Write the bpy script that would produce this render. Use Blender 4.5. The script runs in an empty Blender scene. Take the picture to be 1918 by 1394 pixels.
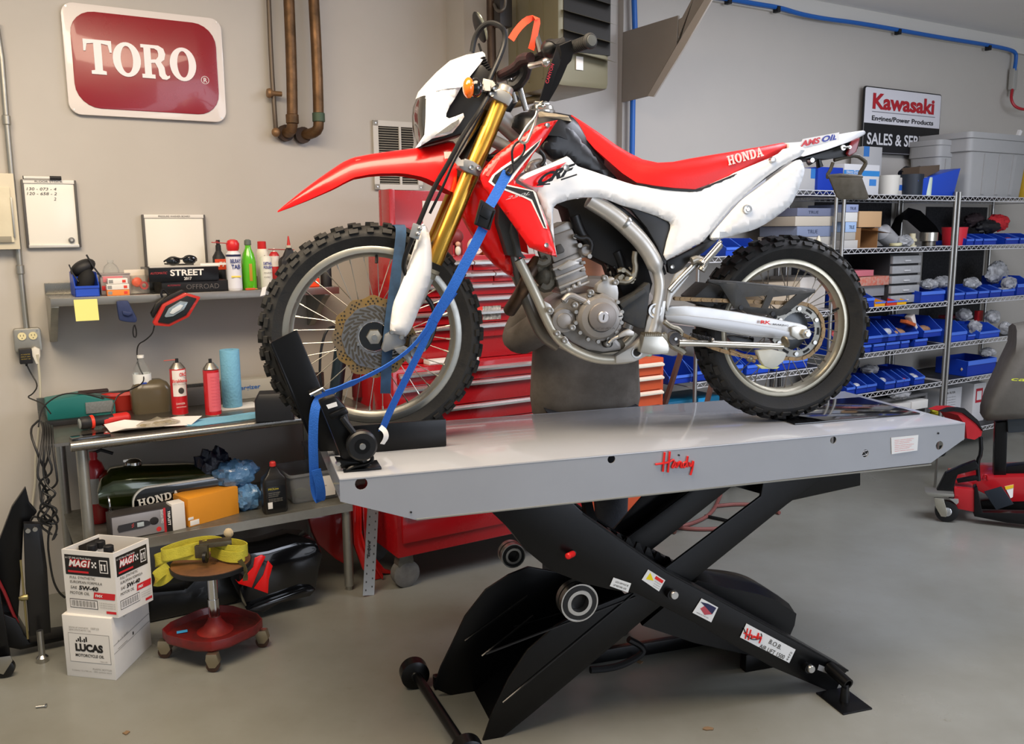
import bpy, bmesh, random
from math import *
from mathutils import Vector, Matrix, Euler
C = bpy.context.scene.collection
random.seed(7)
# ---------------------------------------------------------------- camera model (matched to the photograph)
F=1640.;P=radians(9.21);RL=radians(-.46);H=1.65
TH=radians(58.8); U=(sin(TH),cos(TH)); N=(-cos(TH),sin(TH)); WROT=atan2(U[1],U[0])
def ray(px,py):
    x=(px-959)/F;y=(py-697)/F
    c,s=cos(RL),sin(RL)
    x,y=c*x+s*y,-s*x+c*y
    return (x,cos(P)-sin(P)*y,-sin(P)-cos(P)*y)
def ZP(px,py,z=0):
    r=ray(px,py);t=(z-H)/r[2];return Vector((r[0]*t,r[1]*t,z))
def WN(px,py,n):
    r=ray(px,py);t=n/(r[0]*N[0]+r[1]*N[1]);return Vector((r[0]*t,r[1]*t,H+r[2]*t))
def UN(p): return (p[0]*U[0]+p[1]*U[1],p[0]*N[0]+p[1]*N[1],p[2])
def W(u,n,z): return Vector((u*U[0]+n*N[0],u*U[1]+n*N[1],z))
def wuz(px,py,n):
    a=UN(WN(px,py,n)); return a[0],a[2]
class Frame:
    """an upright local frame: origin, heading; x along, y away from the viewer, z up"""
    def __init__(s,o,ang): s.o=Vector(o);s.a=ang;s.m=Matrix.Translation(s.o)@Matrix.Rotation(ang,4,'Z');s.i=s.m.inverted()
    def at(s,px,py,d):   # point on the plane local y=-d
        r=Vector(ray(px,py));o=s.i@Vector((0,0,H));v=s.i.to_3x3()@r
        t=(-d-o.y)/v.y;return o+v*t
    def onz(s,px,py,z):  # point at local height z
        r=Vector(ray(px,py));o=s.i@Vector((0,0,H));v=s.i.to_3x3()@r
        t=(z-o.z)/v.z;return o+v*t
def Z(ox,oy,k):
    return lambda *pts:[(ox+p[0]/k,oy+p[1]/k)+tuple(p[2:]) for p in pts]
C1=Z(0,0,2.997);C2=Z(480,0,3.319);C3=Z(760,0,3.983);C4=Z(900,180,3.983);C5=Z(920,330,3.768);C6=Z(1240,220,4.498)
C7=Z(1180,430,3.767);C8=Z(460,400,3.873);C9=Z(0,440,3.668);C10=Z(0,780,2.7875);C11=Z(480,600,3.669)
C12=Z(740,900,2.821);C13=Z(1140,880,2.7875);C14=Z(1480,130,3.982);C15=Z(1480,400,3.669);C16=Z(1560,680,4.1)
E1=Z(980,400,4.647);C17=Z(900,880,3.197);CM=Z(620,380,3.485)
# ---------------------------------------------------------------- materials
def lin(h):
    h=h.lstrip('#');c=[int(h[i:i+2],16)/255 for i in (0,2,4)]
    return tuple(x/12.92 if x<=.04045 else ((x+.055)/1.055)**2.4 for x in c)+(1,)
MATS={}
def M(name,col='#808080',rough=.5,metal=0,var=0,vs=8,bump=0,bs=60,coat=0,trans=0,alpha=1,col2=None,spec=.5,emit=0,ior=1.45):
    if name in MATS: return MATS[name]
    m=bpy.data.materials.new(name);m.use_nodes=True;nt=m.node_tree;b=nt.nodes['Principled BSDF']
    c=lin(col);b.inputs['Base Color'].default_value=c;b.inputs['Roughness'].default_value=rough
    b.inputs['Metallic'].default_value=metal;b.inputs['Coat Weight'].default_value=coat
    b.inputs['Coat Roughness'].default_value=.05
    b.inputs['Transmission Weight'].default_value=trans;b.inputs['Alpha'].default_value=alpha
    b.inputs['Specular IOR Level'].default_value=spec;b.inputs['IOR'].default_value=ior
    if emit: b.inputs['Emission Color'].default_value=c;b.inputs['Emission Strength'].default_value=emit
    if var or bump:
        tc=nt.nodes.new('ShaderNodeTexCoord')
    if var:
        n=nt.nodes.new('ShaderNodeTexNoise');n.inputs['Scale'].default_value=vs;n.inputs['Detail'].default_value=6;n.inputs['Roughness'].default_value=.62
        nt.links.new(tc.outputs['Object'],n.inputs['Vector'])
        r=nt.nodes.new('ShaderNodeMapRange');r.inputs[1].default_value=.3;r.inputs[2].default_value=.7
        mx=nt.nodes.new('ShaderNodeMix');mx.data_type='RGBA'
        c2=lin(col2) if col2 else tuple(x*(1-var) for x in c[:3])+(1,)
        mx.inputs['A'].default_value=c2;mx.inputs['B'].default_value=c
        nt.links.new(n.outputs['Fac'],r.inputs[0]);nt.links.new(r.outputs[0],mx.inputs['Factor'])
        nt.links.new(mx.outputs['Result'],b.inputs['Base Color'])
        r2=nt.nodes.new('ShaderNodeMapRange');r2.inputs[1].default_value=.3;r2.inputs[2].default_value=.7
        r2.inputs[3].default_value=min(1,rough*1.25);r2.inputs[4].default_value=rough*.85
        nt.links.new(n.outputs['Fac'],r2.inputs[0]);nt.links.new(r2.outputs[0],b.inputs['Roughness'])
    if bump:
        n=nt.nodes.new('ShaderNodeTexNoise');n.inputs['Scale'].default_value=bs;n.inputs['Detail'].default_value=4
        nt.links.new(tc.outputs['Object'],n.inputs['Vector'])
        bp=nt.nodes.new('ShaderNodeBump');bp.inputs['Strength'].default_value=bump;bp.inputs['Distance'].default_value=.01
        nt.links.new(n.outputs['Fac'],bp.inputs['Height']);nt.links.new(bp.outputs['Normal'],b.inputs['Normal'])
    MATS[name]=m;return m
def K(col,rough=.5,metal=0,**k):   # quick material by colour
    return M('paint %s %.2f %.1f'%(col,rough,metal)+''.join(sorted(str(v) for v in k.values())),col,rough,metal,**k)
# ---------------------------------------------------------------- mesh builder
def vec(p): return Vector(p)
class MB:
    def __init__(s): s.v=[];s.f=[]
    def add(s,vs,fs):
        o=len(s.v);s.v+=[tuple(v) for v in vs];s.f+=[tuple(i+o for i in f) for f in fs];return s
    def box(s,c,d,m=None):
        x,y,z=[a/2 for a in d];c=vec(c)
        vs=[Vector((i*x,j*y,k*z)) for k in(-1,1) for j in(-1,1) for i in(-1,1)]
        if m is not None: vs=[m@v for v in vs]
        return s.add([c+v for v in vs],[(0,2,3,1),(4,5,7,6),(0,1,5,4),(2,6,7,3),(0,4,6,2),(1,3,7,5)])
    def b2(s,a,b): # box from min,max
        return s.box([(a[i]+b[i])/2 for i in range(3)],[abs(b[i]-a[i]) for i in range(3)])
    def ring(s,c,ax,r,n,ph=0):
        ax=vec(ax).normalized();t=Vector((0,0,1)) if abs(ax.z)<.9 else Vector((1,0,0))
        a=ax.cross(t).normalized();b=ax.cross(a);c=vec(c)
        return [c+a*r*cos(2*pi*i/n+ph)+b*r*sin(2*pi*i/n+ph) for i in range(n)]
    def lathe(s,c,ax,prof,n=24,close=False,caps=True): # prof [(along,r)]
        ax=vec(ax).normalized();c=vec(c);vs=[];fs=[]
        for a,r in prof: vs+=s.ring(c+ax*a,ax,max(r,1e-5),n)
        k=len(prof)
        for j in range(k-1+(1 if close else 0)):
            j2=(j+1)%k
            for i in range(n): fs.append((j*n+i,j*n+(i+1)%n,j2*n+(i+1)%n,j2*n+i))
        if not close and caps:
            if prof[0][1]>1e-4: fs.append(tuple(range(n))[::-1])
            if prof[-1][1]>1e-4: fs.append(tuple((k-1)*n+i for i in range(n)))
        return s.add(vs,fs)
    def cyl(s,a,b,r,r2=None,n=16):
        a=vec(a);b=vec(b);return s.lathe(a,b-a,[(0,r),((b-a).length,r if r2 is None else r2)],n)
    def tube(s,pts,r,n=8,closed=False,smooth=0,flat=None):
        pts=[vec(p) for p in pts]
        for _ in range(smooth): pts=chaikin(pts,closed)
        k=len(pts);rs=[r]*k if not isinstance(r,(list,tuple)) else [r[min(len(r)-1,int(i*len(r)/k))] for i in range(k)]
        vs=[];fs=[];pn=None
        for i,p in enumerate(pts):
            if closed: d=(pts[(i+1)%k]-pts[i-1])
            else: d=pts[min(i+1,k-1)]-pts[max(i-1,0)]
            d=d.normalized() if d.length>1e-9 else Vector((1,0,0))
            if pn is None:
                t=Vector((0,0,1)) if abs(d.z)<.9 else Vector((0,1,0));pn=d.cross(t).normalized()
                if flat is not None: pn=(vec(flat)-d*vec(flat).dot(d)).normalized()
            else:
                pn=(pn-d*pn.dot(d)); pn=pn.normalized() if pn.length>1e-6 else d.orthogonal().normalized()
            q=d.cross(pn)
            e=rs[i]
            ra,rb=(e if isinstance(e,tuple) else (e,e))
            vs+=[p+pn*ra*cos(2*pi*j/n+pi/n)+q*rb*sin(2*pi*j/n+pi/n) for j in range(n)]
        for i in range(k-1+(1 if closed else 0)):
            i2=(i+1)%k
            for j in range(n): fs.append((i*n+j,i*n+(j+1)%n,i2*n+(j+1)%n,i2*n+j))
        if not closed: fs.append(tuple(range(n))[::-1]);fs.append(tuple((k-1)*n+j for j in range(n)))
        return s.add(vs,fs)
    def band(s,pts,w,wd,t=.003): # flat strap: pts path, wd width direction (vector or list), w half width
        pts=[vec(p) for p in pts];k=len(pts);vs=[];fs=[]
        for i,p in enumerate(pts):
            d=(pts[min(i+1,k-1)]-pts[max(i-1,0)]).normalized()
            a=vec(wd[i]) if isinstance(wd,list) else vec(wd)
            a=(a-d*a.dot(d)).normalized();q=d.cross(a);ww=w[i] if isinstance(w,list) else w
            vs+=[p+a*ww+q*t/2,p-a*ww+q*t/2,p-a*ww-q*t/2,p+a*ww-q*t/2]
        for i in range(k-1):
            for j in range(4): fs.append((i*4+j,i*4+(j+1)%4,(i+1)*4+(j+1)%4,(i+1)*4+j))
        fs.append((3,2,1,0));fs.append(tuple((k-1)*4+j for j in range(4)))
        return s.add(vs,fs)
    def ell(s,c,r,n=16,m=10,mat=None):
        c=vec(c);vs=[];fs=[]
        for j in range(1,m):
            for i in range(n):
                v=Vector((r[0]*sin(pi*j/m)*cos(2*pi*i/n),r[1]*sin(pi*j/m)*sin(2*pi*i/n),r[2]*cos(pi*j/m)))
                vs.append(v)
        vs+=[Vector((0,0,r[2])),Vector((0,0,-r[2]))]
        if mat is not None: vs=[mat@v for v in vs]
        a=(m-1)*n
        for j in range(m-2):
            for i in range(n): fs.append((j*n+i,(j+1)*n+i,(j+1)*n+(i+1)%n,j*n+(i+1)%n))
        for i in range(n): fs.append((a,i,(i+1)%n));fs.append((a+1,(m-2)*n+(i+1)%n,(m-2)*n+i))
        return s.add([c+v for v in vs],fs)
    def loft(s,secs,closed=True,caps=True):
        n=len(secs[0]);vs=[p for q in secs for p in q];fs=[]
        for i in range(len(secs)-1):
            for j in range(n if closed else n-1): fs.append((i*n+j,i*n+(j+1)%n,(i+1)*n+(j+1)%n,(i+1)*n+j))
        if caps and closed: fs.append(tuple(range(n))[::-1]);fs.append(tuple((len(secs)-1)*n+j for j in range(n)))
        return s.add(vs,fs)
    def prism(s,poly,f0,f1): # poly 2D, f0,f1 map 2D->3D
        n=len(poly);return s.add([f0(p) for p in poly]+[f1(p) for p in poly],
            [tuple(range(n))[::-1],tuple(range(n,2*n))]+[(i,(i+1)%n,n+(i+1)%n,n+i) for i in range(n)])
    def build(s,name,mat,parent=None,bevel=0,seg=2,ang=35,smooth=True,mods=None):
        me=bpy.data.meshes.new(name);me.from_pydata(s.v,[],s.f)
        bm=bmesh.new();bm.from_mesh(me)
        bmesh.ops.recalc_face_normals(bm,faces=bm.faces)
        if bevel:
            ed=[e for e in bm.edges if len(e.link_faces)==2 and e.calc_face_angle(0)>radians(28)]
            bmesh.ops.bevel(bm,geom=ed,offset=bevel,segments=seg,profile=.6,affect='EDGES',clamp_overlap=True)
        bm.to_mesh(me);bm.free()
        return fin(me,name,mat,parent,smooth,ang)
def fin(me,name,mat,parent=None,smooth=True,ang=35):
    if smooth:
        me.polygons.foreach_set('use_smooth',[True]*len(me.polygons));me.set_sharp_from_angle(angle=radians(ang))
    o=bpy.data.objects.new(name,me);C.objects.link(o)
    if mat: me.materials.append(mat)
    if parent is not None: o.parent=parent
    return o
def chaikin(pts,closed=False):
    out=[];k=len(pts)
    if not closed: out.append(pts[0])
    for i in range(k if closed else k-1):
        a,b=pts[i],pts[(i+1)%k]
        out.append(a.lerp(b,.25));out.append(a.lerp(b,.75))
    if not closed: out.append(pts[-1])
    return out
def thing(name,label,cat,loc=(0,0,0),rot=0,group=None):
    o=bpy.data.objects.new(name,None);C.objects.link(o);o.empty_display_size=.05
    o.location=loc;o.rotation_euler=(0,0,rot);return tag(o,label,cat,group)
def tag(o,label,cat,group=None):
    o['label']=label;o['category']=cat
    if group:o['group']=group
    return o
def struct(o): o['kind']='structure';return o
def wthing(name,label,cat,u,n,z,rot=0,group=None): return thing(name,label,cat,W(u,n,z),WROT+rot,group)
def copytree(o,parent=None):
    c=o.copy();C.objects.link(c)
    if parent is not None:c.parent=parent
    for ch in list(o.children): copytree(ch,c)
    return c
def txt(s,parent,p0,xd,yd,h,mat,wid=None,bold=0,shear=0,ext=.0006,align='LEFT',name='lettering',spacing=1,sy=None):
    """flat raised writing: p0 baseline start, xd reading direction, yd up direction, h cap height, wid total width"""
    cu=bpy.data.curves.new('t','FONT');cu.body=s;cu.size=1;cu.offset=bold;cu.shear=shear;cu.extrude=0;cu.resolution_u=3
    cu.space_character=spacing
    t=bpy.data.objects.new('t',cu);C.objects.link(t)
    dg=bpy.context.evaluated_depsgraph_get();me=bpy.data.meshes.new_from_object(t.evaluated_get(dg))
    bpy.data.objects.remove(t);bpy.data.curves.remove(cu)
    xs=[v.co.x for v in me.vertices];ys=[v.co.y for v in me.vertices]
    if not xs: return None
    x0,x1=min(xs),max(xs);sy=h/.7
    sx=(wid/(x1-x0)) if wid else sy
    off={'LEFT':0,'CENTER':-(x1-x0)*sx/2,'RIGHT':-(x1-x0)*sx}[align]
    xd=vec(xd).normalized();yd=vec(yd).normalized();nd=xd.cross(yd).normalized();p0=vec(p0)
    for v in me.vertices: v.co=p0+xd*((v.co.x-x0)*sx+off)+yd*v.co.y*sy+nd*ext
    me.name=name
    return fin(me,name,mat,parent,smooth=False)
SL={ # slab serif glyphs on a 10-high grid: lists of boxes (x0,y0,x1,y1) or ('o',...) ring / ('p',poly)
 'H':(9.6,[(0,0,4,1.3),(1,0,3.2,10),(0,8.7,4,10),(5.6,0,9.6,1.3),(6.4,0,8.6,10),(5.6,8.7,9.6,10),(3,4.4,6.6,5.8)]),
 'N':(9.8,[(0,0,3.6,1.3),(1,0,2.6,10),(0,8.7,3.2,10),('p',[(1,10),(3.8,10),(8.8,0),(6.6,0)]),(7.2,0,8.8,10),(6.2,8.7,9.8,10)]),
 'D':(9,[(0,0,4,1.3),(1,0,3.3,10),(0,8.7,4,10),('p',[(3,0),(5.4,0),(7.6,1),(8.8,3),(9,5),(8.8,7),(7.6,9),(5.4,10),(3,10),(3,8.6),(4.8,8.5),(6.1,7.6),(6.6,6),(6.6,4),(6.1,2.4),(4.8,1.5),(3,1.4)])]),
 'A':(9.6,[(0,0,3.4,1.3),(5.2,0,9.6,1.3),('p',[(1,0.5),(4,10),(5.6,10),(8.6,.5),(6.2,.5),(4.3,7.2),(2.4,.5)]),(2.6,2.6,6.4,3.9)]),
 'T':(9.4,[('p',[(0,10),(9.4,10),(9.4,6.6),(8.7,6.6),(8.2,8.7),(6,9),(6,1.2),(7.2,1),(7.2,0),(2.2,0),(2.2,1),(3.4,1.2),(3.4,9),(1.2,8.7),(.7,6.6),(0,6.6)])]),
 'R':(9.8,[(0,0,4.6,1.2),(1,0,3.4,10),(0,9,5,10),('p',[(3,10),(6.2,10),(8,9.2),(8.6,7.6),(8.1,5.9),(6.6,4.9),(3,4.6),(3,5.6),(5.2,5.8),(6,6.7),(6.1,7.6),(5.8,8.5),(4.8,9),(3,9)]),('p',[(4.4,5.2),(6.8,5.2),(8,3.6),(8.3,1.6),(8.9,1),(9.8,1.3),(9.8,.6),(8.6,-.1),(7,0),(6,1),(5.8,3),(5,4.4)])]),
 'O':(9.6,[('o',0)])}
def slab(s,parent,p0,xd,yd,h,mat,wid=None,shear=0,t=.001,gap=1.0,name='lettering',bevel=0):
    xd=vec(xd).normalized();yd=vec(yd).normalized();nd=xd.cross(yd).normalized();p0=vec(p0);mb=MB()
    tot=sum(SL[c][0]+gap for c in s)-gap;sx=(wid/tot) if wid else h/10;sy=h/10;x=0
    def mp(px,py,k): return p0+xd*((x+px)*sx+py*sy*shear)+yd*py*sy+nd*k
    for ch in s:
        w,g=SL[ch]
        for e in g:
            if e[0]=='o':
                n=32;o=[(4.8+4.8*cos(2*pi*i/n),5+5.1*sin(2*pi*i/n)) for i in range(n)];q=[(4.8+2.1*cos(2*pi*i/n),5+4*sin(2*pi*i/n)) for i in range(n)]
                vs=[mp(*p,t) for p in o]+[mp(*p,t) for p in q]+[mp(*p,0) for p in o]+[mp(*p,0) for p in q];fs=[]
                for i in range(n):
                    j=(i+1)%n;fs+=[(i,j,n+j,n+i),(2*n+i,2*n+j,j,i),(n+i,n+j,3*n+j,3*n+i),(3*n+i,3*n+j,2*n+j,2*n+i)]
                mb.add(vs,fs)
            else:
                poly=e[1] if e[0]=='p' else [(e[0],e[1]),(e[2],e[1]),(e[2],e[3]),(e[0],e[3])]
                k=t+random.uniform(0,.00006)
                mb.prism(poly,lambda p:mp(*p,0),lambda p:mp(*p,k))
        x+=w+gap
    return mb.build(name,mat,parent,smooth=False,bevel=bevel)
def pdist(p,poly):
    best=1e9;n=len(poly)
    for i in range(n):
        a=poly[i];b=poly[(i+1)%n];dx=b[0]-a[0];dy=b[1]-a[1];L=dx*dx+dy*dy
        t=0 if L<1e-14 else max(0,min(1,((p[0]-a[0])*dx+(p[1]-a[1])*dy)/L))
        q=hypot(p[0]-a[0]-t*dx,p[1]-a[1]-t*dy)
        if q<best:best=q
    return best
def inside(p,poly):
    c=False;n=len(poly);x,y=p
    for i in range(n):
        x1,y1=poly[i];x2,y2=poly[(i+1)%n]
        if (y1>y)!=(y2>y) and x<(x2-x1)*(y-y1)/(y2-y1)+x1:c=not c
    return c
def sheet(name,poly,dfun,mat,parent,bulge=.01,r=.02,th=.005,grid=.02,holes=(),soft=0,side=-1,bevel=0,sub=None):
    """panel whose outline is poly (local x,z); depth -y = dfun(x,z); edges roll over by bulge; side=-1 near side, +1 mirrored"""
    vp=[Vector((p[0],p[1],0)) for p in poly]
    for _ in range(soft): vp=chaikin(vp,True)
    poly=[(v.x,v.y) for v in vp]
    bm=bmesh.new();vs=[bm.verts.new(v) for v in vp];es=[bm.edges.new((vs[i],vs[(i+1)%len(vs)])) for i in range(len(vs))]
    bmesh.ops.triangle_fill(bm,use_beauty=True,edges=es)
    bmesh.ops.remove_doubles(bm,verts=bm.verts,dist=1e-5)
    def cut(co,no):
        bmesh.ops.bisect_plane(bm,geom=bm.verts[:]+bm.edges[:]+bm.faces[:],dist=1e-6,plane_co=co,plane_no=no)
    xs=[p[0] for p in poly];ys=[p[1] for p in poly]
    for h in holes:
        for i in range(len(h)):
            a=Vector((*h[i],0));b=Vector((*h[(i+1)%len(h)],0));d=b-a
            if d.length<1e-6: continue
            cut(a,Vector((d.y,-d.x,0)))
    if grid:
        x=floor(min(xs)/grid)*grid+grid
        while x<max(xs): cut((x,0,0),(1,0,0));x+=grid
        y=floor(min(ys)/grid)*grid+grid
        while y<max(ys): cut((0,y,0),(0,1,0));y+=grid
    for h in holes:
        df=[f for f in bm.faces if inside(f.calc_center_median()[:2],h)]
        bmesh.ops.delete(bm,geom=df,context='FACES')
    fs=bm.faces[:];
    for f in fs:
        if f.normal.z<0:f.normal_flip()
    top={}
    for v in bm.verts:
        x,z=v.co.x,v.co.y;e=pdist((x,z),poly)
        q=max(0,min(1,e/r)) if r else 1
        d=dfun(x,z)+bulge*sqrt(max(0,1-(1-q)**2))
        top[v]=Vector((x,d*side,z)),Vector((x,(dfun(x,z)-th)*side,z))
    mb=MB();idx={v:i for i,v in enumerate(bm.verts)};n=len(idx);V=[top[v][0] for v in bm.verts]+[top[v][1] for v in bm.verts];Fc=[]
    for f in bm.faces:
        l=[idx[v] for v in f.verts];Fc.append(tuple(l));Fc.append(tuple(i+n for i in l[::-1]))
    for e in bm.edges:
        if len(e.link_faces)==1:
            a,b=idx[e.verts[0]],idx[e.verts[1]];Fc.append((a,b,b+n,a+n))
    bm.free();mb.add(V,Fc)
    return mb.build(name,mat,parent,ang=40,bevel=bevel)
# ================================================================ ROOM
NA,NM,NBW=4.4,4.2,4.15; U1,U2=2.27,3.275; CEIL=3.115
wallm=M('painted wall','#bbb6ae',.6,var=.06,vs=1.3,bump=.03,bs=25)
def floor_mat():
    m=M('sealed concrete floor','#858680',.3,var=.3,vs=1.1,bump=.03,bs=9,col2='#706f66')
    nt=m.node_tree;b=nt.nodes['Principled BSDF']
    tc=nt.nodes.new('ShaderNodeTexCoord');n=nt.nodes.new('ShaderNodeTexNoise');n.inputs['Scale'].default_value=14;n.inputs['Detail'].default_value=9;n.inputs['Roughness'].default_value=.75
    nt.links.new(tc.outputs['Object'],n.inputs['Vector'])
    r=nt.nodes.new('ShaderNodeMapRange');r.inputs[1].default_value=.63;r.inputs[2].default_value=.72
    nt.links.new(n.outputs['Fac'],r.inputs[0])
    mx=nt.nodes.new('ShaderNodeMix');mx.data_type='RGBA';mx.inputs['B'].default_value=lin('#6b665a')
    src=b.inputs['Base Color'].links[0].from_socket
    nt.links.new(src,mx.inputs['A']);nt.links.new(r.outputs[0],mx.inputs['Factor']);nt.links.new(mx.outputs['Result'],b.inputs['Base Color'])
    # hairline scratches
    v=nt.nodes.new('ShaderNodeTexVoronoi');v.feature='DISTANCE_TO_EDGE';v.inputs['Scale'].default_value=.9
    nt.links.new(tc.outputs['Object'],v.inputs['Vector'])
    r3=nt.nodes.new('ShaderNodeMapRange');r3.inputs[1].default_value=0;r3.inputs[2].default_value=.004;r3.inputs[3].default_value=.0;r3.inputs[4].default_value=0
    nt.links.new(v.outputs['Distance'],r3.inputs[0])
    mx2=nt.nodes.new('ShaderNodeMix');mx2.data_type='RGBA';mx2.inputs['B'].default_value=lin('#9d9c92')
    nt.links.new(mx.outputs['Result'],mx2.inputs['A']);nt.links.new(r3.outputs[0],mx2.inputs['Factor']);nt.links.new(mx2.outputs['Result'],b.inputs['Base Color'])
    return m
def wslab(name,u0,u1,n0,n1,z0,z1,mat):
    mb=MB();vs=[W(u,n,z) for z in(z0,z1) for n in(n0,n1) for u in(u0,u1)]
    mb.add(vs,[(0,2,3,1),(4,5,7,6),(0,1,5,4),(2,6,7,3),(0,4,6,2),(1,3,7,5)])
    return struct(mb.build(name,mat))
wslab('floor',-4,9.5,-4,4.7,-.1,0,floor_mat())
wslab('ceiling',-4,9.5,-4,4.7,CEIL,CEIL+.1,M('ceiling paint','#f3f1ec',.7,var=.03,vs=2))
wslab('wall_left',-4,U1,NA,NA+.15,0,CEIL,wallm)
wslab('wall_middle',U1,U2,NM,NM+.35,0,CEIL,wallm)
wslab('wall_right',U2,9.5,NBW,NBW+.4,0,CEIL,wallm)
wslab('trim_ceiling',U2,9.5,NBW-.03,NBW,CEIL-.11,CEIL,M('white trim','#cfccc5',.5))
# right side wall closes the room beyond the frame
wslab('wall_far_right',9.5,9.65,-4,4.7,0,CEIL,wallm)
# ================================================================ LIFT
LF=Frame((-.485,2.37,0),radians(17.4))
lift=thing('motorcycle_lift','grey and black scissor air lift table raised with the dirt bike on its deck','lift',LF.o,LF.a)
grey=M('lift grey enamel','#9fa2a8',.16,var=.05,vs=5,coat=.5)
blk=M('gloss black powder coat','#070708',.3,spec=.35,bump=.02,bs=40)
blkm=M('satin black','#0c0c0d',.42)
steel=M('bare steel','#b9b7b2',.28,metal=1)
chrome=M('chrome','#d8d8d8',.12,metal=1)
alu=M('cast aluminium silver','#a9abac',.38,metal=.75,var=.12,vs=25)
DZ=.965;LL=2.188;LW=.645
def Lp(px,py,w): q=LF.at(px,py,-w);return (q.x,q.z)
skp=[(0,DZ),(LL,DZ),(2.19,.905),(2.05,.83),(.215,.822),(0,.9)]
def circ(x,z,r,n=14): return [(x+r*cos(2*pi*i/n),z+r*sin(2*pi*i/n)) for i in range(n)]
hol=[]
for px,py,r in [(677,907,.018),(1146,861,.013),(1562,825,.0125),(1622,850,.0135),(1761,835,.016)]:
    x,z=Lp(px,py,0);hol.append(circ(x,z,r))
for nm,dd in (('side_skirt',0),('side_skirt',LW)):
    sheet(nm,skp,(lambda a,b:-.003) if dd==0 else (lambda a,b:-LW+.0),grey,lift,bulge=0,r=0,th=.004,grid=0,holes=hol)
mb=MB();mb.b2((0,.002,DZ-.006),(LL,LW-.002,DZ));mb.build('deck',grey,lift,bevel=.003)
for x0 in (0,LL-.003):
    mb=MB();mb.b2((x0,.004,.9),(x0+.003,LW-.004,DZ-.004));mb.build('end_skirt',grey,lift)
mb=MB();mb.b2((.215,.0,.822),(2.05,.045,.826));mb.b2((.215,LW-.045,.822),(2.05,LW,.826));mb.build('bottom_flange',M('lift grey shade','#86867f',.35),lift)
mb=MB();mb.b2((1.6,.165,DZ),(2.14,.5,DZ+.006));mb.build('drop_out_panel',M('gloss black panel','#0d0d0f',.1,coat=.6),lift,bevel=.003)
# hole rim dark backing seen through the holes is open; small bolt holes
for px,py,r in [(1272,853,.003),(1758,812,.0035),(770,960,.003)]:
    x,z=Lp(px,py,0);MB().cyl((x,-.0005,z),(x,.002,z),r,n=10).build('screw',blkm,lift)
# arms ----------------------------------------------------------
def plate(name,pts,w,th,mat=blk,px=True,bevel=.004,grid=0):
    poly=[Lp(p[0],p[1],w) for p in pts] if px else pts
    mb=MB();mb.prism(poly,lambda p:(p[0],w,p[1]),lambda p:(p[0],w+th,p[1]));return mb.build(name,mat,lift,bevel=bevel)
arm1=[(900,940),(955,992),(985,1031),(1030,1068),(1090,1092),(1140,1104),(1192,1112),(1300,1167),(1400,1224),(1450,1252),(1563,1300),(1583,1262),(1590,1256),(1500,1205),(1350,1124),(1250,1071),(1155,1005),(1092,960),(1050,920),(960,900)]
a1=[Lp(p[0],p[1],.05) for p in arm1]
plate('scissor_arm',a1,.05,.012,px=False)
plate('scissor_arm',a1,.545,.012,px=False)
# flanges of arm one (top edge channel) 
def flange(poly,i0,i1,w0,w1,th=.006,name='arm_flange'):
    mb=MB();q=[Vector((p[0],0,p[1])) for p in poly[i0:i1]]
    vs=[];fs=[]
    for i,p in enumerate(q):
        d=(q[min(i+1,len(q)-1)]-q[max(i-1,0)]).normalized();nn=Vector((-d.z,0,d.x))*th
        vs+=[(p.x,w0,p.z),(p.x,w1,p.z),(p.x+nn.x,w1,p.z+nn.z),(p.x+nn.x,w0,p.z+nn.z)]
    for i in range(len(q)-1):
        for j in range(4): fs.append((i*4+j,i*4+(j+1)%4,i*4+4+(j+1)%4,i*4+4+j))
    fs+=[(3,2,1,0),tuple((len(q)-1)*4+j for j in range(4))]
    return MB().add(vs,fs).build(name,blk,lift)
flange(a1,12,18,.05,.13);flange(a1,0,10,.052,.12);flange(a1,12,18,.47,.55)
# second arm: two belly plates plus a pan and long upper channels
pl2=[(1187,1109),(1094,1145),(1041,1173),(988,1219),(953,1272),(925,1330),(900,1400),(915,1404),(1000,1335),(1211,1157),(1330,1062),(1475,945),(1545,895),(1612,885),(1608,868),(1400,880),(1425,930),(1250,1062)]
a2=[Lp(p[0],p[1],.14) for p in pl2];a2[14:16]=[(a2[13][0],.86),(a2[16][0]+.02,.86)]
plate('scissor_arm',a2,.14,.012,px=False)
pf=[(880,1110),(953,1077),(910,1105),(871,1155),(846,1208),(825,1251),(812,1290)]
fx=[Lp(p[0],p[1],.45) for p in pf[2:]]
low=[a2[7],a2[8],a2[9],a2[10],a2[11],a2[12],(a2[12][0],.86),(a2[16][0]+.02,.86),a2[16],a2[17]]
far=[a2[17]]+[Lp(1060,1075,.45),Lp(990,1062,.45),Lp(953,1077,.45)]+fx+low[0:9]
plate('scissor_arm',far,.45,.012,px=False)
# pan between the lower halves
A=Vector((a2[8][0]-.03,0,a2[8][1]+.0));
mb=MB()
p0=a2[7];p1=a2[9];p2=a2[10]
mb.add([(p0[0]+.03,.15,p0[1]+.02),(p0[0]+.03,.452,p0[1]+.02),(p1[0],.452,p1[1]+.01),(p1[0],.15,p1[1]+.01),(p0[0]+.024,.15,p0[1]+.026),(p0[0]+.024,.452,p0[1]+.026),(p1[0]-.005,.452,p1[1]+.018),(p1[0]-.005,.15,p1[1]+.018)],[(0,1,2,3),(4,7,6,5),(0,4,5,1),(3,2,6,7),(0,3,7,4),(1,5,6,2)])
mb.build('arm_pan',blk,lift)
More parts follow.
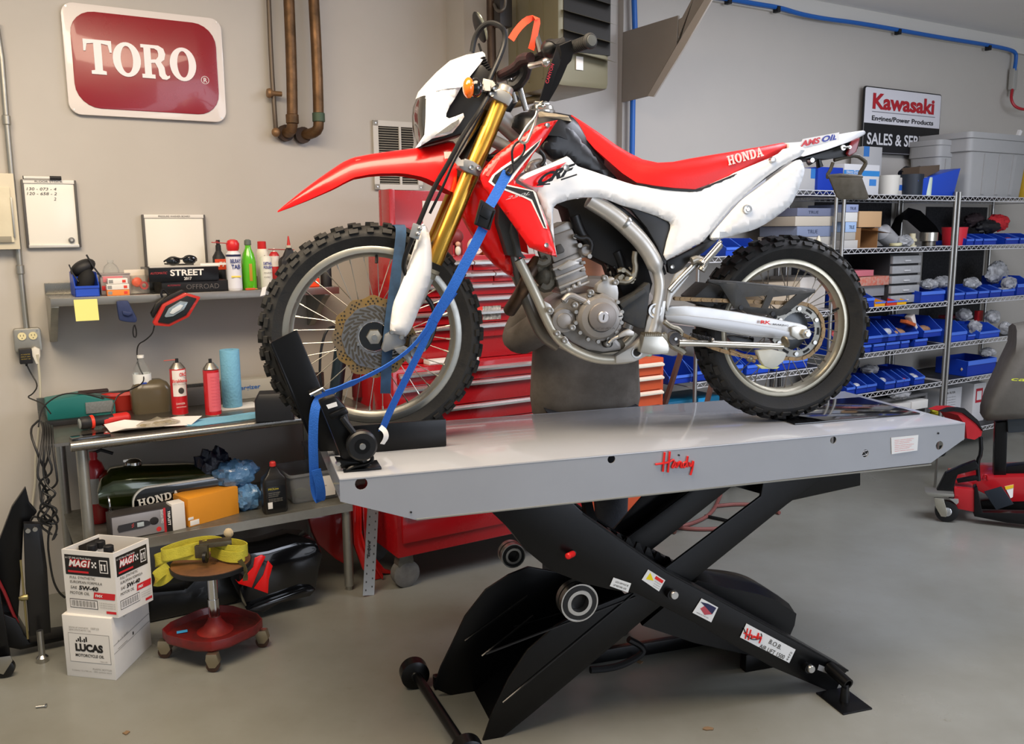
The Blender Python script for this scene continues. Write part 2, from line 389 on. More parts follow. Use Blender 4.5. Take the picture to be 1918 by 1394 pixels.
# ribs on the pan / plates
mb=MB()
for a,b,w in [((910,1225),(1190,1118),.139),((962,1175),(1185,1110),.449)]:
    pa=Lp(*a,w);pb=Lp(*b,w);mb.tube([(pa[0],w,pa[1]),(pb[0],w,pb[1])],.004,6)
q=C12((370,850),(700,610));pa=Lp(*q[0],.446);pb=Lp(*q[1],.446);mb.tube([(pa[0],.446,pa[1]),(pb[0],.446,pb[1])],.005,6)
q=C12((460,930),(730,715));pa=Lp(*q[0],.44);pb=Lp(*q[1],.44);mb.tube([(pa[0],.44,pa[1]),(pb[0],.44,pb[1])],.005,6)
q=C12((570,1175),(1260,600));pa=Lp(*q[0],.137);pb=Lp(*q[1],.137);mb.tube([(pa[0],.137,pa[1]),(pb[0],.137,pb[1])],.0035,6)
mb.build('weld_seam',M('dark glossy seam','#2a2a2b',.15,metal=.5),lift)
# lower wheels & axle
mb=MB();mb.cyl((.36,.0,.05),(.30,.56,.05),.017,n=14);mb.build('axle',blk,lift)
def roller(x,y,z,r,wd,nm='lift_wheel'):
    mb=MB();mb.lathe((x,y-wd/2,z),(0,1,0),[(0,r*.75),(.006,r),(wd-.006,r),(wd,r*.75)],28);o=mb.build(nm,blk,lift)
    MB().lathe((x,y-wd/2-.004,z),(0,1,0),[(0,r*.3),(.004,r*.35),(.008,r*.35)],20).build('hub_cap',blkm,o)
roller(.298,.555,.052,.052,.06);roller(.36,.02,.05,.05,.06)
# ball bearing rollers half way up
def bearing(px,py,w,r,nm='bearing_roller'):
    x,z=Lp(px,py,w)
    o=MB().lathe((x,w,z),(0,1,0),[(0,r*.93),(0,r),(.022,r),(.022,r*.7),(.03,r*.7),(.03,r),(.05,r),(.05,r*.5),(.003,r*.5),(.003,r*.93)],36,close=True).build(nm,steel,lift)
    MB().lathe((x,w-.0005,z),(0,1,0),[(0,r*.9),(0,r*.68),(.002,r*.68),(.002,r*.9)],36,close=True).build('seal',blkm,o)
    MB().lathe((x,w-.002,z),(0,1,0),[(0,r*.66),(0,r*.48),(.02,r*.48),(.02,r*.66)],32,close=True).build('inner_race',steel,o)
    MB().cyl((x,w+.03,z),(x,w+.1,z),r*.49,n=20).build('pin',blkm,o)
bearing(1086,1130,.075,.064);bearing(962,1042,.47,.045)
# pivots
for px,py in [(1257,1110),(1512,1248)]:
    x,z=Lp(px,py,.05);o=MB().cyl((x-.006,.03,z),(x-.006,.05,z),.017,n=18).build('pivot_collar',blk,lift)
    MB().lathe((x,.022,z),(0,1,0),[(0,.006),(0,.0125),(.003,.0145),(.02,.0145)],20).build('pivot_bolt',steel,o)
# strut, rack teeth, safety rod with red tip
q=[LF.at(1095,925,-.2),LF.at(1118,1025,-.1)];mb=MB();mb.tube([q[0],q[1]],.02,4);mb.build('strut',blk,lift)
mb=MB()
for i in range(8):
    t=i/7;px=1140+t*130;py=1000+t*62;x,z=Lp(px,py,.2);mb.prism([(x-.018,z-.012),(x+.022,z-.022),(x+.006,z+.016),(x-.004,z+.02)],lambda p:(p[0],.2,p[1]),lambda p:(p[0],.212,p[1]))
a=Lp(1120,995,.2);b=Lp(1290,1078,.2);mb.prism([(a[0],a[1]),(b[0],b[1]),(b[0],b[1]-.03),(a[0],a[1]-.03)],lambda p:(p[0],.2,p[1]),lambda p:(p[0],.212,p[1]))
mb.build('lock_rack',blk,lift)
a=LF.at(1068,1040,-.03);b=LF.at(1112,1018,-.16);o=MB().cyl(a,b,.006,n=10).build('safety_rod',chrome,lift)
d=(b-a).normalized();MB().lathe(a-d*.02,d,[(0,.006),(.003,.010),(.04,.010)],14).build('red_tip',K('#e02020',.35),o)
# far channel arms seen behind + under-deck rail
x0=Lp(1140,1010,.5);x1=Lp(1300,893,.5);x2=Lp(1400,885,.5);x3=Lp(1215,1020,.5)
plate('upper_arm',[x0,(x1[0],.85),(x2[0],.85),x3],.52,.01,px=False)
plate('deck_rail',[(1475,940),(1612,910),(1612,880),(1300,890)],.2,.04)
# foot tube and plate
f=MB();f.b2((1.655,-.1,0),(1.775,.05,.006));foot=f.build('foot_plate',blk,lift,bevel=.002)
a=Vector((1.705,.05,.095));b=Vector((1.715,-.045,.075))
MB().lathe(a,(b-a),[(0,.021),((b-a).length,.021),((b-a).length,.014),((b-a).length-.03,.014)],20).build('foot_tube',blk,lift)
MB().lathe((1.715,-.03,0),(0,0,1),[(.006,.017),(.03,.015),(.07,.012)],14).build('foot_bolt',blkm,foot)
MB().lathe((1.715,-.03,.006),(0,0,1),[(0,.014),(.012,.014)],6).build('nut',steel,foot)
# curved base channel on the floor at the back
pts=C13((150,790),(330,640),(440,560),(560,590),(760,630),(850,665),(948,730),(938,790),(905,865),(860,1020),(690,940),(420,880))
bp=[Lp(p[0],p[1],.3) for p in pts];bp=[(x,max(.004,z)) for x,z in bp]
mb=MB();secs=[]
for k,w in enumerate((.26,.27,.31,.38,.44,.47)):
    sc=(1,1,1,.97,.93,.9)[k];zo=(0,.0,.02,.03,.02,0)[k]
    secs.append([Vector((x,w,max(.003,z*sc+zo))) for x,z in bp])
mb.loft(secs);mb.build('base_channel',blk,lift,bevel=0,ang=50)
# end lock box on the base right end
mb=MB();mb.b2((1.50,.26,0),(1.72,.30,.07));mb.b2((.36,.5,0),(1.7,.53,.05));mb.build('base_rail',blk,lift,bevel=.004)
# air hoses
a=[LF.at(*p,-.4) for p in C12((1010,975),(1090,970),(1180,950),(1290,890),(1280,850),(1210,815))];
mb=MB();mb.tube([Vector((p.x,.36,max(p.z,.02))) for p in a],.013,8,smooth=2);mb.build('air_hose',blkm,lift)
a=[LF.at(*p,-.45) for p in C13((490,530),(600,540),(700,560),(790,610),(850,665))]
mb=MB();mb.tube(a,.011,8,smooth=2);mb.build('air_hose',M('brown rubber hose','#3a3026',.5),lift)
# decals -------------------------------------------------------------
def Lq(px,py,w): return LF.at(px,py,-w)
def decal(quad,w,mat,name='decal'):
    mb=MB();v=[Lq(*p,w) for p in quad];mb.add([a+Vector((0,-.0008,0)) for a in v]+v,[(0,1,2,3),(0,3,7,4),(1,5,6,2),(0,4,5,1),(3,2,6,7)]);return mb.build(name,mat,lift,smooth=False)
white=M('white vinyl','#e6e6e4',.4);redv=M('red vinyl','#e0201c',.35);blackv=M('black vinyl','#141414',.4)
AW=.0475
def ltext(s,p0,p1,h,mat,w,par=lift,bold=0,shear=0):
    a=Lq(*p0,w);b=Lq(*p1,w);xd=(b-a);a.y-=.0012;return txt(s,par,a,xd,Vector((-xd.z,0,xd.x)),h,mat,wid=xd.length,bold=bold,shear=shear)
d=decal([(1149,1082),(1182,1093),(1176,1110),(1142,1098)],AW,white)
ltext('LOCK ARM MUST BE',(1152,1091),(1176,1099),.006,blackv,AW,d);ltext('UP BEFORE USE',(1148,1097),(1172,1105),.006,blackv,AW,d)
d=decal([(1214,1067),(1246,1087),(1234,1108),(1202,1086)],AW,white)
o=decal([(1218,1073),(1221,1080),(1224,1088),(1210,1085)],AW-.001,M('yellow vinyl','#f0d800',.4));decal([(1229,1079),(1243,1088),(1240,1093),(1226,1084)],AW-.001,redv)
for k in range(3): ltext('warning pinch',(1225.5-k*1.5,1089+k*4),(1237-k*1.5,1096+k*4),.003,blackv,AW-.001,d)
d=decal([(1314,1121),(1345,1138),(1332,1166),(1297,1148)],AW,white)
fl=C13((480,690),(520,700),(562,722),(540,755),(500,758),(478,725));decal(fl[:4],AW-.001,M('flag navy','#20204a',.4));decal([fl[5],fl[1],fl[3],fl[4]],AW-.0008,M('flag red white','#b84a55',.4))
ltext('MADE IN THE USA',(1304,1148),(1326,1159),.004,blackv,AW-.001,d)
d=decal([(1398,1168),(1490,1217),(1478,1242),(1386,1194)],AW,white)
ltext('B.O.B.',(1439,1205),(1461,1217),.016,blackv,AW-.001,d);ltext('AIR LIFT 1500',(1421,1213),(1467,1235),.015,blackv,AW-.001,d);ltext('14472',(1473,1241),(1484,1222),.008,blackv,AW-.001,d)
mb=MB();cx=[Lq(*p,AW-.001) for p in C13((705,830),(720,870),(750,888),(785,885),(800,870),(795,855))];mb.tube([Vector((p.x,p.y-.002,p.z)) for p in cx],.0016,6,smooth=2);mb.build('lettering',blackv,d)
d=decal([(1534,1245),(1553,1253),(1550,1262),(1531,1255)],AW,M('grey vinyl','#8a8a8a',.4))
decal([(1669,820),(1720,815),(1718,844),(1670,851)],.001,white)
o=None
for k in range(7): ltext('caution read the manual first',(1675,825.5+k*3.4),(1711-(k%3)*4,822+k*3.4),.0028,redv,.0005)
# Handy script
def script(strokes,par,toP,r,mat,name='lettering',smooth=2):
    mb=MB()
    for st in strokes: mb.tube([toP(p) for p in st],r,6,smooth=smooth)
    return mb.build(name,mat,par)
HX=Z(900,540,3.872)
hand=[[(1335,1190),(1328,1260),(1322,1330)],[(1372,1185),(1365,1260),(1358,1335)],[(1268,1278),(1320,1272),(1370,1262),(1400,1240),(1405,1262),(1385,1300),(1400,1302),(1412,1280),(1418,1255),(1412,1295),(1425,1300)],[(1428,1295),(1432,1250),(1432,1290),(1445,1255),(1455,1262),(1450,1300),(1462,1298)],[(1490,1262),(1470,1265),(1468,1300),(1485,1298),(1495,1260),(1505,1205),(1498,1260),(1500,1298)],[(1515,1262),(1515,1292),(1530,1290),(1545,1240),(1538,1300),(1522,1355)]]
script([HX(*s) for s in hand],lift,lambda p:Lq(p[0],p[1],.0)+Vector((0,-.001,0)),.0033,redv)
hand2=[[(735,828),(722,882)],[(752,835),(738,888)],[(715,852),(745,865),(760,860),(752,880),(762,878),(770,862),(768,882),(778,866),(782,884)],[(790,868),(782,880),(795,842),(788,886)],[(800,870),(798,882),(810,868),(795,905)]]
script([C13(*[(p[0]-10,p[1]) for p in s]) for s in hand2],lift,lambda p:Lq(p[0],p[1],AW-.001)+Vector((0,-.002,0)),.0022,redv,smooth=1)
# ================================================================ WHEEL CHOCK
ch=thing('wheel_chock','black steel wheel clamp at the front end of the lift gripping the front tyre','wheel chock',LF.o,LF.a)
def Cb(name,pts,w0,w1,mat=blk,bevel=.006,par=ch):
    poly=[Lp(p[0],p[1],w0) for p in pts];mb=MB();mb.prism(poly,lambda p:(p[0],w0,p[1]),lambda p:(p[0],w1,p[1]));return mb.build(name,mat,par,bevel=bevel)
w=.30
q=C11((600,690),(1305,680),(1305,850),(560,900));poly=[Lp(p[0],p[1],.27) for p in q]
z1=max(DZ,DZ);x0=poly[0][0]-.03;x1=poly[1][0];zt=poly[1][1]
MB().b2((x0,.27,DZ+.001),(x1,.285,zt)).build('cradle_side',blk,ch,bevel=.004)
MB().b2((x0,.47,DZ+.001),(x1,.485,zt)).build('cradle_side',blk,ch,bevel=.004)
MB().b2((x0,.28,DZ+.001),(x1,.475,DZ+.008)).build('cradle_floor',blk,ch)
Cb('upright_plate',C11((100,150),(280,65),(480,540),(620,760),(560,900),(440,905),(390,830)),.262,.27)
Cb('upright_back',C11((92,160),(112,150),(395,830),(380,850)),.262,.48,bevel=.003)
# clamp arm with roller knob
Cb('clamp_arm',C11((430,560),(545,520),(620,600),(640,690),(700,790),(780,950),(640,990),(600,990)),.10,.15,bevel=.008)
Cb('clamp_lug',C11((500,650),(615,600),(640,640),(520,690)),.08,.1)
MB().tube([LF.at(*C11((590,670))[0],-.07),LF.at(*C11((690,800))[0],-.07)],.009,8).build('adjuster_rod',blkm,ch)
x,z=Lp(*C11((730,868))[0],.05)
o=MB().lathe((x,.05,z),(0,1,0),[(0,.038),(.006,.044),(.03,.044),(.036,.038)],30).build('roller_knob',blkm,ch)
MB().lathe((x,.046,z),(0,1,0),[(0,.009),(.004,.011),(.006,.011)],14).build('bolt_head',steel,o);MB().lathe((x,.048,z),(0,1,0),[(0,.017),(0,.022),(.004,.022)],20).build('washer',blk,o)
a=LF.onz(*C11((600,1050))[0],DZ);MB().b2((a.x-.0,a.y-.0,DZ+.0005),(a.x+.11,a.y+.09,DZ+.007)).build('foot_plate',blk,ch,bevel=.002)
Cb('foot_bracket',C11((545,960),(700,975),(800,1000),(660,1040),(600,1040)),.09,.14)
MB().tube([LF.at(*p,-.07) for p in C11((600,1080),(630,1020),(700,1000),(770,985),(800,960),(790,925),(760,930))],.006,8,smooth=2).build('tie_ring',blk,ch)
for p in C11((565,990),(745,965),(605,1035)): 
    q=LF.at(*p,-.08);MB().cyl(q,q+Vector((0,.02,0)),.007,n=6).build('bolt',steel,ch)
d=MB().add([LF.at(*p,-.098) for p in C11((480,583),(550,560),(560,590),(495,610))],[(0,1,2,3)]).build('sticker',white,ch)
mb=MB();mb.tube([LF.at(*p,-.24) for p in C11((370,515),(420,490),(455,470),(470,490))],.005,8);mb.tube([LF.at(*p,-.24) for p in C11((395,522),(450,495))],.0035,8);mb.build('quick_pin',steel,ch)
# ================================================================ MOTORCYCLE
_a=radians(11.5);_p=Vector(ray(705,637.5))*2.8;BF=Frame(Vector((_p.x,_p.y,0))+Vector((-sin(_a),cos(_a),0))*.05,_a)
bike=thing('dirt_bike','red and white dual sport dirt bike with gold forks strapped on the lift','motorcycle',BF.o,BF.a)
def bp(px,py,d=0): return BF.at(px,py,d)
def b2(pts,d): return [(lambda v:(v.x,v.z))(bp(p[0],p[1],d(p) if callable(d) else d)) for p in pts]
red=M('red plastic','#e5100f',.28,coat=.3);wht=M('white plastic','#eceef0',.3,coat=.3)
blp=M('black plastic','#141516',.42);blg=M('black satin plastic','#1c1d1f',.35,bump=.05,bs=200)
rub=M('tyre rubber','#18191a',.7,var=.35,vs=30,col2='#2c2b29',bump=.1,bs=120)
rimm=M('anodised rim','#a6a69f',.35,metal=.8,var=.1,vs=20);rimr=M('rear rim','#bdb7a4',.33,metal=.8,var=.12,vs=20)
gold=M('gold anodised','#cfa044',.28,metal=1,var=.05,vs=6);spk=M('spoke steel','#c4c0b4',.3,metal=1)
eng=M('engine grey','#9a9692',.4,metal=.5,var=.18,vs=18);engl=M('engine light','#b8b5b0',.36,metal=.55,var=.1,vs=18)
frm=M('frame silver','#c6c5c1',.34,metal=.5,var=.12,vs=12)
FW=(-.007,1.318,.363);RW=(1.437,1.297,.331)
def wheel(nm,cx,cz,R,rimR,hw,rm,nknob,par,lab):
    rim=MB().lathe((cx,-.0,cz),(0,1,0),[(-.026,rimR),(-.03,rimR-.004),(-.03,rimR-.022),(-.018,rimR-.026),(-.012,rimR-.036),(.012,rimR-.036),(.018,rimR-.026),(.03,rimR-.022),(.03,rimR-.004),(.026,rimR),(.02,rimR-.008),(0,rimR-.018),(-.02,rimR-.008)],72,close=True).build(nm,rm,par,ang=50)
    # tyre carcass + knobs
    T=MB();r0=R-.012;n=80;prof=[]
    rm_=(rimR-.004+r0)/2;rh=(r0-rimR+.004)/2
    for k in range(17):
        a=pi*(k/16)*1.16-pi*.08;prof.append((-hw*cos(a),rm_-.0+rh*1.0*sin(a) if sin(a)>0 else rm_+rh*1.2*sin(a)))
    prof=[(p[0]*(1 if i not in(0,16) else .6),p[1] if i not in (0,16) else rimR-.006) for i,p in enumerate(prof)]
    T.lathe((cx,0,cz),(0,1,0),prof,n,caps=False)
    rnd=random.Random(5)
    for i in range(nknob):
        a0=2*pi*i/nknob
        rows=[(.0,.30,0),(.62,.26,.5),(-.62,.26,.5)] if i%2==0 else [(.3,.22,0),(-.3,.22,0),(.62,.24,.5),(-.62,.24,.5)]
        rows+= [(1.08,.2,.0),(-1.08,.2,.0)]
        for (ph,wd,sh) in rows:
            aa=a0+sh*2*pi/nknob*.5
            da=2*pi/nknob*(.27 if abs(ph)<1 else .22+.1*(i%2))
            def sp(p,q,rr):
                # p lateral angle, q circumferential angle
                y=(hw+rr)*sin(p);r=rm_+(rh+rr)*cos(p);return Vector((cx+r*sin(q),y,cz+r*cos(q)))
            hh=.012 if abs(ph)<1 else .008
            vs=[sp(ph+i_*wd*(1 if k==0 else .88),aa+j*da*(1 if k==0 else .85),-.003 if k==0 else hh) for k in(0,1) for j in(-1,1) for i_ in(-1,1)]
            T.add(vs,[(0,2,3,1),(4,5,7,6),(0,1,5,4),(2,6,7,3),(0,4,6,2),(1,3,7,5)])
    T.build('tyre',rub,rim,ang=28)
    return rim
def spokes(rim,cx,cz,rimR,rh,yh,n=36,mat=spk):
    sp=None
    for i in range(n):
        s=-1 if i%2 else 1;d=1 if (i//2)%2 else -1
        ar=2*pi*(i+.5)/n;ah=ar+d*.75
        a=Vector((cx+rh*cos(ah),s*yh,cz+rh*sin(ah)));b=Vector((cx+(rimR-.034)*cos(ar),s*.006,cz+(rimR-.034)*sin(ar)))
        m=a.lerp(b,.93);mb=MB();mb.cyl(a,m,.0016,n=6);mb.cyl(m,b,.0032,n=6);mb.build('spoke',mat,rim)
fw=wheel('front_wheel',*FW[:2],FW[2],.288,.044,rimm,40,bike,'')
spokes(fw,FW[0],FW[1],.288,.032,.034)
rw=wheel('rear_wheel',*RW[:2],RW[2],.253,.062,rimr,34,bike,'')
spokes(rw,RW[0],RW[1],.253,.045,.034,mat=M('dull spoke','#9a958a',.4,metal=.9))
c=(FW[0],0,FW[1])
MB().lathe(c,(0,1,0),[(-.05,.02),(-.05,.046),(-.034,.048),(-.03,.036),(-.015,.022),(.015,.022),(.03,.036),(.034,.04),(.05,.04),(.05,.02)],36).build('hub',M('hub gloss black','#101214',.15,coat=.5),fw)
MB().lathe(c,(0,1,0),[(-.052,.0475),(-.052,.0515),(-.046,.0515),(-.046,.0475)],40,close=True).build('hub_ring',chrome,fw)
o=MB().lathe((c[0],-.074,c[2]),(0,1,0),[(0,.014),(.002,.024),(.022,.026)],6).build('axle_nut',M('zinc','#c7c4ba',.35,metal=.9),fw)
MB().lathe((c[0],-.078,c[2]),(0,1,0),[(0,.005),(.0,.009),(.006,.01)],14).build('axle_end',steel,o)
MB().cyl((c[0],-.06,c[2]),(c[0],.12,c[2]),.011).build('axle',steel,fw)
# front disc: bronze wave ring, bright slotted inner rotor
def disc(cx,cz,y,ro,ri,mat,wave=0,nw=12,holes=0,par=None,nm='brake_disc',th=.004):
    n=144;mb=MB();vs=[]
    for k,(yy) in enumerate((y,y+th)):
        for i in range(n):
            a=2*pi*i/n;r=ro+wave*cos(nw*a);vs.append((cx+r*cos(a),yy,cz+r*sin(a)))
        for i in range(n):
            a=2*pi*i/n;r=ri+wave*.4*cos(nw*a);vs.append((cx+r*cos(a),yy,cz+r*sin(a)))
    fs=[]
    for i in range(n):
        j=(i+1)%n;fs+=[(i,j,n+j,n+i),(2*n+i,3*n+i,3*n+j,2*n+j),(i,2*n+i,2*n+j,j),(n+i,n+j,3*n+j,3*n+i)]
    mb.add(vs,fs);return mb.build(nm,mat,par)
bronze=M('bronze disc rim','#857868',.4,metal=.7,var=.3,vs=9,col2='#9a7a3c')
dk=M('disc hole shadow','#1a1917',.7)
D=disc(c[0],c[2],-.060,.129,.100,bronze,wave=.004,par=fw)
mb=MB()
for i in range(48):
    a=2*pi*i/48
    for k,(r,s) in enumerate(((.106,.0026),(.114,.0034),(.122,.0026))):
        aa=a+(k-1)*.045
        if (i+k)%4==3: continue
        mb.cyl((c[0]+r*cos(aa),-.0606,c[2]+r*sin(aa)),(c[0]+r*cos(aa),-.0555,c[2]+r*sin(aa)),s,n=8)
mb.build('drilled_holes',dk,D)
I=disc(c[0],c[2],-.0635,.101,.050,M('brushed rotor','#a8a4a0',.3,metal=1,var=.25,vs=40),wave=.0015,par=fw,nm='disc_carrier')
mb=MB()
for i in range(26):
    a=2*pi*i/26
    for (r0,r1,tw) in ((.058,.077,.38),(.080,.097,.34)):
        p=Vector((c[0]+r0*cos(a),-.0638,c[2]+r0*sin(a)));q=Vector((c[0]+r1*cos(a+tw),-.0638,c[2]+r1*sin(a+tw)))
        mb.band([p,p.lerp(q,.5),q],.0032,(0,0,0) if 0 else (q-p).cross(Vector((0,1,0))),.0008)
mb.build('slots',M('slot dark','#3a3833',.6),I)
for i in range(6):
    a=2*pi*i/6+.4;MB().lathe((c[0]+.055*cos(a),-.068,c[2]+.055*sin(a)),(0,1,0),[(0,.002),(0,.005),(.006,.006)],6).build('bolt',steel,I)
# valve stems
for (cx,cz,rr,ang_,par) in ((FW[0],FW[1],.262,1.5,fw),(RW[0],RW[1],.226,.3,rw)):
    a=Vector((cx+rr*cos(ang_),-.012,cz+rr*sin(ang_)));b=Vector((cx+(rr-.03)*cos(ang_),-.02,cz+(rr-.03)*sin(ang_)));MB().cyl(a,b,.004,.005,n=8).build('valve_stem',blkm,par)
# ---- forks
def ax(t,d): # fork axis: px line
    px=938+(812-938)*t;py=190+(492-190)*t;return bp(px,py,d)
FO=Vector(ax(1,.1))-Vector(ax(0,.1))
def fork(y):
    top=Vector((ax(0,.1).x,y,ax(0,.1).z));bot=Vector((ax(1,.1).x,y,ax(1,.1).z));d=(bot-top).normalized()
    f=MB().lathe(top-d*.03,d,[(0,.026),(.12,.026),(.125,.028),((bot-top).length-.0,.028),((bot-top).length+.015,.0285),((bot-top).length+.03,.027)],28).build('fork_tube',gold,bike)
    axl=Vector((FW[0],y,FW[1]));low=bot+d*.02
    MB().tube([low,low+d*.1,Vector((axl.x+.075,y,axl.z+.03))],.021,14).build('fork_leg',frm,f)
    MB().lathe(low,d,[(0,.03),(.012,.03),(.014,.024),(.03,.024)],24).build('dust_seal',K('#8c8674',.5,.5),f)
    MB().lathe(top-d*.05,d,[(0,.02),(.004,.024),(.03,.024)],20).build('fork_cap',engl,f)
    return f
fk=fork(-.1);fk2=fork(.1)
# axle lug casting
lug=b2(C8((1045,860),(1110,860),(1165,925),(1135,985),(1060,985),(1010,1005),(985,985),(1000,930),(1010,880)),.1)
MB().prism(lug,lambda p:(p[0],-.115,p[1]),lambda p:(p[0],-.07,p[1])).build('axle_lug',alu,bike,bevel=.004)
# guards
gp=C8((1285,72),(1305,78),(1332,115),(1352,210),(1360,330),(1357,440),(1335,520),(1300,610),(1250,740),(1210,840),(1175,895),(1150,905),(1130,890),(1090,880),(1060,872),(1050,850),(1058,770),(1075,660),(1105,590),(1150,480),(1195,350),(1235,230),(1262,140))
sheet('fork_guard',b2(gp,.15),lambda x,z:.125,wht,bike,bulge=.028,r=.03,th=.01,grid=.012,soft=1)
sheet('fork_guard',[(x,z) for x,z in b2(gp,.15)],lambda x,z:.125,wht,bike,bulge=.028,r=.03,th=.01,grid=.02,soft=1,side=1)
for p in C8((1060,862),(1132,900)):
    q=bp(*p,.155);MB().lathe(q-Vector((0,.006,0)),(0,1,0),[(0,.003),(0,.006),(.006,.008)],12).build('guard_bolt',steel,bike)
# hose clamp + brake hose
q=bp(*C8((1235,130))[0],.16);o=MB().box(q,(.03,.012,.045),Matrix.Rotation(radians(18),3,'Y')).build('hose_clamp',alu,bike,bevel=.003)
for p in C8((1265,110),(1250,150)):
    v=bp(*p,.172);MB().ell(v,(.007,.004,.007),12,8).build('bolt',steel,o)
hp=C3((660,620,.12),(560,820,.16),(430,1000,.17),(330,1200,.17),(210,1394,.16))
pts=[bp(*p) for p in hp]+[bp(*C8((1250,90))[0],.16),bp(*C8((1200,200))[0],.15),bp(*C8((1150,330))[0],.14),bp(*C8((1145,420))[0],.13),bp(*C8((1250,560))[0],.1),bp(*C8((1350,640))[0],.1),bp(*C8((1385,780))[0],.1),bp(*C8((1340,930))[0],.11),bp(*C8((1290,990))[0],.12)]
MB().tube(pts,.0075,8,smooth=2).build('brake_hose',blkm,bike)
pts=[bp(px,py,.15) for px,py in [(905,205),(880,250),(850,300),(832,345),(805,400)]];MB().tube(pts,.0045,8,smooth=2).build('speed_cable',blkm,bike)
# caliper
cal=b2(C8((1195,900),(1230,885),(1270,890),(1290,930),(1285,1000),(1270,1050),(1230,1060),(1195,1020),(1185,960)),.13)
o=MB().prism(cal,lambda p:(p[0],-.145,p[1]),lambda p:(p[0],-.09,p[1])).build('brake_caliper',M('caliper grey','#5d5f63',.42,metal=.5),bike,bevel=.007)
for p in C8((1243,932),(1235,1010)):
    v=bp(*p,.15);MB().lathe(v,(0,1,0),[(-.006,.010),(-.008,.016),(.004,.018)],20).build('piston_cover',M('caliper grey','#5d5f63'),o)
mb=MB();mb.prism(b2(C8((1080,985),(1150,960),(1200,985),(1205,1080),(1190,1095),(1165,1060),(1100,1010)),.13),lambda p:(p[0],-.128,p[1]),lambda p:(p[0],-.115,p[1]));o=mb.build('caliper_bracket',alu,bike,bevel=.002)
for p in C8((1158,1002),(1300,855),(1290,985)):
    v=bp(*p,.14);MB().lathe(v,(0,1,0),[(-.006,.004),(-.006,.008),(.006,.009)],6).build('bolt',steel,o)
# ---- clamps
def clamp(quad,d0,d1,nm):
    poly=b2(quad,.13);o=MB().prism(poly,lambda p:(p[0],-d0,p[1]),lambda p:(p[0],-d1,p[1])).build(nm,alu,bike,bevel=.006);return o
uc=clamp(C3((655,680),(700,655),(780,700),(800,740),(765,800),(745,780),(650,735),(632,710)),.135,-.135,'upper_triple_clamp')
lc=clamp(C3((400,1220),(440,1180),(500,1200),(560,1240),(570,1290),(540,1320),(430,1275),(395,1250)),.135,-.135,'lower_triple_clamp')
for p,par in ((C3((665,665))[0],uc),(C3((640,705))[0],uc),(C3((395,1205))[0],lc),(C3((490,1250))[0],lc),(C3((545,1255))[0],lc)):
    v=bp(*p,.142);MB().lathe(v,(0,1,0),[(-.004,.004),(-.005,.007),(.006,.008)],10).build('clamp_bolt',steel,par)
for p in C3((770,590),(700,620),(850,650)):
    v=bp(*p,.08);MB().cyl(v,v+Vector((.02,0,-.07)),.009,n=12).build('handlebar_riser_bolt',steel,uc)
mb=MB();mb.band([bp(*p,.15) for p in C3((288,1160),(330,1155),(370,1180),(400,1215),(430,1215))],.010,(0,0,1),.003);mb.build('zip_tie',K('#cfcac0',.5),bike)
mb=MB();mb.band([bp(*p,.15) for p in C3((575,605),(640,620),(655,645))],.008,(0,0,1),.003);mb.box(bp(*C3((605,640))[0],.155),(.02,.01,.03));mb.build('zip_tie',K('#cfcac0',.5),bike)
MB().tube([bp(*C3((790,700))[0],0),bp(*C3((420,1260))[0],0)],.03,16).build('steering_head',blp,bike)
# ---- front fender
def shell(nm,rows,mat,par=bike,smooth=True,drop=None):
    """rows: list of (crest px, edge px, half width). A curved sheet symmetric about the bike's mid plane"""
    secs=[]
    for cr,ed,w in rows:
        c_=bp(*cr,0);e=bp(*ed,w);sec=[]
        for s in (-1,1):
            L=[]
            for k in range(5):
                t=k/4
                y=w*sin(t*pi/2)**.8 if t else 0
                q=1-cos(t*pi/2)
                L.append(Vector((c_.x+(e.x-c_.x)*q,s*y,c_.z+(e.z-c_.z)*q)))
            sec=(L[::-1] if s<0 else sec+L[1:]) if s<0 else sec+L[1:]
        secs.append(sec)
    for _ in range(1):
        ns=[secs[0]]
        for i in range(len(secs)-1):
            ns.append([a.lerp(b,.33) for a,b in zip(secs[i],secs[i+1])]);ns.append([a.lerp(b,.67) for a,b in zip(secs[i],secs[i+1])])
        ns.append(secs[-1]);secs=ns
    # thickness
    full=[]
    for s_ in secs:
        m=sum(s_,Vector())/len(s_);inn=[p+(m-p).normalized()*min(.004,(m-p).length*.4) for p in s_[::-1]];full.append(s_+inn)
    return MB().loft(full).build(nm,mat,par,ang=60)
fr=list(zip(C2((132,1312),(190,1262),(330,1150),(500,1032),(560,995),(640,968),(850,938),(1040,915),(1140,890),(1215,868),(1245,900)),
            C2((134,1320),(262,1270),(400,1208),(492,1165),(560,1125),(640,1090),(840,1072),(985,1085),(1100,1122),(1190,1185),(1240,1200)),
            (.004,.025,.045,.06,.068,.072,.075,.078,.08,.08,.075)))
shell('front_fender',fr,red)
md=list(zip([(872,330),(885,370),(905,420),(925,470),(952,515)],[(905,350),(915,395),(935,440),(950,480),(958,512)],(.07,.068,.065,.06,.05)))
mudpts=CM((850,-160),(1000,-150),(1110,80),(1190,430),(1200,490),(1165,470),(1060,390),(960,255),(875,110),(850,50))
sheet('fender_flap',b2(mudpts,.03),lambda x,z:.03,red,bike,bulge=.03,r=.05,th=.06,grid=.02,soft=1)
# fender rib, its highlight painted in as a lighter red
mb=MB();mb.tube([bp(*p,.045) for p in C2((585,1050),(590,1015),(640,990),(1010,985),(1040,950))],.002,6,smooth=1);mb.build('fender_rib',M('red rib highlight','#f05045',.2),bike)
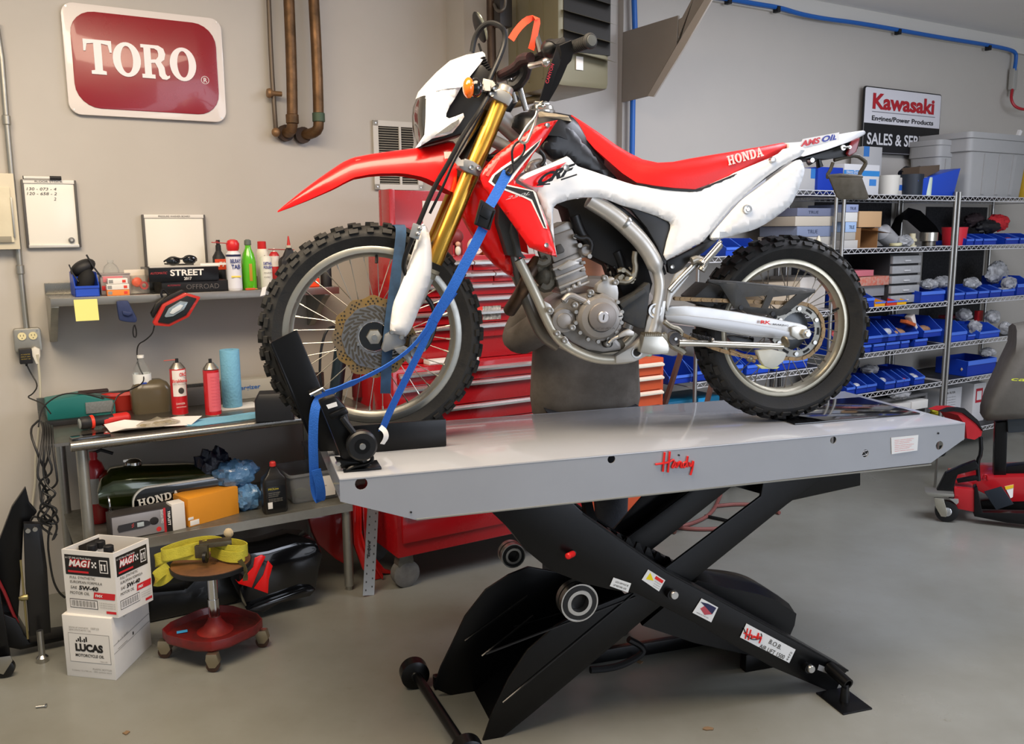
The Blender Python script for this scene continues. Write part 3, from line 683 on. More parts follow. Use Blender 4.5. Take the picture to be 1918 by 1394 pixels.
# ---- headlight mask
cen=C3((560,387),(450,408),(330,452),(230,538),(150,622),(92,688),(72,740))
sid=C3((580,412),(512,500),(440,590),(400,640),(300,650),(200,672),(150,735))
ws=(.05,.085,.1,.11,.11,.105,.10)
secs=[]
for a,b_,w in zip(cen,sid,ws):
    A=bp(*a,0);Bq=bp(*b_,w);L=[Vector((A.x,-w*.0,A.z)),Vector((A.x*.75+Bq.x*.25,-w*.55,A.z*.8+Bq.z*.2)),Vector((A.x*.35+Bq.x*.65,-w*.9,A.z*.4+Bq.z*.6)),Vector((Bq.x,-w,Bq.z))]
    L=L[::-1]+[Vector((p.x,-p.y,p.z)) for p in L[1:]]
    secs.append(L+[p+Vector((.006,0,-.004)) for p in L[::-1]])
MB().loft(secs).build('number_plate_mask',wht,bike,ang=50)
sp=C3((152,738),(175,675),(230,660),(330,645),(410,600),(420,640),(370,730),(330,790),(305,845),(303,870),(325,882),(370,868),(430,843),(438,870),(400,930),(350,990),(290,1012),(200,1032),(110,1090),(72,1105),(140,1005),(148,900))
sheet('mask_side',b2(sp,.105),lambda x,z:.10,wht,bike,bulge=.008,r=.012,th=.004,grid=.02)
sheet('mask_side',b2(sp,.105),lambda x,z:.10,wht,bike,bulge=.008,r=.012,th=.004,grid=.02,side=1)
gm=C3((215,1012),(345,918),(400,888),(395,915),(338,975))
sheet('mask_mesh',b2(gm,.112),lambda x,z:.1085,M('perforated grey','#7d7e7c',.6,var=.4,vs=400),bike,bulge=0,r=0,th=.002,grid=0)
# lens & housing
lc_=C3((72,745),(50,800),(44,870),(48,960),(62,1050),(76,1100));ls=C3((148,712),(148,780),(145,860),(142,930),(130,1010),(80,1100))
secs=[]
for a,b_ in zip(lc_,ls):
    A=bp(*a,0);Bq=bp(*b_,.098);L=[Vector((A.x+(Bq.x-A.x)*q,-.098*sin(q*pi/2)**.6 if q else 0,A.z+(Bq.z-A.z)*q)) for q in (1,.7,.4,.15,0)]
    L=L+[Vector((p.x,-p.y,p.z)) for p in L[:-1][::-1]];secs.append(L)
MB().loft(secs,closed=False,caps=False).build('headlight_lens',M('lens smoke','#43423f',.08,coat=1,metal=.3),bike,ang=50)
pp=b2(C3((180,690),(400,600),(560,480),(640,560),(650,650),(560,850),(430,1000),(330,1030),(120,1090),(160,900)),.05)
MB().prism(pp,lambda p:(p[0],-.07,p[1]),lambda p:(p[0],.07,p[1])).build('headlight_housing',blp,bike,bevel=.01)
mb=MB()
for k in range(7):
    a=bp(*C3((565+k*9,430+k*17))[0],.05);mb.lathe(a,(.35,0,-.9),[(0,.010),(.003,.013),(.006,.010)],12)
mb.build('rubber_boot',blkm,bike)
# turn signal
q=bp(*C3((468,655))[0],.24);o=MB().ell(q,(.0175,.028,.030),16,10).build('turn_signal_lens',M('amber lens','#f07010',.12,coat=1,emit=.15),bike)
mb=MB();mb.ell(bp(*C3((522,655))[0],.235),(.021,.027,.028),16,10);mb.tube([bp(*C3((540,660))[0],.23),bp(*C3((590,670))[0],.1)],.009,10);mb.build('turn_signal_body',M('gloss black plastic','#0d0d0e',.15,coat=.6),bike)
# ---- clutch cable loop, mirror
MB().tube([bp(*p) for p in C3((590,690,.08),(640,560,.08),(695,440,.06),(735,330,.05),(742,240,.05),(700,185,.05),(625,165,.04),(555,205,.03),(510,290,.02),(495,390,.02))],.0085,10,smooth=3).build('clutch_cable',blkm,bike)
MB().tube([bp(*p) for p in C3((545,330,-.2),(578,430,-.12),(620,540,-.05))],.004,8).build('mirror_stem',blkm,bike)
A=bp(*C3((508,88))[0],-.25);Bq=bp(*C3((590,318))[0],-.25);m=(A+Bq)/2;L=(Bq-A).length/2;th_=atan2(Bq.x-A.x,-(Bq.z-A.z))
R3=Matrix.Rotation(-th_,3,'Y')@Matrix.Rotation(radians(14),3,'Z')
o=MB().ell(m,(.010,.034,L),20,12,R3).build('mirror',blp,bike)
MB().ell(m+Vector((.006,-.012,0)),(.006,.028,L*.93),20,12,R3).build('mirror_glass',M('mirror glass','#9a9e90',.08,metal=.6),o)
# ---- handlebar
HB=[bp(*p) for p in C3((790,560,-.05),(800,555,.05),(880,500,.10),(960,440,.16),(1050,390,.22),(1180,370,.29),(1370,310,.40))]
far=[Vector((p.x-.03,-p.y,p.z)) for p in HB[::-1]]
MB().tube(far[:-1]+HB[1:],.0115,12,smooth=2).build('handlebar',blkm,bike)
g0=bp(*C3((1190,375))[0],.29);g1=bp(*C3((1365,310))[0],.40)
mb=MB();n_=14;d=(g1-g0);prof=[]
for i in range(n_): prof+=[(d.length*i/n_,.0165),(d.length*(i+.6)/n_,.0165),(d.length*(i+.62)/n_,.0185),(d.length*(i+.98)/n_,.0185)]
mb.lathe(g0,d,prof+[(d.length,.019),(d.length+.004,.022),(d.length+.01,.022),(d.length+.014,.018)],20);o=mb.build('grip',M('grip rubber','#2b2b2a',.7),bike)
MB().lathe(g1+d.normalized()*.0125,d,[(0,.0),(0,.016),(.004,.015),(.005,.001)],20).build('grip_end',K('#565855',.6),o)
h0=Vector((g0.x-.03,-g0.y,g0.z));h1=Vector((g1.x-.03,-g1.y,g1.z));MB().cyl(h0,h1,.018,n=16).build('grip',M('grip rubber','#2b2b2a'),bike)
# switch pod, perch, lever
MB().ell(bp(*C3((1080,365))[0],.26),(.03,.035,.028),16,10).build('switch_pod',blp,bike)
MB().tube([bp(*C3((1010,400))[0],.25),bp(*C3((965,240))[0],.22)],[.012,.010],10).build('mirror_mount_boot',blkm,bike)
lv=[bp(*p) for p in C3((930,490,.26),(980,480,.31),(1045,465,.36))]
MB().tube(lv,[.009,.008,.007],10,smooth=1).build('clutch_lever',M('polished lever','#c9c5bf',.2,metal=.9),bike).name='clutch_lever'
MB().ell(lv[-1],(.0125,.0125,.0125),14,10).build('lever_ball',M('polished lever','#c9c5bf'),bike)
MB().tube([bp(*p) for p in C3((700,560,.06),(820,500,.12),(870,440,.15),(930,430,.2))],[.013,.014,.018,.016],10,smooth=1).build('bar_clamp_cover',M('maroon speckled pad','#1c1718',.6,var=.6,vs=90,col2='#3a1c1e'),bike)
MB().tube([bp(*p) for p in C3((880,450,.14),(900,540,.12),(830,640,.10),(770,640,.09))],.019,10,smooth=1).build('throttle_housing',blkm,bike)
# ---- tank
tk=list(zip(C4((225,205),(260,145),(300,125),(440,115),(560,130),(660,145),(760,235),(900,350)),C4((230,230),(280,250),(330,280),(450,290),(560,300),(660,340),(760,450),(900,560)),(.05,.09,.11,.125,.12,.1,.08,.07)))
secs=[]
for a,b_,w in tk:
    A=bp(*a,0);Bq=bp(*b_,w);L=[]
    for k in range(9):
        t=pi*k/8;L.append(Vector((A.x+(Bq.x-A.x)*(1-abs(sin(t)))*.6,-w*cos(t),Bq.z+(A.z-Bq.z)*sin(t)**.55)))
    secs.append(L)
MB().loft(secs).build('fuel_tank',M('tank black','#17181a',.36),bike,ang=60)
q=bp(*C4((455,108))[0],0)
o=MB().lathe(q-Vector((0,0,.01)),(0,0,1),[(0,.045),(.008,.045),(.012,.04),(.022,.038),(.026,.03)],28).build('fuel_cap',M('cap silver','#c2bfb8',.25,metal=.9),bike)
MB().box(q+Vector((.0,0,.022)),(.05,.016,.012)).build('cap_handle',steel,o,bevel=.003)
sheet('tank_side_panel',b2(C4((592,172),(625,178),(672,192),(720,235),(800,330),(900,430),(1000,530),(1060,585),(1108,650),(980,612),(850,562),(725,520),(690,490),(640,450),(570,470),(470,375),(510,300),(560,215)),.14),lambda x,z:.125-.09*max(0,min(1,(x-.45)/.5)),M('tank black','#17181a'),bike,bulge=.012,r=.03,th=.02,grid=.02)
sheet('tank_top_highlight',b2(C4((430,118),(560,132),(650,150),(680,190),(590,178),(500,175),(430,165)),.10),lambda x,z:.105,M('tank highlight beige','#b9ac93',.2,coat=.8,metal=.3),bike,bulge=.008,r=.015,th=.02,grid=.02)  # bright reflection on the black tank top, painted in as a beige patch
# ---- shroud
def dsh(x,z): return .205-.05*max(0,min(1,(z-1.55)/.4))
sh=C4((598,168),(560,175),(470,195),(400,232),(300,300),(130,430),(40,530),(10,580),(8,620),(30,680),(80,745),(140,812),(185,875),(280,1010),(360,1130),(440,1162),(562,1200),(546,1120),(505,960),(410,722),(385,705),(275,648),(268,625),(285,600),(340,540),(405,430),(468,355),(520,290),(560,225))
sheet('radiator_shroud',b2(sh,.19),dsh,red,bike,bulge=.012,r=.03,th=.006,grid=.012)
sheet('radiator_shroud',b2(sh,.19),dsh,red,bike,bulge=.012,r=.025,th=.006,grid=.03,side=1)
def gfx(pts,mat,d=.19,dz=.0135,nm='decal',df=None):
    f=df or dsh
    return sheet(nm,b2(pts,d),lambda x,z:f(x,z)+dz,mat,bike,bulge=0,r=0,th=.0015,grid=0)
gw=M('decal white','#e4e4e4',.3);gb=M('decal black','#1a1a1c',.35,var=.5,vs=120,col2='#2e2e30')
gfx(C4((60,640),(90,590),(160,530),(330,420),(470,310),(440,370),(330,500),(240,620),(200,660),(395,705),(412,722),(490,990),(462,985),(372,785),(318,757),(100,672)),gw)
gfx(C4((85,635),(110,590),(170,545),(330,440),(455,325),(425,375),(320,490),(225,600),(180,668),(390,712),(480,985),(466,975),(382,770),(322,742),(105,655)),gb,dz=.015)
gfx(C4((40,590),(130,470),(140,480),(60,600)),M('decal pale red','#f06a60',.3),dz=.013)
def btext(s,p0,p1,h,mat,d,bold=0,shear=0,off=.002,fn=None):
    a=bp(*p0,d);b_=bp(*p1,d);a.y=b_.y=-d-off;xd=b_-a
    return txt(s,bike,a,xd,Vector((-xd.z,0,xd.x)),h,mat,wid=xd.length,bold=bold,shear=shear)
p0,p1=C4((185,775),(370,735));btext('250L',p0,p1,.0085,M('silver letter','#c8c8c8',.3,metal=.4),.225,shear=.5)
for p in C4((500,218),(490,1112)):
    v=bp(*p,.21);MB().lathe(v,(0,1,0),[(-.004,.003),(-.005,.007),(.012,.0085)],14).build('shroud_screw',steel,bike)
# ---- white main panel
def dmp(x,z):
    return .185-.055*max(0,min(1,(x-.35)/.45))
wp=C4((270,628),(285,608),(330,578),(480,520),(640,450),(662,462),(690,492),(725,524),(860,566),(1000,612),(1160,660),(1300,682),(1460,698),(1560,706),(1620,702),(1740,650),(1880,592))+C6((629,466),(760,410),(920,346),(1010,300),(1050,262),(1180,235),(1240,262),(1190,325),(1150,345),(1020,415),(900,500),(790,590),(700,672),(600,765),(500,885),(430,975),(370,1045),(200,1130),(60,1205),(48,1190),(36,1160),(60,1050),(92,940),(94,905),(80,880),(0,843))+C4((1340,897),(1200,850),(1060,812),(975,778),(930,765),(880,755),(760,757),(640,780),(565,806),(542,828),(535,870),(537,960),(548,1100),(566,1198),(546,1120),(505,960),(410,722),(385,705))
sheet('side_panel',b2(wp,.15),dmp,wht,bike,bulge=.012,r=.02,th=.006,grid=.014)
sheet('side_panel',b2(wp,.15),dmp,wht,bike,bulge=.012,r=.02,th=.006,grid=.05,side=1)
gfx(C4((312,636),(345,615),(500,545),(655,488),(570,565),(500,640),(470,678),(410,680)),red,d=.19,dz=.013,df=dmp)
p0,p1=C4((430,664),(735,560));btext('CRF',p0,p1,.026,M('decal solid black','#101012',.3),.20,bold=.05,shear=.75)
for q in ((420,665),(520,655)),((600,625),(720,585)): MB().band([bp(*p,.2) for p in C4(*q)],.0022,(0,0,1),.001).build('decal',M('decal solid black','#101012'),bike)
v=bp(*C4((640,535))[0],.2);MB().lathe(v,(0,1,0),[(-.003,.004),(-.004,.009),(.006,.0105)],16).build('panel_screw',steel,bike)
sc=C6((1190,352),(1208,385),(1218,430),(1212,490),(1190,560),(1150,650),(1105,740),(1030,800),(950,860),(870,910),(800,945),(640,990),(460,1040),(432,1030),(425,1005),(460,950),(540,860),(620,765),(700,682),(800,612),(900,538),(1000,460),(1100,387),(1150,358))
sheet('exhaust_side_cover',b2(sc,.15),lambda x,z:.135,wht,bike,bulge=.02,r=.035,th=.01,grid=.02,soft=1)
sheet('exhaust_side_cover',b2(sc,.15),lambda x,z:.135,wht,bike,bulge=.02,r=.035,th=.01,grid=.04,soft=1,side=1)
v=bp(*C6((722,775))[0],.16);MB().lathe(v,(0,1,0),[(-.004,.006),(-.002,.008),(-.003,.014),(.006,.016)],20).build('cover_bolt',steel,bike)
# gap filler: black inner fender between the two white panels
gf=C6((1200,330),(1100,385),(900,530),(700,675),(540,850),(430,1000),(430,1040),(370,1060),(430,960),(700,640),(900,480),(1150,335))
sheet('inner_fender',b2([(p[0]-6,p[1]-3) for p in gf[:6]]+[(p[0]-6,p[1]) for p in gf[6:]],.12),lambda x,z:.12,blp,bike,bulge=0,r=0,th=.03,grid=0)
p0,p1=(1256,0),(0,0)
# ---- seat
st=list(zip(C4((668,145),(760,200),(860,268),(1000,370),(1100,430),(1190,475),(1300,500),(1450,492),(1600,462),(1740,438),(1911,410))+C6((800,252),(920,232),(1000,216),(1045,238)),
            C4((672,165),(748,275),(850,392),(960,490),(1060,577),(1165,645),(1300,668),(1450,686),(1600,695),(1740,645),(1911,574))+C6((800,385),(920,335),(1005,298),(1052,258)),
            (.06,.07,.08,.09,.10,.115,.13,.135,.135,.13,.12,.11,.1,.085,.05)))
secs=[]
for a,b_,w in st:
    A=bp(*a,w*.5);Bq=bp(*b_,w);L=[]
    hh=A.z-Bq.z
    for (yy,zz) in ((-1,0),(-1.0,.35),(-.98,.65),(-.9,.88),(-.72,.99),(-.35,1.01),(0,1.02),(.35,1.01),(.72,.99),(.9,.88),(.98,.65),(1,.35),(1,0)):
        L.append(Vector((A.x+(Bq.x-A.x)*(1-zz),w*yy,Bq.z+hh*zz)))
    secs.append(L)
MB().loft(secs).build('seat',M('red seat vinyl','#de1512',.42,bump=.08,bs=300),bike,ang=60)
MB().tube([bp(p[0],p[1]+1,.135 if 1200<p[0]<1400 else .12) for p in C4((1165,655),(1300,676),(1450,693),(1600,702),(1650,692),(1740,652),(1911,582))],.004,6).build('seat_trim',blp,bike)
p0=C6((575,402))[0];p1=C6((888,318))[0];a=bp(*p0,.14);b_=bp(*p1,.14);xd=b_-a
a.y=-.128;w_=xd.length
slab('HONDA',bike,a,Vector((xd.x,.012,xd.z)),Vector((-xd.z,0,xd.x)),.030,M('seat print white','#eae0da',.5),wid=w_,t=.002,shear=-.05)
v=bp(*C6((935,357))[0],.15);MB().lathe(v,(0,1,0),[(-.003,.004),(-.004,.009),(.01,.011)],16).build('seat_bolt',steel,bike)
# ---- tail fender
tl=list(zip(C6((1040,215),(1200,205),(1400,165),(1600,125),(1690,110),(1704,128)),C6((1060,290),(1190,330),(1400,268),(1560,212),(1660,170),(1704,146)),(.085,.09,.085,.075,.06,.03)))
secs=[]
for a,b_,w in tl:
    A=bp(*a,w*.6);Bq=bp(*b_,w);hh=A.z-Bq.z;L=[]
    for (yy,zz) in ((-1,0),(-1.0,.5),(-.93,.85),(-.6,1),(0,1.05),(.6,1),(.93,.85),(1,.5),(1,0)): L.append(Vector((A.x+(Bq.x-A.x)*(1-zz),w*yy,Bq.z+hh*zz)))
    secs.append(L)
MB().loft(secs).build('rear_fender',wht,bike,ang=50)
a,b_=[bp(*p,.095) for p in C6((1165,248),(1500,178))]
sheet('sticker',[(a.x-.008,a.z-.006),(b_.x+.004,b_.z-.004),(b_.x+.004,b_.z+.022),(a.x+.01,a.z+.026)],lambda x,z:.0935-.012*max(0,(x-a.x)/(b_.x-a.x)),gw,bike,bulge=0,r=0,th=.001,grid=0)
m_=a.lerp(b_,.55)
for s,q0,q1,col in (('AMS',a,m_,'#c8202a'),('OIL',m_+Vector((.003,0,.0015)),b_,'#22329a')):
    q=q0.copy();q.y=-.0955+.012*((q0.x-a.x)/(b_.x-a.x));xd=q1-q0;txt(s,bike,q,Vector((xd.x,.008,xd.z)),Vector((-xd.z,0,xd.x)),.0175,K(col,.35),wid=(Vector((q1.x,0,q1.z))-Vector((q0.x,0,q0.z))).length,bold=.035,shear=.35)
# tail underside, reflector, plate bracket
def prs(nm,pts,d0,d1,mat,bev=.003,par=bike,dd=None):
    poly=b2(pts,dd if dd is not None else d0);return MB().prism(poly,lambda p:(p[0],-d0,p[1]),lambda p:(p[0],-d1,p[1])).build(nm,mat,par,bevel=bev)
prs('tail_underside',C6((1190,345),(1400,278),(1560,225),(1650,185),(1655,260),(1600,320),(1400,355),(1250,350)),.06,-.06,blp,dd=.06)
prs('rear_reflector',C6((1560,305),(1600,200),(1670,170),(1640,290),(1580,330)),.075,.062,M('red reflector','#7a1820',.2,coat=.6),dd=.075)
mb=MB();v=bp(*C6((1530,255))[0],.09);mb.lathe(v,(0,1,0),[(0,.005),(0,.009),(.004,.010)],14);v=bp(*C6((1585,250))[0],.1);mb.lathe(v,(0,1,0),[(0,.006),(.05,.006)],10);mb.tube([bp(*C6((1530,255))[0],.09),v],.003,6);mb.build('bolt',steel,bike)
pb=M('dirty brown bracket','#4a4436',.6,var=.3,vs=30)
mb=MB();mb.tube([bp(*p,.05) for p in C6((1450,360),(1560,330),(1640,320),(1690,350),(1720,380),(1700,420),(1660,480),(1680,510))],.007,8,smooth=1);mb.tube([bp(*p,.06) for p in C6((1440,380),(1420,440),(1395,480),(1400,515))],.006,8);mb.tube([bp(*p,.06) for p in C6((1390,500),(1500,490),(1680,505))],.008,8);mb.build('plate_bracket',pb,bike)
prs('licence_plate',C6((1405,500),(1690,508),(1745,665),(1735,692),(1500,690),(1475,670)),.07,.062,pb,dd=.07,bev=.004)
mb=MB();mb.tube([bp(*p,.04) for p in C6((1230,380),(1310,340),(1330,420))],.012,8);mb.build('tail_wiring',blp,bike)
mb=MB();mb.lathe(bp(*C6((1268,360))[0],.07),(0,1,0),[(0,.008),(.02,.008)],12);mb.build('lock_cylinder',steel,bike)
# ---- frame
def ftube(nm,pts,r,d,mat=frm,n=14,par=bike,sm=2,flat=None): return MB().tube([bp(p[0],p[1],p[2] if len(p)>2 else d) for p in pts],r,n,smooth=sm).build(nm,mat,par)
for s in (1,-1):
    P_=[bp(*p,.115) for p in C5((690,165),(860,270),(960,360),(1060,460),(1140,580),(1190,720),(1190,820),(1165,930),(1150,1050),(1120,1130))]
    P_=[Vector((p.x,p.y*s,p.z)) for p in P_]
    MB().tube(P_,(.028,.018),16,smooth=2,flat=(1,0,.4)).build('frame_spar',frm,bike)
    P_=[bp(*p,.10) for p in C5((195,590),(260,720),(340,890),(400,1030),(470,1150),(580,1230),(730,1290),(880,1298),(1000,1285),(1100,1220),(1150,1150))]
    P_=[Vector((p.x,p.y*s,p.z)) for p in P_];MB().tube(P_,.0165,14,smooth=2).build('frame_cradle',M('frame warm silver','#bab6a8',.36,metal=.6,var=.15,vs=10),bike)
MB().tube([bp(*p,0) for p in C4((100,120),(250,260),(420,330),(700,500))],.035,14).build('backbone',frm,bike)
MB().tube([bp(*p,.03) for p in C4((90,330),(190,380),(250,420))],.02,12).build('cross_brace',frm,bike)
MB().lathe(bp(*C5((930,325))[0],.115),bp(*C5((960,350))[0],.115)-bp(*C5((930,325))[0],.115),[(0,.029),(.006,.031),(.014,.029)],20).build('weld_collar',steel,bike)
prs('pivot_plate',C5((1150,880),(1235,880),(1225,960),(1200,1120),(1080,1120),(1100,1020),(1130,950)),.125,.10,frm)
v=bp(*C5((1160,950))[0],.13);o=MB().lathe(v,(0,1,0),[(0,.008),(.0,.011),(.006,.011),(.006,.018),(0,.019),(.0,.024),(.02,.024)],24).build('swingarm_pivot',steel,bike)
prs('lower_bracket',C5((880,1270),(1000,1200),(1090,1120),(1200,1110),(1255,1200),(1250,1250),(1130,1260),(1020,1310),(880,1325)),.125,.085,frm,bev=.008)
v=bp(*C5((1030,1245))[0],.128);MB().lathe(v,(0,1,0),[(.002,.012),(0,.014),(0,.019),(.01,.02)],20).build('frame_hole_ring',steel,bike);MB().cyl(v+Vector((0,.001,0)),v+Vector((0,.01,0)),.013).build('frame_hole',dk,bike)
ftube('subframe_tube',C5((1260,810),(1330,730),(1450,610),(1500,590)),.011,.13,steel,sm=1)
# passenger peg
prs('peg_bracket',C5((1300,690),(1380,640),(1400,700),(1330,790),(1280,850),(1245,960),(1235,900),(1250,800)),.125,.115,frm)
a=bp(*C6((345,1235))[0],.17);b_=bp(*C6((492,1068))[0],.17);d=b_-a
mb=MB();pr=[]
for i in range(10): pr+=[(d.length*i/10,.015),(d.length*(i+.5)/10,.015),(d.length*(i+.5)/10,.0125),(d.length*(i+.95)/10,.0125)]
for k in range(8):
    mb.cyl(a+Vector((0,.013*cos(k*pi/4),.013*sin(k*pi/4))),b_+Vector((0,.013*cos(k*pi/4),.013*sin(k*pi/4))),.0035,n=6)
mb.cyl(a,b_,.012);mb.build('passenger_peg',chrome,bike)
ftube('peg_hanger',C6((250,1210),(300,1190),(370,1225),(330,1290)),.013,.15,M('cast warm','#a8a49a',.4,metal=.8),sm=1)
prs('rear_sub_plate',C5((1240,600),(1330,560),(1560,440),(1600,455),(1500,540),(1400,600),(1330,680),(1280,692),(1252,680)),.12,.10,blp)
v=bp(*C5((1280,640))[0],.126);MB().lathe(v,(0,1,0),[(0,.004),(-.001,.007),(.006,.008)],12).build('bolt',steel,bike)
# ---- airbox & dark interior
prs('airbox_cover',C4((940,765),(1060,808),(1340,893),(1420,925),(1438,960),(1430,1020),(1392,1180),(1385,1260),(1370,1250),(1320,1120),(1240,980),(1130,850),(1000,790)),.122,.10,M('airbox grey black','#2a2c2f',.45),bev=.004)
prs('airbox',C5((430,180),(700,150),(900,330),(1080,560),(1140,760),(1120,830),(950,900),(860,640),(700,560),(600,420),(540,230)),.05,-.08,M('deep black','#0a0a0b',.7),dd=.05)
prs('airbox_seal',C5((820,165),(900,195),(1030,300),(1120,400),(1190,540),(1240,690),(1225,700),(1160,540),(1080,420),(980,320)),.10,.06,blp)
# ---- radiator
prs('radiator',C5((150,330),(190,400),(215,540),(250,580),(180,570),(165,480),(140,400)),.15,.03,M('radiator','#3a3d40',.5,metal=.5),dd=.15)
prs('radiator_core',C5((60,180),(150,330),(200,570),(120,560),(50,330)),.12,-.12,M('radiator','#3a3d40'),dd=.12)
ftube('radiator_hose',C4((350,570,.12),(370,520,.12),(430,490,.12),(470,500,.12),(480,550,.12)),.012,.12,engl,sm=1)
MB().ell(bp(*C4((380,555))[0],.12),(.02,.02,.025),12,8).build('thermostat_housing',engl,bike)
ftube('wiring_loom',C2((1420,960),(1450,990),(1560,950),(1620,930)),.012,.06,blp,sm=1)
ftube('wiring_loom',C4((440,410),(470,440),(480,480),(450,520)),.006,.14,blp,sm=1)
# ---- exhaust header (rusty), far side
ftube('exhaust_header',C5((330,600,.03),(270,680,.06),(235,780,.06),(190,860,.0),(130,950,-.06)),.023,.0,M('heat stained pipe','#6e5a48',.35,metal=.85,var=.4,vs=9,col2='#3f3530'),sm=2)
ftube('down_tube',C5((40,150,.0),(110,420,.02),(170,640,.02),(260,900,.02),(350,1120,.02),(470,1200,.02)),.02,.02,M('tube shade','#6f6b64',.4,metal=.7),sm=2)
bst=M('dull bolt','#9a9791',.38,metal=.85)
# ---- engine
def pe(nm,pts,d0,d1,mat=eng,bev=.004,par=bike): return prs(nm,E1(*pts),d0,d1,mat,bev,par)
en=pe('engine',[(255,840),(330,770),(420,720),(560,700),(700,660),(830,740),(870,840),(860,1000),(800,1080),(850,1130),(860,1190),(700,1210),(560,1190),(420,1120),(330,1040),(270,960)],.10,-.12,eng,.01)
pe('cylinder',[(250,440),(490,330),(575,600),(330,705)],.075,-.075,eng,.006,en)
for k,(y0,c_) in enumerate(((.0,engl),(.36,engl),(.72,engl),(.93,engl))):
    A=Vector((262,480));Bq=Vector((335,700));C0=A.lerp(Bq,y0);A2=Vector((505,375));B2_=Vector((578,598));D0=A2.lerp(B2_,y0)
    pe('cylinder_band',[(C0.x-6,C0.y),(D0.x+4,D0.y),(D0.x+9,D0.y+22),(C0.x,C0.y+22)],.083,-.08,c_,.003,en)
pe('cylinder_head',[(225,300),(262,190),(430,130),(505,330),(268,430)],.08,-.08,eng,.006,en)
pe('head_cover',[(262,130),(385,68),(412,72),(440,120),(420,145),(270,215)],.07,-.07,engl,.008,en)
pe('head_boss',[(290,280),(330,262),(365,320),(355,340),(300,360),(280,345)],.092,.07,M('dark recess','#4c4a48',.5,metal=.5),.004,en)
for pts in ([(300,480),(400,405),(440,405),(500,430),(330,500)],[(378,650),(410,645),(415,680),(385,690)],[(425,625),(455,612),(465,650),(432,662)],[(470,600),(500,585),(508,625),(478,640)]):
    pe('cylinder_rib',pts,.088,.07,engl,.004,en)
for k in range(4):
    x=250+k*14;pe('water_jacket',[(500+0,300+k*60),(540,290+k*60),(548,320+k*60),(508,330+k*60)],.085,.06,eng,.003,en)
v=bp(*E1((545,320))[0],.09);MB().lathe(v,(0,1,0),[(0,.012),(-.012,.018),(.02,.024)],20).build('water_pump',eng,en)
for p in E1((580,372),(495,278),(455,200)): q=bp(*p,.105);MB().lathe(q,(0,1,0),[(0,.005),(0,.0075),(.02,.008)],12).build('bolt',bst,en)
MB().tube([bp(*p,.08) for p in E1((445,20),(470,100),(510,190),(560,250))],.018,12,smooth=1).build('coolant_hose',blkm,en)
MB().tube([bp(*p,.1) for p in E1((440,190),(500,220),(560,205),(600,260),(590,320))],.008,8,smooth=1).build('wire',blkm,en)
pe('crankcase_cover',[(470,880),(500,800),(560,740),(640,715),(700,690),(790,740),(850,830),(865,930),(850,1010),(790,1080),(700,1115),(610,1110),(540,1060),(480,980)],.135,.09,eng,.008,en)
pe('starter_gear_cover',[(640,660),(650,620),(700,580),(750,560),(780,550),(800,570),(802,600),(825,640),(832,690),(828,760),(760,780),(700,700),(645,690)],.128,.09,engl,.005,en)
v=bp(*E1((662,905))[0],.14);a=bp(*E1((662+190,905))[0],.14);R_=(a-v).length
MB().lathe((v.x,-.165,v.z),(0,1,0),[(.006,R_*.58),(.0,R_*.62),(.005,R_*.86),(.018,R_*.96),(.04,R_)],48).build('alternator_cover',eng,en)
v2=bp(*E1((690,900))[0],.165)
MB().lathe((v2.x,-.172,v2.z),(0,1,0),[(0,R_*.58),(.002,R_*.62),(.012,R_*.63)],48).build('alternator_face',M('cover face','#8a8480',.45,metal=.6),en)
o=MB().lathe((v2.x,-.178,v2.z),(0,1,0),[(0,R_*.22),(.002,R_*.255),(.008,R_*.26)],36).build('timing_cap',M('cap light','#b7b3b0',.3,metal=.8),en)
MB().box((v2.x,-.1785,v2.z),(.003,.002,.018),Matrix.Rotation(radians(10),3,'Y')).build('slot',dk,o)
v3=bp(*E1((834,893))[0],.15);o=MB().lathe((v3.x,-.16,v3.z),(0,1,0),[(0,R_*.13),(.002,R_*.155),(.03,R_*.16)],28).build('inspection_cap',engl,en);MB().box((v3.x,-.1605,v3.z),(.016,.002,.003),Matrix.Rotation(radians(-8),3,'Y')).build('slot',dk,o)
q=bp(*E1((618,1012))[0],.17);q.y=-.1735;txt('HONDA',en,q,(1,0,0),(0,0,1),.006,K('#5c5855',.4,.5),wid=.07,bold=.01)
for k in range(14):
    an=2*pi*k/14+.2
    if k in(2,3): continue
    q=Vector((v.x+R_*1.07*cos(an),-.140,v.z+R_*1.07*sin(an)));MB().lathe(q,(0,1,0),[(0,.003),(0,.0065),(.012,.0075)],10).build('bolt',bst,en)
MB().tube([bp(*p,.14) for p in E1((350,760),(390,715),(430,715),(480,740),(530,760),(590,812))],.0105,10,smooth=1).build('breather_pipe',eng,en)
MB().tube([bp(*p,.15) for p in E1((545,765),(592,815))],.0115,12).build('pipe_end',engl,en)
v=bp(*E1((345,930))[0],.1);MB().lathe((v.x,-.125,v.z),(0,1,0),[(.0,.018),(.002,.024),(.006,.026),(.008,.038),(.014,.04),(.03,.042)],30).build('balancer_cover',eng,en)
for p in E1((240,845),(365,1108),(452,798),(432,995),(592,688),(715,562),(808,600),(740,1135),(300,1045),(365,758),(200,275)):
    q=bp(*p,.145);MB().lathe(q,(0,1,0),[(0,.004),(-.001,.0065),(.0,.010),(.02,.010)],12).build('bolt',bst,en)
pe('engine_mount',[(180,760),(235,790),(270,850),(250,880),(215,880)],.115,.1,frm,.002,en);pe('engine_mount',[(300,1080),(370,1070),(400,1120),(430,1160),(340,1140)],.115,.1,frm,.002,en)
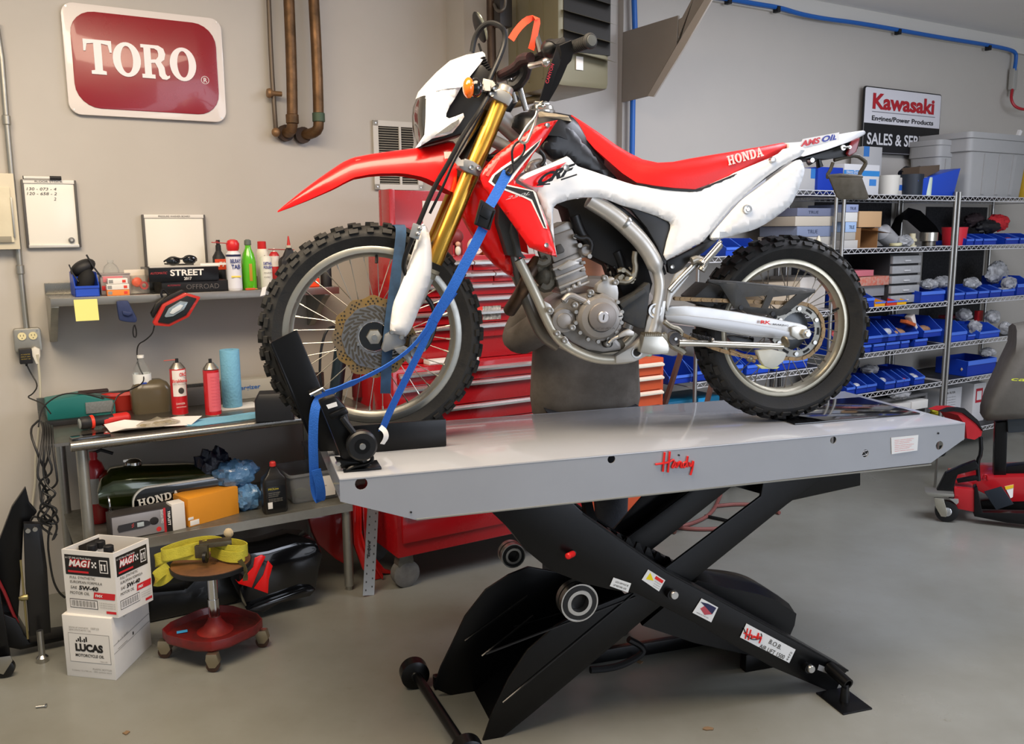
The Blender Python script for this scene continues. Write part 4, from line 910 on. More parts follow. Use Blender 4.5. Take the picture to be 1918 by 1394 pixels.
pe('sump',[(450,1120),(620,1130),(860,1090),(900,1150),(860,1200),(640,1230),(520,1200)],.08,-.1,M('engine dirty','#6b675c',.55,metal=.5,var=.3,vs=20),.008,en)
v=bp(*E1((742,1130))[0],.12);MB().lathe(v,(0,1,0),[(-.004,.006),(-.005,.014),(.02,.018)],18).build('drain_cover',M('dark steel','#3c3a38',.4,metal=.7),en)
pe('shift_lever',[(830,1060),(880,1025),(925,1005),(968,1030),(965,1065),(900,1065),(835,1085)],.16,.145,engl,.003,en)
MB().tube([bp(*p,.15) for p in E1((835,1070),(780,1095),(745,1130))],.006,8).build('shift_shaft',bst,en)
scv=pe('sprocket_cover',[(832,775),(1000,680),(1095,600),(1110,615),(1095,760),(1060,1000),(1020,1005),(950,970),(870,930),(862,850)],.13,.08,M('dirty black cover','#25282c',.5,var=.35,vs=35,col2='#3a3a38'),.008)
pe('cover_ridge',[(840,790),(1050,655),(1085,680),(870,830)],.138,.12,M('dirty black cover','#25282c'),.004,scv)
mb=MB()
for k in range(9):
    p=E1((720+k*22,440+((k*37)%5)*22))[0];q=E1((735+k*26,500+((k*23)%4)*25))[0];mb.tube([bp(*p,.03+.01*(k%4)),bp(*((p[0]+q[0])/2+3,(p[1]+q[1])/2),.06),bp(*q,.05)],.006,6,smooth=1)
mb.build('hoses_and_wires',blkm,bike)
mb=MB()
rnd=random.Random(3)
for k in range(12):
    p=E1((820+rnd.random()*180,490+rnd.random()*110))[0];q=bp(*p,.09+rnd.random()*.02);mb.lathe(q,(0,1,0),[(0,.004),(0,.008),(.03,.009)],10)
mb.tube([bp(*p,.1) for p in E1((820,500),(880,490),(940,540),(970,580))],.007,8,smooth=1)
mb.tube([bp(*p,.1) for p in E1((830,590),(900,600),(960,560),(980,470),(965,400),(975,330))],.010,8,smooth=1)
mb.build('linkage_fittings',M('worn brass grey','#8b8576',.4,metal=.8,var=.3,vs=30),bike)
MB().tube([bp(*p,.04) for p in E1((810,330),(840,400),(860,470),(870,520))],.02,12,smooth=1).build('vent_hose',blkm,bike)
mb=MB()
mb.tube([bp(*p,.06) for p in E1((140,360),(190,340),(230,400),(170,440),(120,420))],.016,8,smooth=1);mb.tube([bp(*p,.04) for p in E1((150,620),(200,650),(250,600),(240,450))],.02,8,smooth=1);mb.ell(bp(*E1((170,540))[0],.03),(.03,.04,.035),12,8);mb.ell(bp(*E1((110,470))[0],.03),(.03,.04,.02),12,8)
mb.build('front_fittings',M('engine dirty','#6b675c'),bike)
# ---- swingarm
sa=C7((240,560),(300,540),(400,536),(560,552),(760,582),(1000,626),(1200,664),(1250,684),(1262,712),(1245,760),(1150,780),(830,752),(650,722),(500,690),(380,672),(260,650))
s_=prs('swingarm',sa,.115,.085,M('swingarm alu','#bdbdbb',.36,metal=.6,var=.06,vs=6),bev=.005)
prs('swingarm_side',sa,-.085,-.115,M('swingarm alu','#bdbdbb'),bev=.005)
prs('swingarm_face',C7((245,605),(400,606),(700,640),(1000,690),(1140,725),(1130,765),(830,745),(500,683),(260,645)),.121,.11,M('swingarm lower','#a9aaab',.4,metal=.6),bev=.003,par=s_)
p0,p1=C7((918,662),(990,668));btext('RK',p0,p1,.0105,redv,.125,bold=.04);p0,p1=C7((1003,673),(1115,684));btext('BRAKING',p0,p1,.0055,M('decal solid black','#101012'),.125,bold=.02,shear=.1)
v=bp(*C7((1238,735))[0],.13)
o=MB().lathe((v.x,-.15,v.z),(0,1,0),[(0,.006),(0,.009),(.008,.010)],14).build('axle_end',steel,rw);MB().lathe((v.x,-.142,v.z),(0,1,0),[(0,.014),(.002,.018),(.02,.018)],6).build('axle_nut',M('zinc','#c7c4ba'),rw)
MB().cyl((v.x,-.14,v.z),(v.x,.13,v.z),.009).build('axle',steel,rw)
prs('chain_adjuster',C7((1140,690),(1180,680),(1250,700),(1265,730),(1250,770),(1190,780),(1140,750)),.128,.118,M('zinc','#c7c4ba'),bev=.003)
v0=Vector((RW[0],0,RW[1]))
MB().lathe(v0,(0,1,0),[(-.06,.03),(-.05,.075),(-.04,.075),(-.03,.04),(.03,.04),(.05,.05),(.06,.03)],40).build('hub',M('hub grey','#55585a',.4,metal=.6),rw)
spx=bp(*C7((1195,730))[0],.085)
cx,cz=RW[0]+.012,RW[1]-.003
S=disc(cx,cz,-.088,.094,.067,M('sprocket grey','#8f8d85',.4,metal=.7,var=.2,vs=25),wave=.002,nw=40,par=rw,nm='sprocket')
for k in range(6):
    a_=2*pi*k/6+.5;MB().lathe((cx+.079*cos(a_),-.094,cz+.079*sin(a_)),(0,1,0),[(0,.004),(0,.0075),(.006,.008)],8).build('bolt',steel,S)
for k in range(6):
    a_=2*pi*(k+.5)/6+.5;p=[Vector((cx+.08*cos(a_+t),-.0886,cz+.08*sin(a_+t))) for t in(-.16,0,.16)];MB().band(p,.0045,[(cos(a_),0,sin(a_))]*3,.001).build('sprocket_slot',dk,S)
# chain
cr=.098;path=[]
fx_=bp(*C7((320,488))[0],.09);gx_=bp(*C7((320,760))[0],.09)
top=Vector((fx_.x,-.086,fx_.z))
t0=Vector((cx+cr*cos(radians(97)),-.086,cz+cr*sin(radians(97))))
n_=46;L=[]
for i in range(n_): L.append(top.lerp(t0,i/n_))
nn=26
for i in range(nn+1):
    a_=radians(97)-(radians(97)+radians(105))*i/nn;L.append(Vector((cx+cr*cos(a_),-.086,cz+cr*sin(a_))))
e0=L[-1];g=Vector((gx_.x,-.086,gx_.z+.02))
for i in range(1,n_): L.append(e0.lerp(g,i/n_)+Vector((0,0,-.03*sin(pi*i/n_))))
mb=MB();acc=[L[0]]
for p in L[1:]:
    if (p-acc[-1]).length>=.0150: acc.append(p)
for i in range(len(acc)-1):
    a_,b_=acc[i],acc[i+1];y=.0085 if i%2 else .006
    for s in(-1,1):
        o_=Vector((0,s*y,0));mb.band([a_+o_-(b_-a_)*.25,a_+o_,b_+o_,b_+o_+(b_-a_)*.25],[.003,.0065,.0065,.003],(b_-a_).cross(Vector((0,1,0))),.0016)
    mb.cyl(a_+Vector((0,-.009,0)),a_+Vector((0,.009,0)),.0042,n=8)
mb.build('drive_chain',M('rusty chain','#6b5a48',.5,metal=.7,var=.35,vs=60,col2='#a98d66'),bike)
cg=C7((550,362),(640,368),(760,378),(1000,402),(1200,422),(1300,430),(1312,438),(1282,465),(1190,530),(1100,600),(1060,612),(960,598),(845,585),(740,560),(700,490),(640,395),(600,385))
h1=C7((812,478),(968,466),(930,554),(850,546));h2=C7((1010,478),(1180,458),(1060,560),(975,556))
sheet('chain_guard',b2(cg,.11),lambda x,z:.105,M('scuffed black plastic','#2f3133',.55,var=.3,vs=22,col2='#3f3f3d'),bike,bulge=.005,r=.01,th=.004,grid=.03,holes=[b2(h1,.11),b2(h2,.11)])
MB().tube([bp(p[0],p[1],.09) for p in C7((550,366),(760,380),(1000,404),(1300,434))],.008,8).build('guard_lip',M('scuffed black plastic','#2f3133'),bike)
for p in C7((785,550),(1010,595)): q=bp(*p,.112);MB().lathe(q,(0,1,0),[(0,.004),(0,.008),(.006,.009)],12).build('guard_bolt',blkm,bike)
prs('inner_mudflap',C7((450,480),(560,380),(640,400),(700,520),(560,550),(470,520)),.06,-.06,M('scuffed black plastic','#2f3133'))
prs('chain_guide',C7((900,855),(1000,845),(1100,868),(1105,885),(1085,930),(1045,965),(1000,985),(950,965),(920,920)),.105,.075,M('milky plastic','#c9ccc4',.35,var=.12,vs=20),bev=.004)
prs('guide_foot',C7((895,955),(960,965),(1060,970),(1040,985),(930,985)),.1,.08,K('#dcdc9a',.5))
MB().ell(bp(*C7((845,912))[0],.09),(.014,.01,.012),12,8).build('chain_roller',M('worn brass grey','#8b8576'),bike)
MB().tube([bp(*p,.09) for p in C7((700,850),(800,890),(880,930))],.007,8).build('chain_slider',M('rusty chain','#6b5a48'),bike)
prs('brake_hub_plate',C7((690,760),(760,760),(860,780),(880,870),(800,860),(720,800)),.0,-.05,M('hub grey','#55585a'))
# kickstand
ks=MB().tube([bp(*p,.16) for p in C7((340,800),(480,803),(800,815),(1075,826))],[.014,.011,.0105,.0105],14).build('kickstand',M('zinc tube','#bdb8ab',.28,metal=.9),bike)
q=bp(*C7((1092,795))[0],.16);MB().lathe(q,(1,.1,.35),[(0,.02),(.004,.022),(.006,.012)],20).build('stand_foot',M('worn brass grey','#8b8576'),ks)
q=bp(*C7((320,772))[0],.165);o=MB().lathe(q,(0,1,0),[(0,.015),(-.004,.022),(.02,.025)],22).build('stand_pivot',M('rough dark cast','#4a4b50',.7,var=.2,vs=60),ks);MB().lathe(q-Vector((0,.006,0)),(0,1,0),[(0,.004),(0,.005),(.006,.006)],12).build('bolt',steel,o)
mb=MB();sp_=[];a=bp(*C7((430,745))[0],.17);b_=bp(*C7((580,778))[0],.17)
for i in range(140):
    t=i/139;an=t*2*pi*16;ctr=a.lerp(b_,t);sp_.append(ctr+Vector((0,.0065*cos(an),.0065*sin(an))))
mb.tube(sp_,.0014,5);mb.build('stand_spring',blkm,ks);MB().ell(b_,(.007,.012,.007),10,8).build('spring_post',steel,ks)
mb=MB();mb.tube([bp(*p,.15) for p in C7((240,650),(290,690),(340,700),(370,740),(330,760))],.009,8,smooth=1);mb.tube([bp(*p,.15) for p in C7((230,740),(300,820),(360,850),(380,870))],.013,8,smooth=1);mb.build('stand_bracket',M('worn brass grey','#8b8576'),bike)
fp=prs('foot_peg',C7((100,745),(230,735),(270,750),(280,850),(270,880),(180,885),(70,870),(90,800)),.16,.12,M('zinc','#c7c4ba'),bev=.006)
mb=MB()
for k in range(9):
    q=bp(*C7((108+k*14,742))[0],.16);mb.prism([(q.x-.004,q.z-.006),(q.x+.004,q.z-.006),(q.x,q.z+.006)],lambda p:(p[0],-.165,p[1]),lambda p:(p[0],-.115,p[1]))
mb.build('peg_teeth',M('worn brass grey','#8b8576'),fp)
ftube('under_pipe',C7((640,745),(760,770),(860,780)),.015,-.04,blp,sm=1)
# ================================================================ STRAPS
blue=M('blue webbing','#1f63c4',.65,var=.12,vs=180,bump=.2,bs=300);blued=M('faded navy webbing','#1d3046',.7,var=.3,vs=15,col2='#35577c')
ts=thing('tie_down_strap','bright blue ratchet tie down from the handlebar down to the front of the lift','strap',BF.o,BF.a)
def sp2(pts): return [bp(*p) for p in pts]
def cpath(pts,k=2):
    for _ in range(k): pts=chaikin(pts)
    return pts
wv=Vector((1,0,.35))
MB().band(cpath(sp2([(951,322,.235),(937,350,.24),(917,385,.25)])),.0155,wv,.003).build('webbing',blue,ts)
MB().band(cpath(sp2([(905,428,.25),(888,462,.25),(868,500,.25),(845,545,.25),(812,600,.24)])),.0155,wv,.004).build('webbing',blue,ts)
MB().band(cpath(sp2([(812,600,.24),(795,640,.23),(775,680,.22),(750,730,.2),(728,775,.18),(708,825,.14)])),[.0155]*4+[.011]*30,wv,.003).build('webbing',blue,ts)
MB().band(cpath(sp2([(850,545,.245),(800,615,.24),(770,655,.23),(710,695,.22),(650,722,.21),(620,733,.2),(598,745,.2),(588,770,.22),(586,830,.23),(588,880,.23),(590,920,.23),(600,942,.23),(602,920,.24),(592,880,.24)])),[.014]*5+[.006]*9+[.008]*3+[.014]*60,Vector((1,.2,.1)),.003).build('loose_tail',blue,ts)
bk=prs('cam_buckle',[(901,373),(929,392),(918,432),(889,420)],.262,.24,blkm,par=ts,bev=.004)
for a,b_ in (((903,380),(892,418)),((927,395),(916,428))): MB().cyl(bp(*a,.266),bp(*b_,.266),.003,n=8).build('buckle_side',M('black zinc','#26282b',.35,metal=.7),bk)
prs('buckle_lever',[(905,385),(922,397),(914,412),(897,402)],.27,.262,M('black zinc','#26282b'),par=bk,bev=.002)
MB().tube(cpath(sp2([(p[0],p[1],.24) for p in C3((770,1260),(745,1285),(775,1310),(805,1270),(795,1190),(790,1120),(820,1065),(860,1050),(890,1075),(885,1130),(850,1180),(790,1230)) ]),2),.0038,8).build('s_hook',blkm,ts)
q=bp(*C3((755,1275))[0],.24)
MB().tube(cpath(sp2([(p[0],p[1],.25) for p in C3((1045,745),(1010,770),(975,800),(985,840),(960,885),(915,930),(870,1000),(845,1045))])),.0045,8).build('carabiner',M('nickel','#c9c3b4',.22,metal=1),ts)
MB().tube(cpath(sp2([(p[0],p[1],.25) for p in C3((985,815),(965,890),(955,940),(925,1010),(905,1060),(870,1070),(845,1045))])),.0045,8).build('carabiner_gate',M('nickel','#c9c3b4'),ts)
MB().ell(bp(*C3((1010,790))[0],.25),(.014,.008,.008),12,8).build('swivel',M('nickel','#c9c3b4'),ts)
mb=MB();mb.band(cpath(sp2([(712,800,.17),(722,808,.18),(724,820,.18),(716,832,.17)])),.008,Vector((1,0,.5)),.001);mb.build('strap_label',white,ts)
# soft loop on grip
sl=thing('soft_loop_strap','black soft loop with red lettering hung over the left handlebar grip','strap',BF.o,BF.a)
MB().band(cpath(sp2([(p[0],p[1],p[2]) for p in C3((1090,300,.31),(1130,295,.335),(1165,320,.34),(1135,420,.335),(1090,540,.32),(1060,640,.30),(1025,750,.27))])),[.02,.022,.023,.023,.022,.021,.02,.018,.016,.014,.013,.012,.012]+[.012]*20,Vector((1,0,.2)),.004).build('webbing',M('black webbing','#151416',.7),sl)
MB().band(cpath(sp2([(p[0],p[1],p[2]) for p in C3((1190,320,.36),(1210,400,.34),(1160,520,.31),(1110,630,.29),(1040,750,.265))])),[.018]*8+[.012]*20,Vector((1,0,.2)),.003).build('webbing',M('black webbing','#151416'),sl)
a=bp(*C3((1062,625))[0],.35);b_=bp(*C3((1107,480))[0],.36);xd=b_-a;txt('CANYON',sl,a,xd,Vector((-xd.z,0,xd.x)),.009,M('red thread','#b83040',.6),wid=xd.length,bold=.02)
# orange ribbon
o=MB().band(cpath(sp2([(p[0],p[1],.24) for p in C3((785,295),(835,215),(900,150),(960,130),(985,150),(970,220),(955,300),(935,370))]),1),[.010]*20,[Vector((1,0,.5))]*6+[Vector((1,.3,0))]*20,.0012).build('flagging_tape',M('orange flagging tape','#ff4f2e',.5,emit=.1))
o.location=BF.o;o.rotation_euler=(0,0,BF.a);tag(o,'fluorescent orange ribbon knotted on the bike handlebar','ribbon')
# navy loop round the front tyre
lp=MB();pts=[bp(p[0],p[1],d) for p,d in [((655*0+756,400+0),.0)]]
P1=[(740,424,.0),(748,421,.05),(752,430,.062),(748,470,.068),(742,510,.072),(736,560,.078),(728,620,.085),(724,680,.085),(722,737,.07)]
o=MB().band(cpath([bp(*p) for p in P1],1),.0165,Vector((1,0,0)),.003).build('wheel_strap',blued);o.location=BF.o;o.rotation_euler=(0,0,BF.a)
tag(o,'faded navy webbing strap hanging over the front tyre beside the fork','strap')
# ================================================================ LEFT WALL
def FB(nm,par,a,b_,mat,bev=.002): return MB().b2(a,b_).build(nm,mat,par,bevel=bev)
cream=M('cream enamel','#cfc6ae',.5);galv=M('galvanised steel','#a9a79e',.38,metal=.8,var=.15,vs=14);stl=M('stainless steel','#9c9a94',.26,metal=.95,var=.12,vs=10)
black=M('matte black','#17171a',.55);cardw=M('white carton','#dcd9d4',.65,var=.04,vs=6);yel=K('#e4dc84',.7);blueb=M('blue bin plastic','#1f48b8',.38);clearp=M('clear plastic','#dfe3e2',.08,trans=.85,ior=1.2,alpha=.45);label=K('#e8e6e0',.5)
def wtext(s,par,x,y,z,h,mat,wid=None,bold=0,shear=0,align='LEFT',rot=0,off=.0012): return txt(s,par,(x,y-off,z),(cos(rot),0,sin(rot)),(-sin(rot),0,cos(rot)),h,mat,wid=wid,bold=bold,shear=shear,align=align)
# TORO sign
q=[wuz(115,8,4.38),wuz(412,35,4.38),wuz(422,232,4.38),wuz(128,215,4.38)]
u0=q[0][0];ub=.662;zb=2.162;hh=.465
sg=wthing('toro_wall_sign'.replace('toro_',''),'big red sign with white serif lettering in a white rounded border on the left wall','sign',.404,4.385,2.165)
def rrect(x0,z0,x1,z1,r,n=6):
    o=[]
    for cx,cz,a0 in ((x1-r,z1-r,0),(x0+r,z1-r,90),(x0+r,z0+r,180),(x1-r,z0+r,270)):
        for k in range(n+1): a=radians(a0+90*k/n);o.append((cx+r*cos(a),cz+r*sin(a)))
    return o
def rbox(nm,par,x0,z0,x1,z1,r,y0,y1,mat,bev=.002): return MB().prism(rrect(x0,z0,x1,z1,r),lambda p:(p[0],y0,p[1]),lambda p:(p[0],y1,p[1])).build(nm,mat,par,bevel=bev)
rbox('border',sg,0,0,.672,.468,.05,-.012,.004,M('sign white','#e0d8d2',.3,coat=.4),.004)
rbox('red_field',sg,.03,.03,.642,.438,.10,-.017,-.010,M('sign red','#8f1420',.28,coat=.3,var=.12,vs=3),.003)
slab('TORO',sg,(.075,-.016,.175),(1,0,0),(0,0,1),.145,M('sign lettering','#eae4e4',.35),wid=.47,t=.006,gap=.2,bevel=0)
wtext('R',sg,.575,-.0175,.176,.02,M('sign lettering','#eae4e4'),bold=.01);MB().tube([Vector((.582+.017*cos(a*pi/10),-.018,.186+.017*sin(a*pi/10))) for a in range(20)],.0014,5,closed=True).build('registered_ring',M('sign lettering','#eae4e4'),sg)
for x,z in ((.02,.45),(.65,.02),(.02,.02),(.65,.45)): MB().cyl((x,-.014,z),(x,-.01,z),.004,n=10).build('screw',steel,sg)
# whiteboards
def board(px0,py0,px1,py1,label_,head,bigblank):
    u0,z1=wuz(px0,py0,4.38);u1,_=wuz(px1,py0,4.38);_,z0=wuz(px0,py1,4.38)
    b=wthing('whiteboard',label_,'whiteboard',u0,4.388,z0);w_=u1-u0;h_=z1-z0
    FB('writing_surface',b,(.008,-.006,.01),(w_-.008,.006,h_-.01),M('whiteboard white','#e9e6dc',.25))
    dgm=K('#4d4a48',.5)
    for x in (0,w_-.011): MB().b2((x,-.012,0),(x+.011,.008,h_)).build('side_rail',dgm,b,bevel=.003)
    FB('top_rail',b,(.008,-.012,h_-.016),(w_-.008,.006,h_),K('#e4e0d8',.4));FB('bottom_rail',b,(.008,-.012,0),(w_-.008,.006,.014),K('#c8c6c0',.35,.3))
    wtext(head,b,w_*.25,-.013,h_-.0115,.008,dgm,wid=w_*.5)
    return b,w_,h_
b,w_,h_=board(38,336,142,465,'small whiteboard with handwritten numbers and a marker on top','FLOOR STOCK',0)
pen=K('#3a3c40',.6)
wtext('130 - 073 - 4',b,.02,-.006,h_-.045,.012,pen,wid=.115,shear=.2);wtext('120 - 658 - 2',b,.02,-.006,h_-.065,.012,pen,wid=.115,shear=.2);wtext('2',b,.122,-.006,h_-.088,.013,pen,shear=.2)
o=wthing('dry_erase_marker','white marker with black cap lying on top of the small whiteboard','marker',*[wuz(44,333,4.37)[0]],4.37,wuz(44,336,4.37)[1]);MB().cyl((0,0,.008),(.10,0,.008),.0065,n=12).build('barrel',K('#dedbd4',.4),o);MB().cyl((.10,0,.008),(.145,0,.008),.0085,n=12).build('cap',black,o);MB().cyl((-.003,0,.008),(.0,0,.008),.007,n=12).build('end_plug',black,o)
u,z=wuz(139,450,4.375);o=wthing('round_magnet','round grey magnet at the lower right corner of the small whiteboard','magnet',u-.01,4.37,z);MB().lathe((0,0,0),(0,1,0),[(0,.009),(.002,.012),(.012,.013)],20).build('body',K('#6a6a6a',.4),o);MB().lathe((0,-.001,0),(0,1,0),[(0,.005),(.003,.006)],16).build('centre_dot',K('#b0b0ae',.4),o)
board(265,402,384,530,'blank whiteboard standing behind the two catalogues on the wall shelf','PRESSURE WASHER BOARD',1)
# electrical panel + conduit + outlet
u1,z1=wuz(25,335,4.38);_,z0=wuz(27,458,4.38)
ep=wthing('breaker_panel','cream metal electrical panel at the far left edge of the wall','electrical panel',u1-.36,4.34,z0-.02)
FB('panel_door',ep,(.02,-.012,.03),(.34,.0,z1-z0-.02),M('aged cream paper','#d8cfb4',.6,var=.1,vs=9));FB('panel_box',ep,(0,0,0),(.36,.055,z1-z0+.04),cream);FB('hinge',ep,(.338,-.016,.05),(.346,-.004,z1-z0-.06),galv)
FB('label_strip',ep,(.05,-.014,.03),(.33,-.012,.055),K('#8d8775',.5))
cp=[W(*((lambda a:(a[0],4.375,a[1]))(wuz(x,y,4.375)))) for x,y in ((-8,40),(3,110),(12,225),(38,505),(50,618))]
MB().tube(cp,.0125,12).build('conduit',galv);o=bpy.context.scene.objects['conduit'];tag(o,'thin galvanised conduit pipe running down the left wall to the outlet box','conduit')
for k in (2,3): 
    d=(cp[k+1]-cp[k-1]).normalized();MB().lathe(cp[k]-d*.02,d,[(0,.0145),(.003,.017),(.037,.017),(.04,.0145)],14).build('coupling',galv,o)
u0,z1=wuz(24,617,4.35);u1,z0=wuz(80,658,4.35)
ob=wthing('outlet_box','square metal box with two cream outlets, a black adapter and a white plug in it','outlet',u0,4.35,z0);w_=u1-u0;h_=z1-z0
rbox('box',ob,0,0,w_,h_,.012,0,.05,galv,.004)
for x in (.3,.7):
    o=MB().lathe((w_*x,-.005,h_*.68),(0,1,0),[(0,.0165),(.006,.0175)],22).build('receptacle',K('#e6dcae',.5),ob)
    for dx in (-.006,.006): MB().b2((w_*x+dx-.001,-.0058,h_*.68),(w_*x+dx+.001,-.0045,h_*.68+.008)).build('slot',black,o)
    MB().cyl((w_*x,-.0058,h_*.68-.008),(w_*x,-.004,h_*.68-.008),.0022,n=8).build('slot',black,o)
for x in (.4,.95): MB().cyl((w_*x-.01,-.003,h_*.9),(w_*x-.01,.0,h_*.9),.003,n=8).build('screw',steel,ob)
ad=wthing('power_adapter','black wall adapter plugged into the left side of the outlet box','adapter',u0+w_*.12,4.30,z0-.045)
FB('adapter_body',ad,(0,0,0),(.05,.045,.065),black,.004);wtext('AC ADAPTER',ad,.006,0,.04,.004,K('#b09a40',.5),wid=.036);wtext('INPUT 120V',ad,.006,0,.03,.004,K('#b09a40',.5),wid=.036);wtext('OUTPUT 12V',ad,.006,0,.02,.004,K('#b09a40',.5),wid=.036)
MB().cyl((.025,.02,0),(.025,.02,-.012),.006,.004,n=10).build('strain_relief',black,ad)
pg=wthing('white_plug','white angled plug in the right outlet with its cord hanging straight down','plug',u0+w_*.72,4.31,z0-.005)
MB().loft([[Vector((x*s_,y,z)) for x,z in ((-.02,.018),(.0,.03),(.02,.018),(.02,-.01),(.008,-.045),(-.002,-.045),(-.016,-.01))] for y,s_ in ((0,.8),(.01,1),(.03,1),(.038,.8))]).build('plug_body',K('#dcd8cc',.4),pg,bevel=.002)
def cord(name,lab,pts,r,mat,cat='cord',grp=None,sm=2):
    P_=[W(*((lambda a,n:(a[0],n,a[1]))(wuz(p[0],p[1],p[2]),p[2]))) for p in pts]
    o=MB().tube(P_,r,7,smooth=sm).build(name,mat);return tag(o,lab,cat,grp)
wc=M('white cord','#c9c3ae',.55);bc=M('black cord','#151515',.5)
cord('extension_cord','off white cord dropping from the white plug past the bench end',[(70,664,4.31),(76,720,4.33),(74,800,4.34),(66,860,4.36),(67,900,4.37),(62,935,4.38),(60,960,4.38)],.0055,wc)
cord('adapter_cord','thin black cord zigzagging from the black adapter to the bench',[(46,675,4.32),(58,700,4.33),(72,722,4.3),(62,738,4.25),(50,744,4.2),(65,750,4.1),(82,757,4.0),(95,775,3.95)],.003,bc)
cord('charger_cable','black cable arching over the teal charger on the bench',[(72,800,3.9),(76,770,3.95),(90,752,4.0),(120,736,4.05),(160,738,4.05),(185,745,4.0),(196,748,3.98),(190,743,4.0)],.003,bc)
rnd=random.Random(11)
for k in range(6):
    pts=[(72+k*5,788+k*2,3.85)];x=76+k*4
    pts+=[((54 if k==0 else 78)+k*4,805,3.72),(70+k*6,850,3.66)]
    for j in range(7): pts.append((84+rnd.uniform(-16,28),890+j*16+rnd.uniform(-6,6),3.66+rnd.uniform(-.03,.03)))
    if k%2: pts+=[(64,965,3.7),(58,975,3.72)]
    else: pts+=[(96,985+k*8,3.66),(90+k*4,1000,3.66)]
    cord('tangled_cord',['black cord at the left of the tangle hanging off the bench end','black cord looping widest in the tangle at the bench end','black cord nearest the bench leg in the hanging tangle','black cord ending low in the tangle beside the bench leg','black cord in the middle of the tangle hanging off the bench','thin black cord at the back of the hanging tangle'][k],pts,.0042,bc,grp='black cords tangled at the bench end',sm=2)
cord('tangled_cord','single black cord trailing down below the tangle beside the oil carton',[(100,960,3.68),(88,1010,3.68),(94,1060,3.68),(100,1090,3.67),(110,1110,3.66),(122,1120,3.66)],.004,bc,grp='black cords tangled at the bench end')
# ================================================================ WALL SHELF
u0,u1=.247,1.50;SZ=1.385
ws_=wthing('wall_shelf','stainless steel shelf on brackets fixed to the left wall above the bench','shelf',u0,4.1,0)
FB('shelf_top',ws_,(0,0,SZ-.006),(u1-u0,.298,SZ),stl,.002);FB('front_lip',ws_,(0,-.004,SZ-.035),(u1-u0,.0,SZ),M('stainless lip','#a8a49c',.3,metal=.9,var=.1,vs=6))
FB('back_upstand',ws_,(0,.286,SZ),(u1-u0,.298,SZ+.05),stl)
for x in (.0,1.18):
    MB().prism([(.0,SZ-.006),(.29,SZ-.006),(.29,SZ-.21),(.262,SZ-.21),(.04,SZ-.06),(0,SZ-.04)],lambda p:(x,p[0],p[1]),lambda p:(x+.03,p[0],p[1])).build('bracket',galv,ws_,bevel=.002)
for p in ((.02,4.13),): pass
def us(px,n=4.2): return wuz(px,550,n)[0]
def zs(px,py,n=4.2): return wuz(px,py,n)[1]
def sthing(nm,lab,cat,px,n=4.2,rot=0,grp=None,z=None): return wthing(nm,lab,cat,us(px,n),n,SZ if z is None else z,rot,grp)
# blue bin with black gear
def bin_mesh(nm,par,w,d,h,mat,x=0,y=0,z=0,t=.003,low=.55):
    """open fronted parts bin: low front wall, sloping sides"""
    mb=MB();b=.9
    out=[(0,0),(w,0),(w,d),(0,d)]
    prof=[(0,0),(d,0),(d,h),(d*.35,h),(0,h*low)]
    for xx in (0,w-t): mb.prism(prof,lambda p:(x+xx,y+p[0],z+p[1]),lambda p:(x+xx+t,y+p[0],z+p[1]))
    mb.b2((x,y,z),(x+w,y+d,z+t));mb.b2((x,y+d-t,z),(x+w,y+d,z+h));mb.b2((x,y,z),(x+w,y+t,z+h*low))
    mb.b2((x+w*.0,y-.004,z+h*low*.78),(x+w,y,z+h*low))
    return mb.build(nm,mat,par)
o=sthing('parts_bin','blue plastic bin on the left of the wall shelf holding black goggles','bin',141,4.13)
w_=us(187,4.13)-us(141,4.13);bin_mesh('bin_body',o,w_,.2,.10,blueb,low=.45)
o=wthing('goggles','black goggles with a wide strap stuffed upright in the blue bin','goggles',us(141,4.13),4.16,SZ+.06)
MB().ell((.045,.05,.06),(.055,.04,.032),18,10,Matrix.Rotation(radians(-28),3,'Y')).build('goggle_frame',black,o);MB().ell((.05,.03,.0),(.035,.035,.06),16,10,Matrix.Rotation(radians(15),3,'Y')).build('pouch',M('black cloth','#121212',.8),o)
mb=MB();mb.band([Vector(p) for p in ((-.01,.02,.075),(.0,.02,.04),(.02,.01,.0))],.012,(0,1,0),.004);mb.build('strap',black,o)
mb=MB();mb.band([Vector(p) for p in ((.06,.02,.115),(.085,.02,.06),(.11,.02,.02))],.008,(0,1,0),.006);mb.build('strap',black,o)
o=sthing('clear_cap_cup','clear plastic dome cup behind the pink edged box on the wall shelf','cup',193,4.28);MB().lathe((.04,0,0),(0,0,1),[(0,.03),(.06,.032),(.1,.035),(.12,.028),(.135,.012),(.14,.012)],20,caps=False).build('cup_wall',clearp,o);MB().lathe((.04,0,.135),(0,0,1),[(0,.013),(.012,.013)],14).build('cup_neck',clearp,o)
o=sthing('storage_case','clear plastic case with pink and red contents beside the blue goggle bin','case',190,4.18);w_=us(246,4.18)-us(190,4.18)
FB('case_shell',o,(0,0,0),(w_,.1,.088),M('smoky clear plastic','#a79c98',.2,alpha=.75),.004);FB('pink_insert',o,(.01,-.002,.055),(w_*.75,.0,.08),K('#c9737a',.5));FB('red_logo',o,(.004,-.003,.02),(.022,-.001,.04),K('#c02a2a',.5));FB('case_lid',o,(-.002,-.002,.086),(w_+.002,.102,.092),M('lid grey','#8d8583',.4))
grp='small spark plug cartons stacked on the wall shelf'
bx=[('#e8833a','#e6c9a0','bottom carton with orange front'),('#dcd7d0','#cccccc','middle white carton'),('#e2ddd6','#cccccc','top white carton')]
zz=0
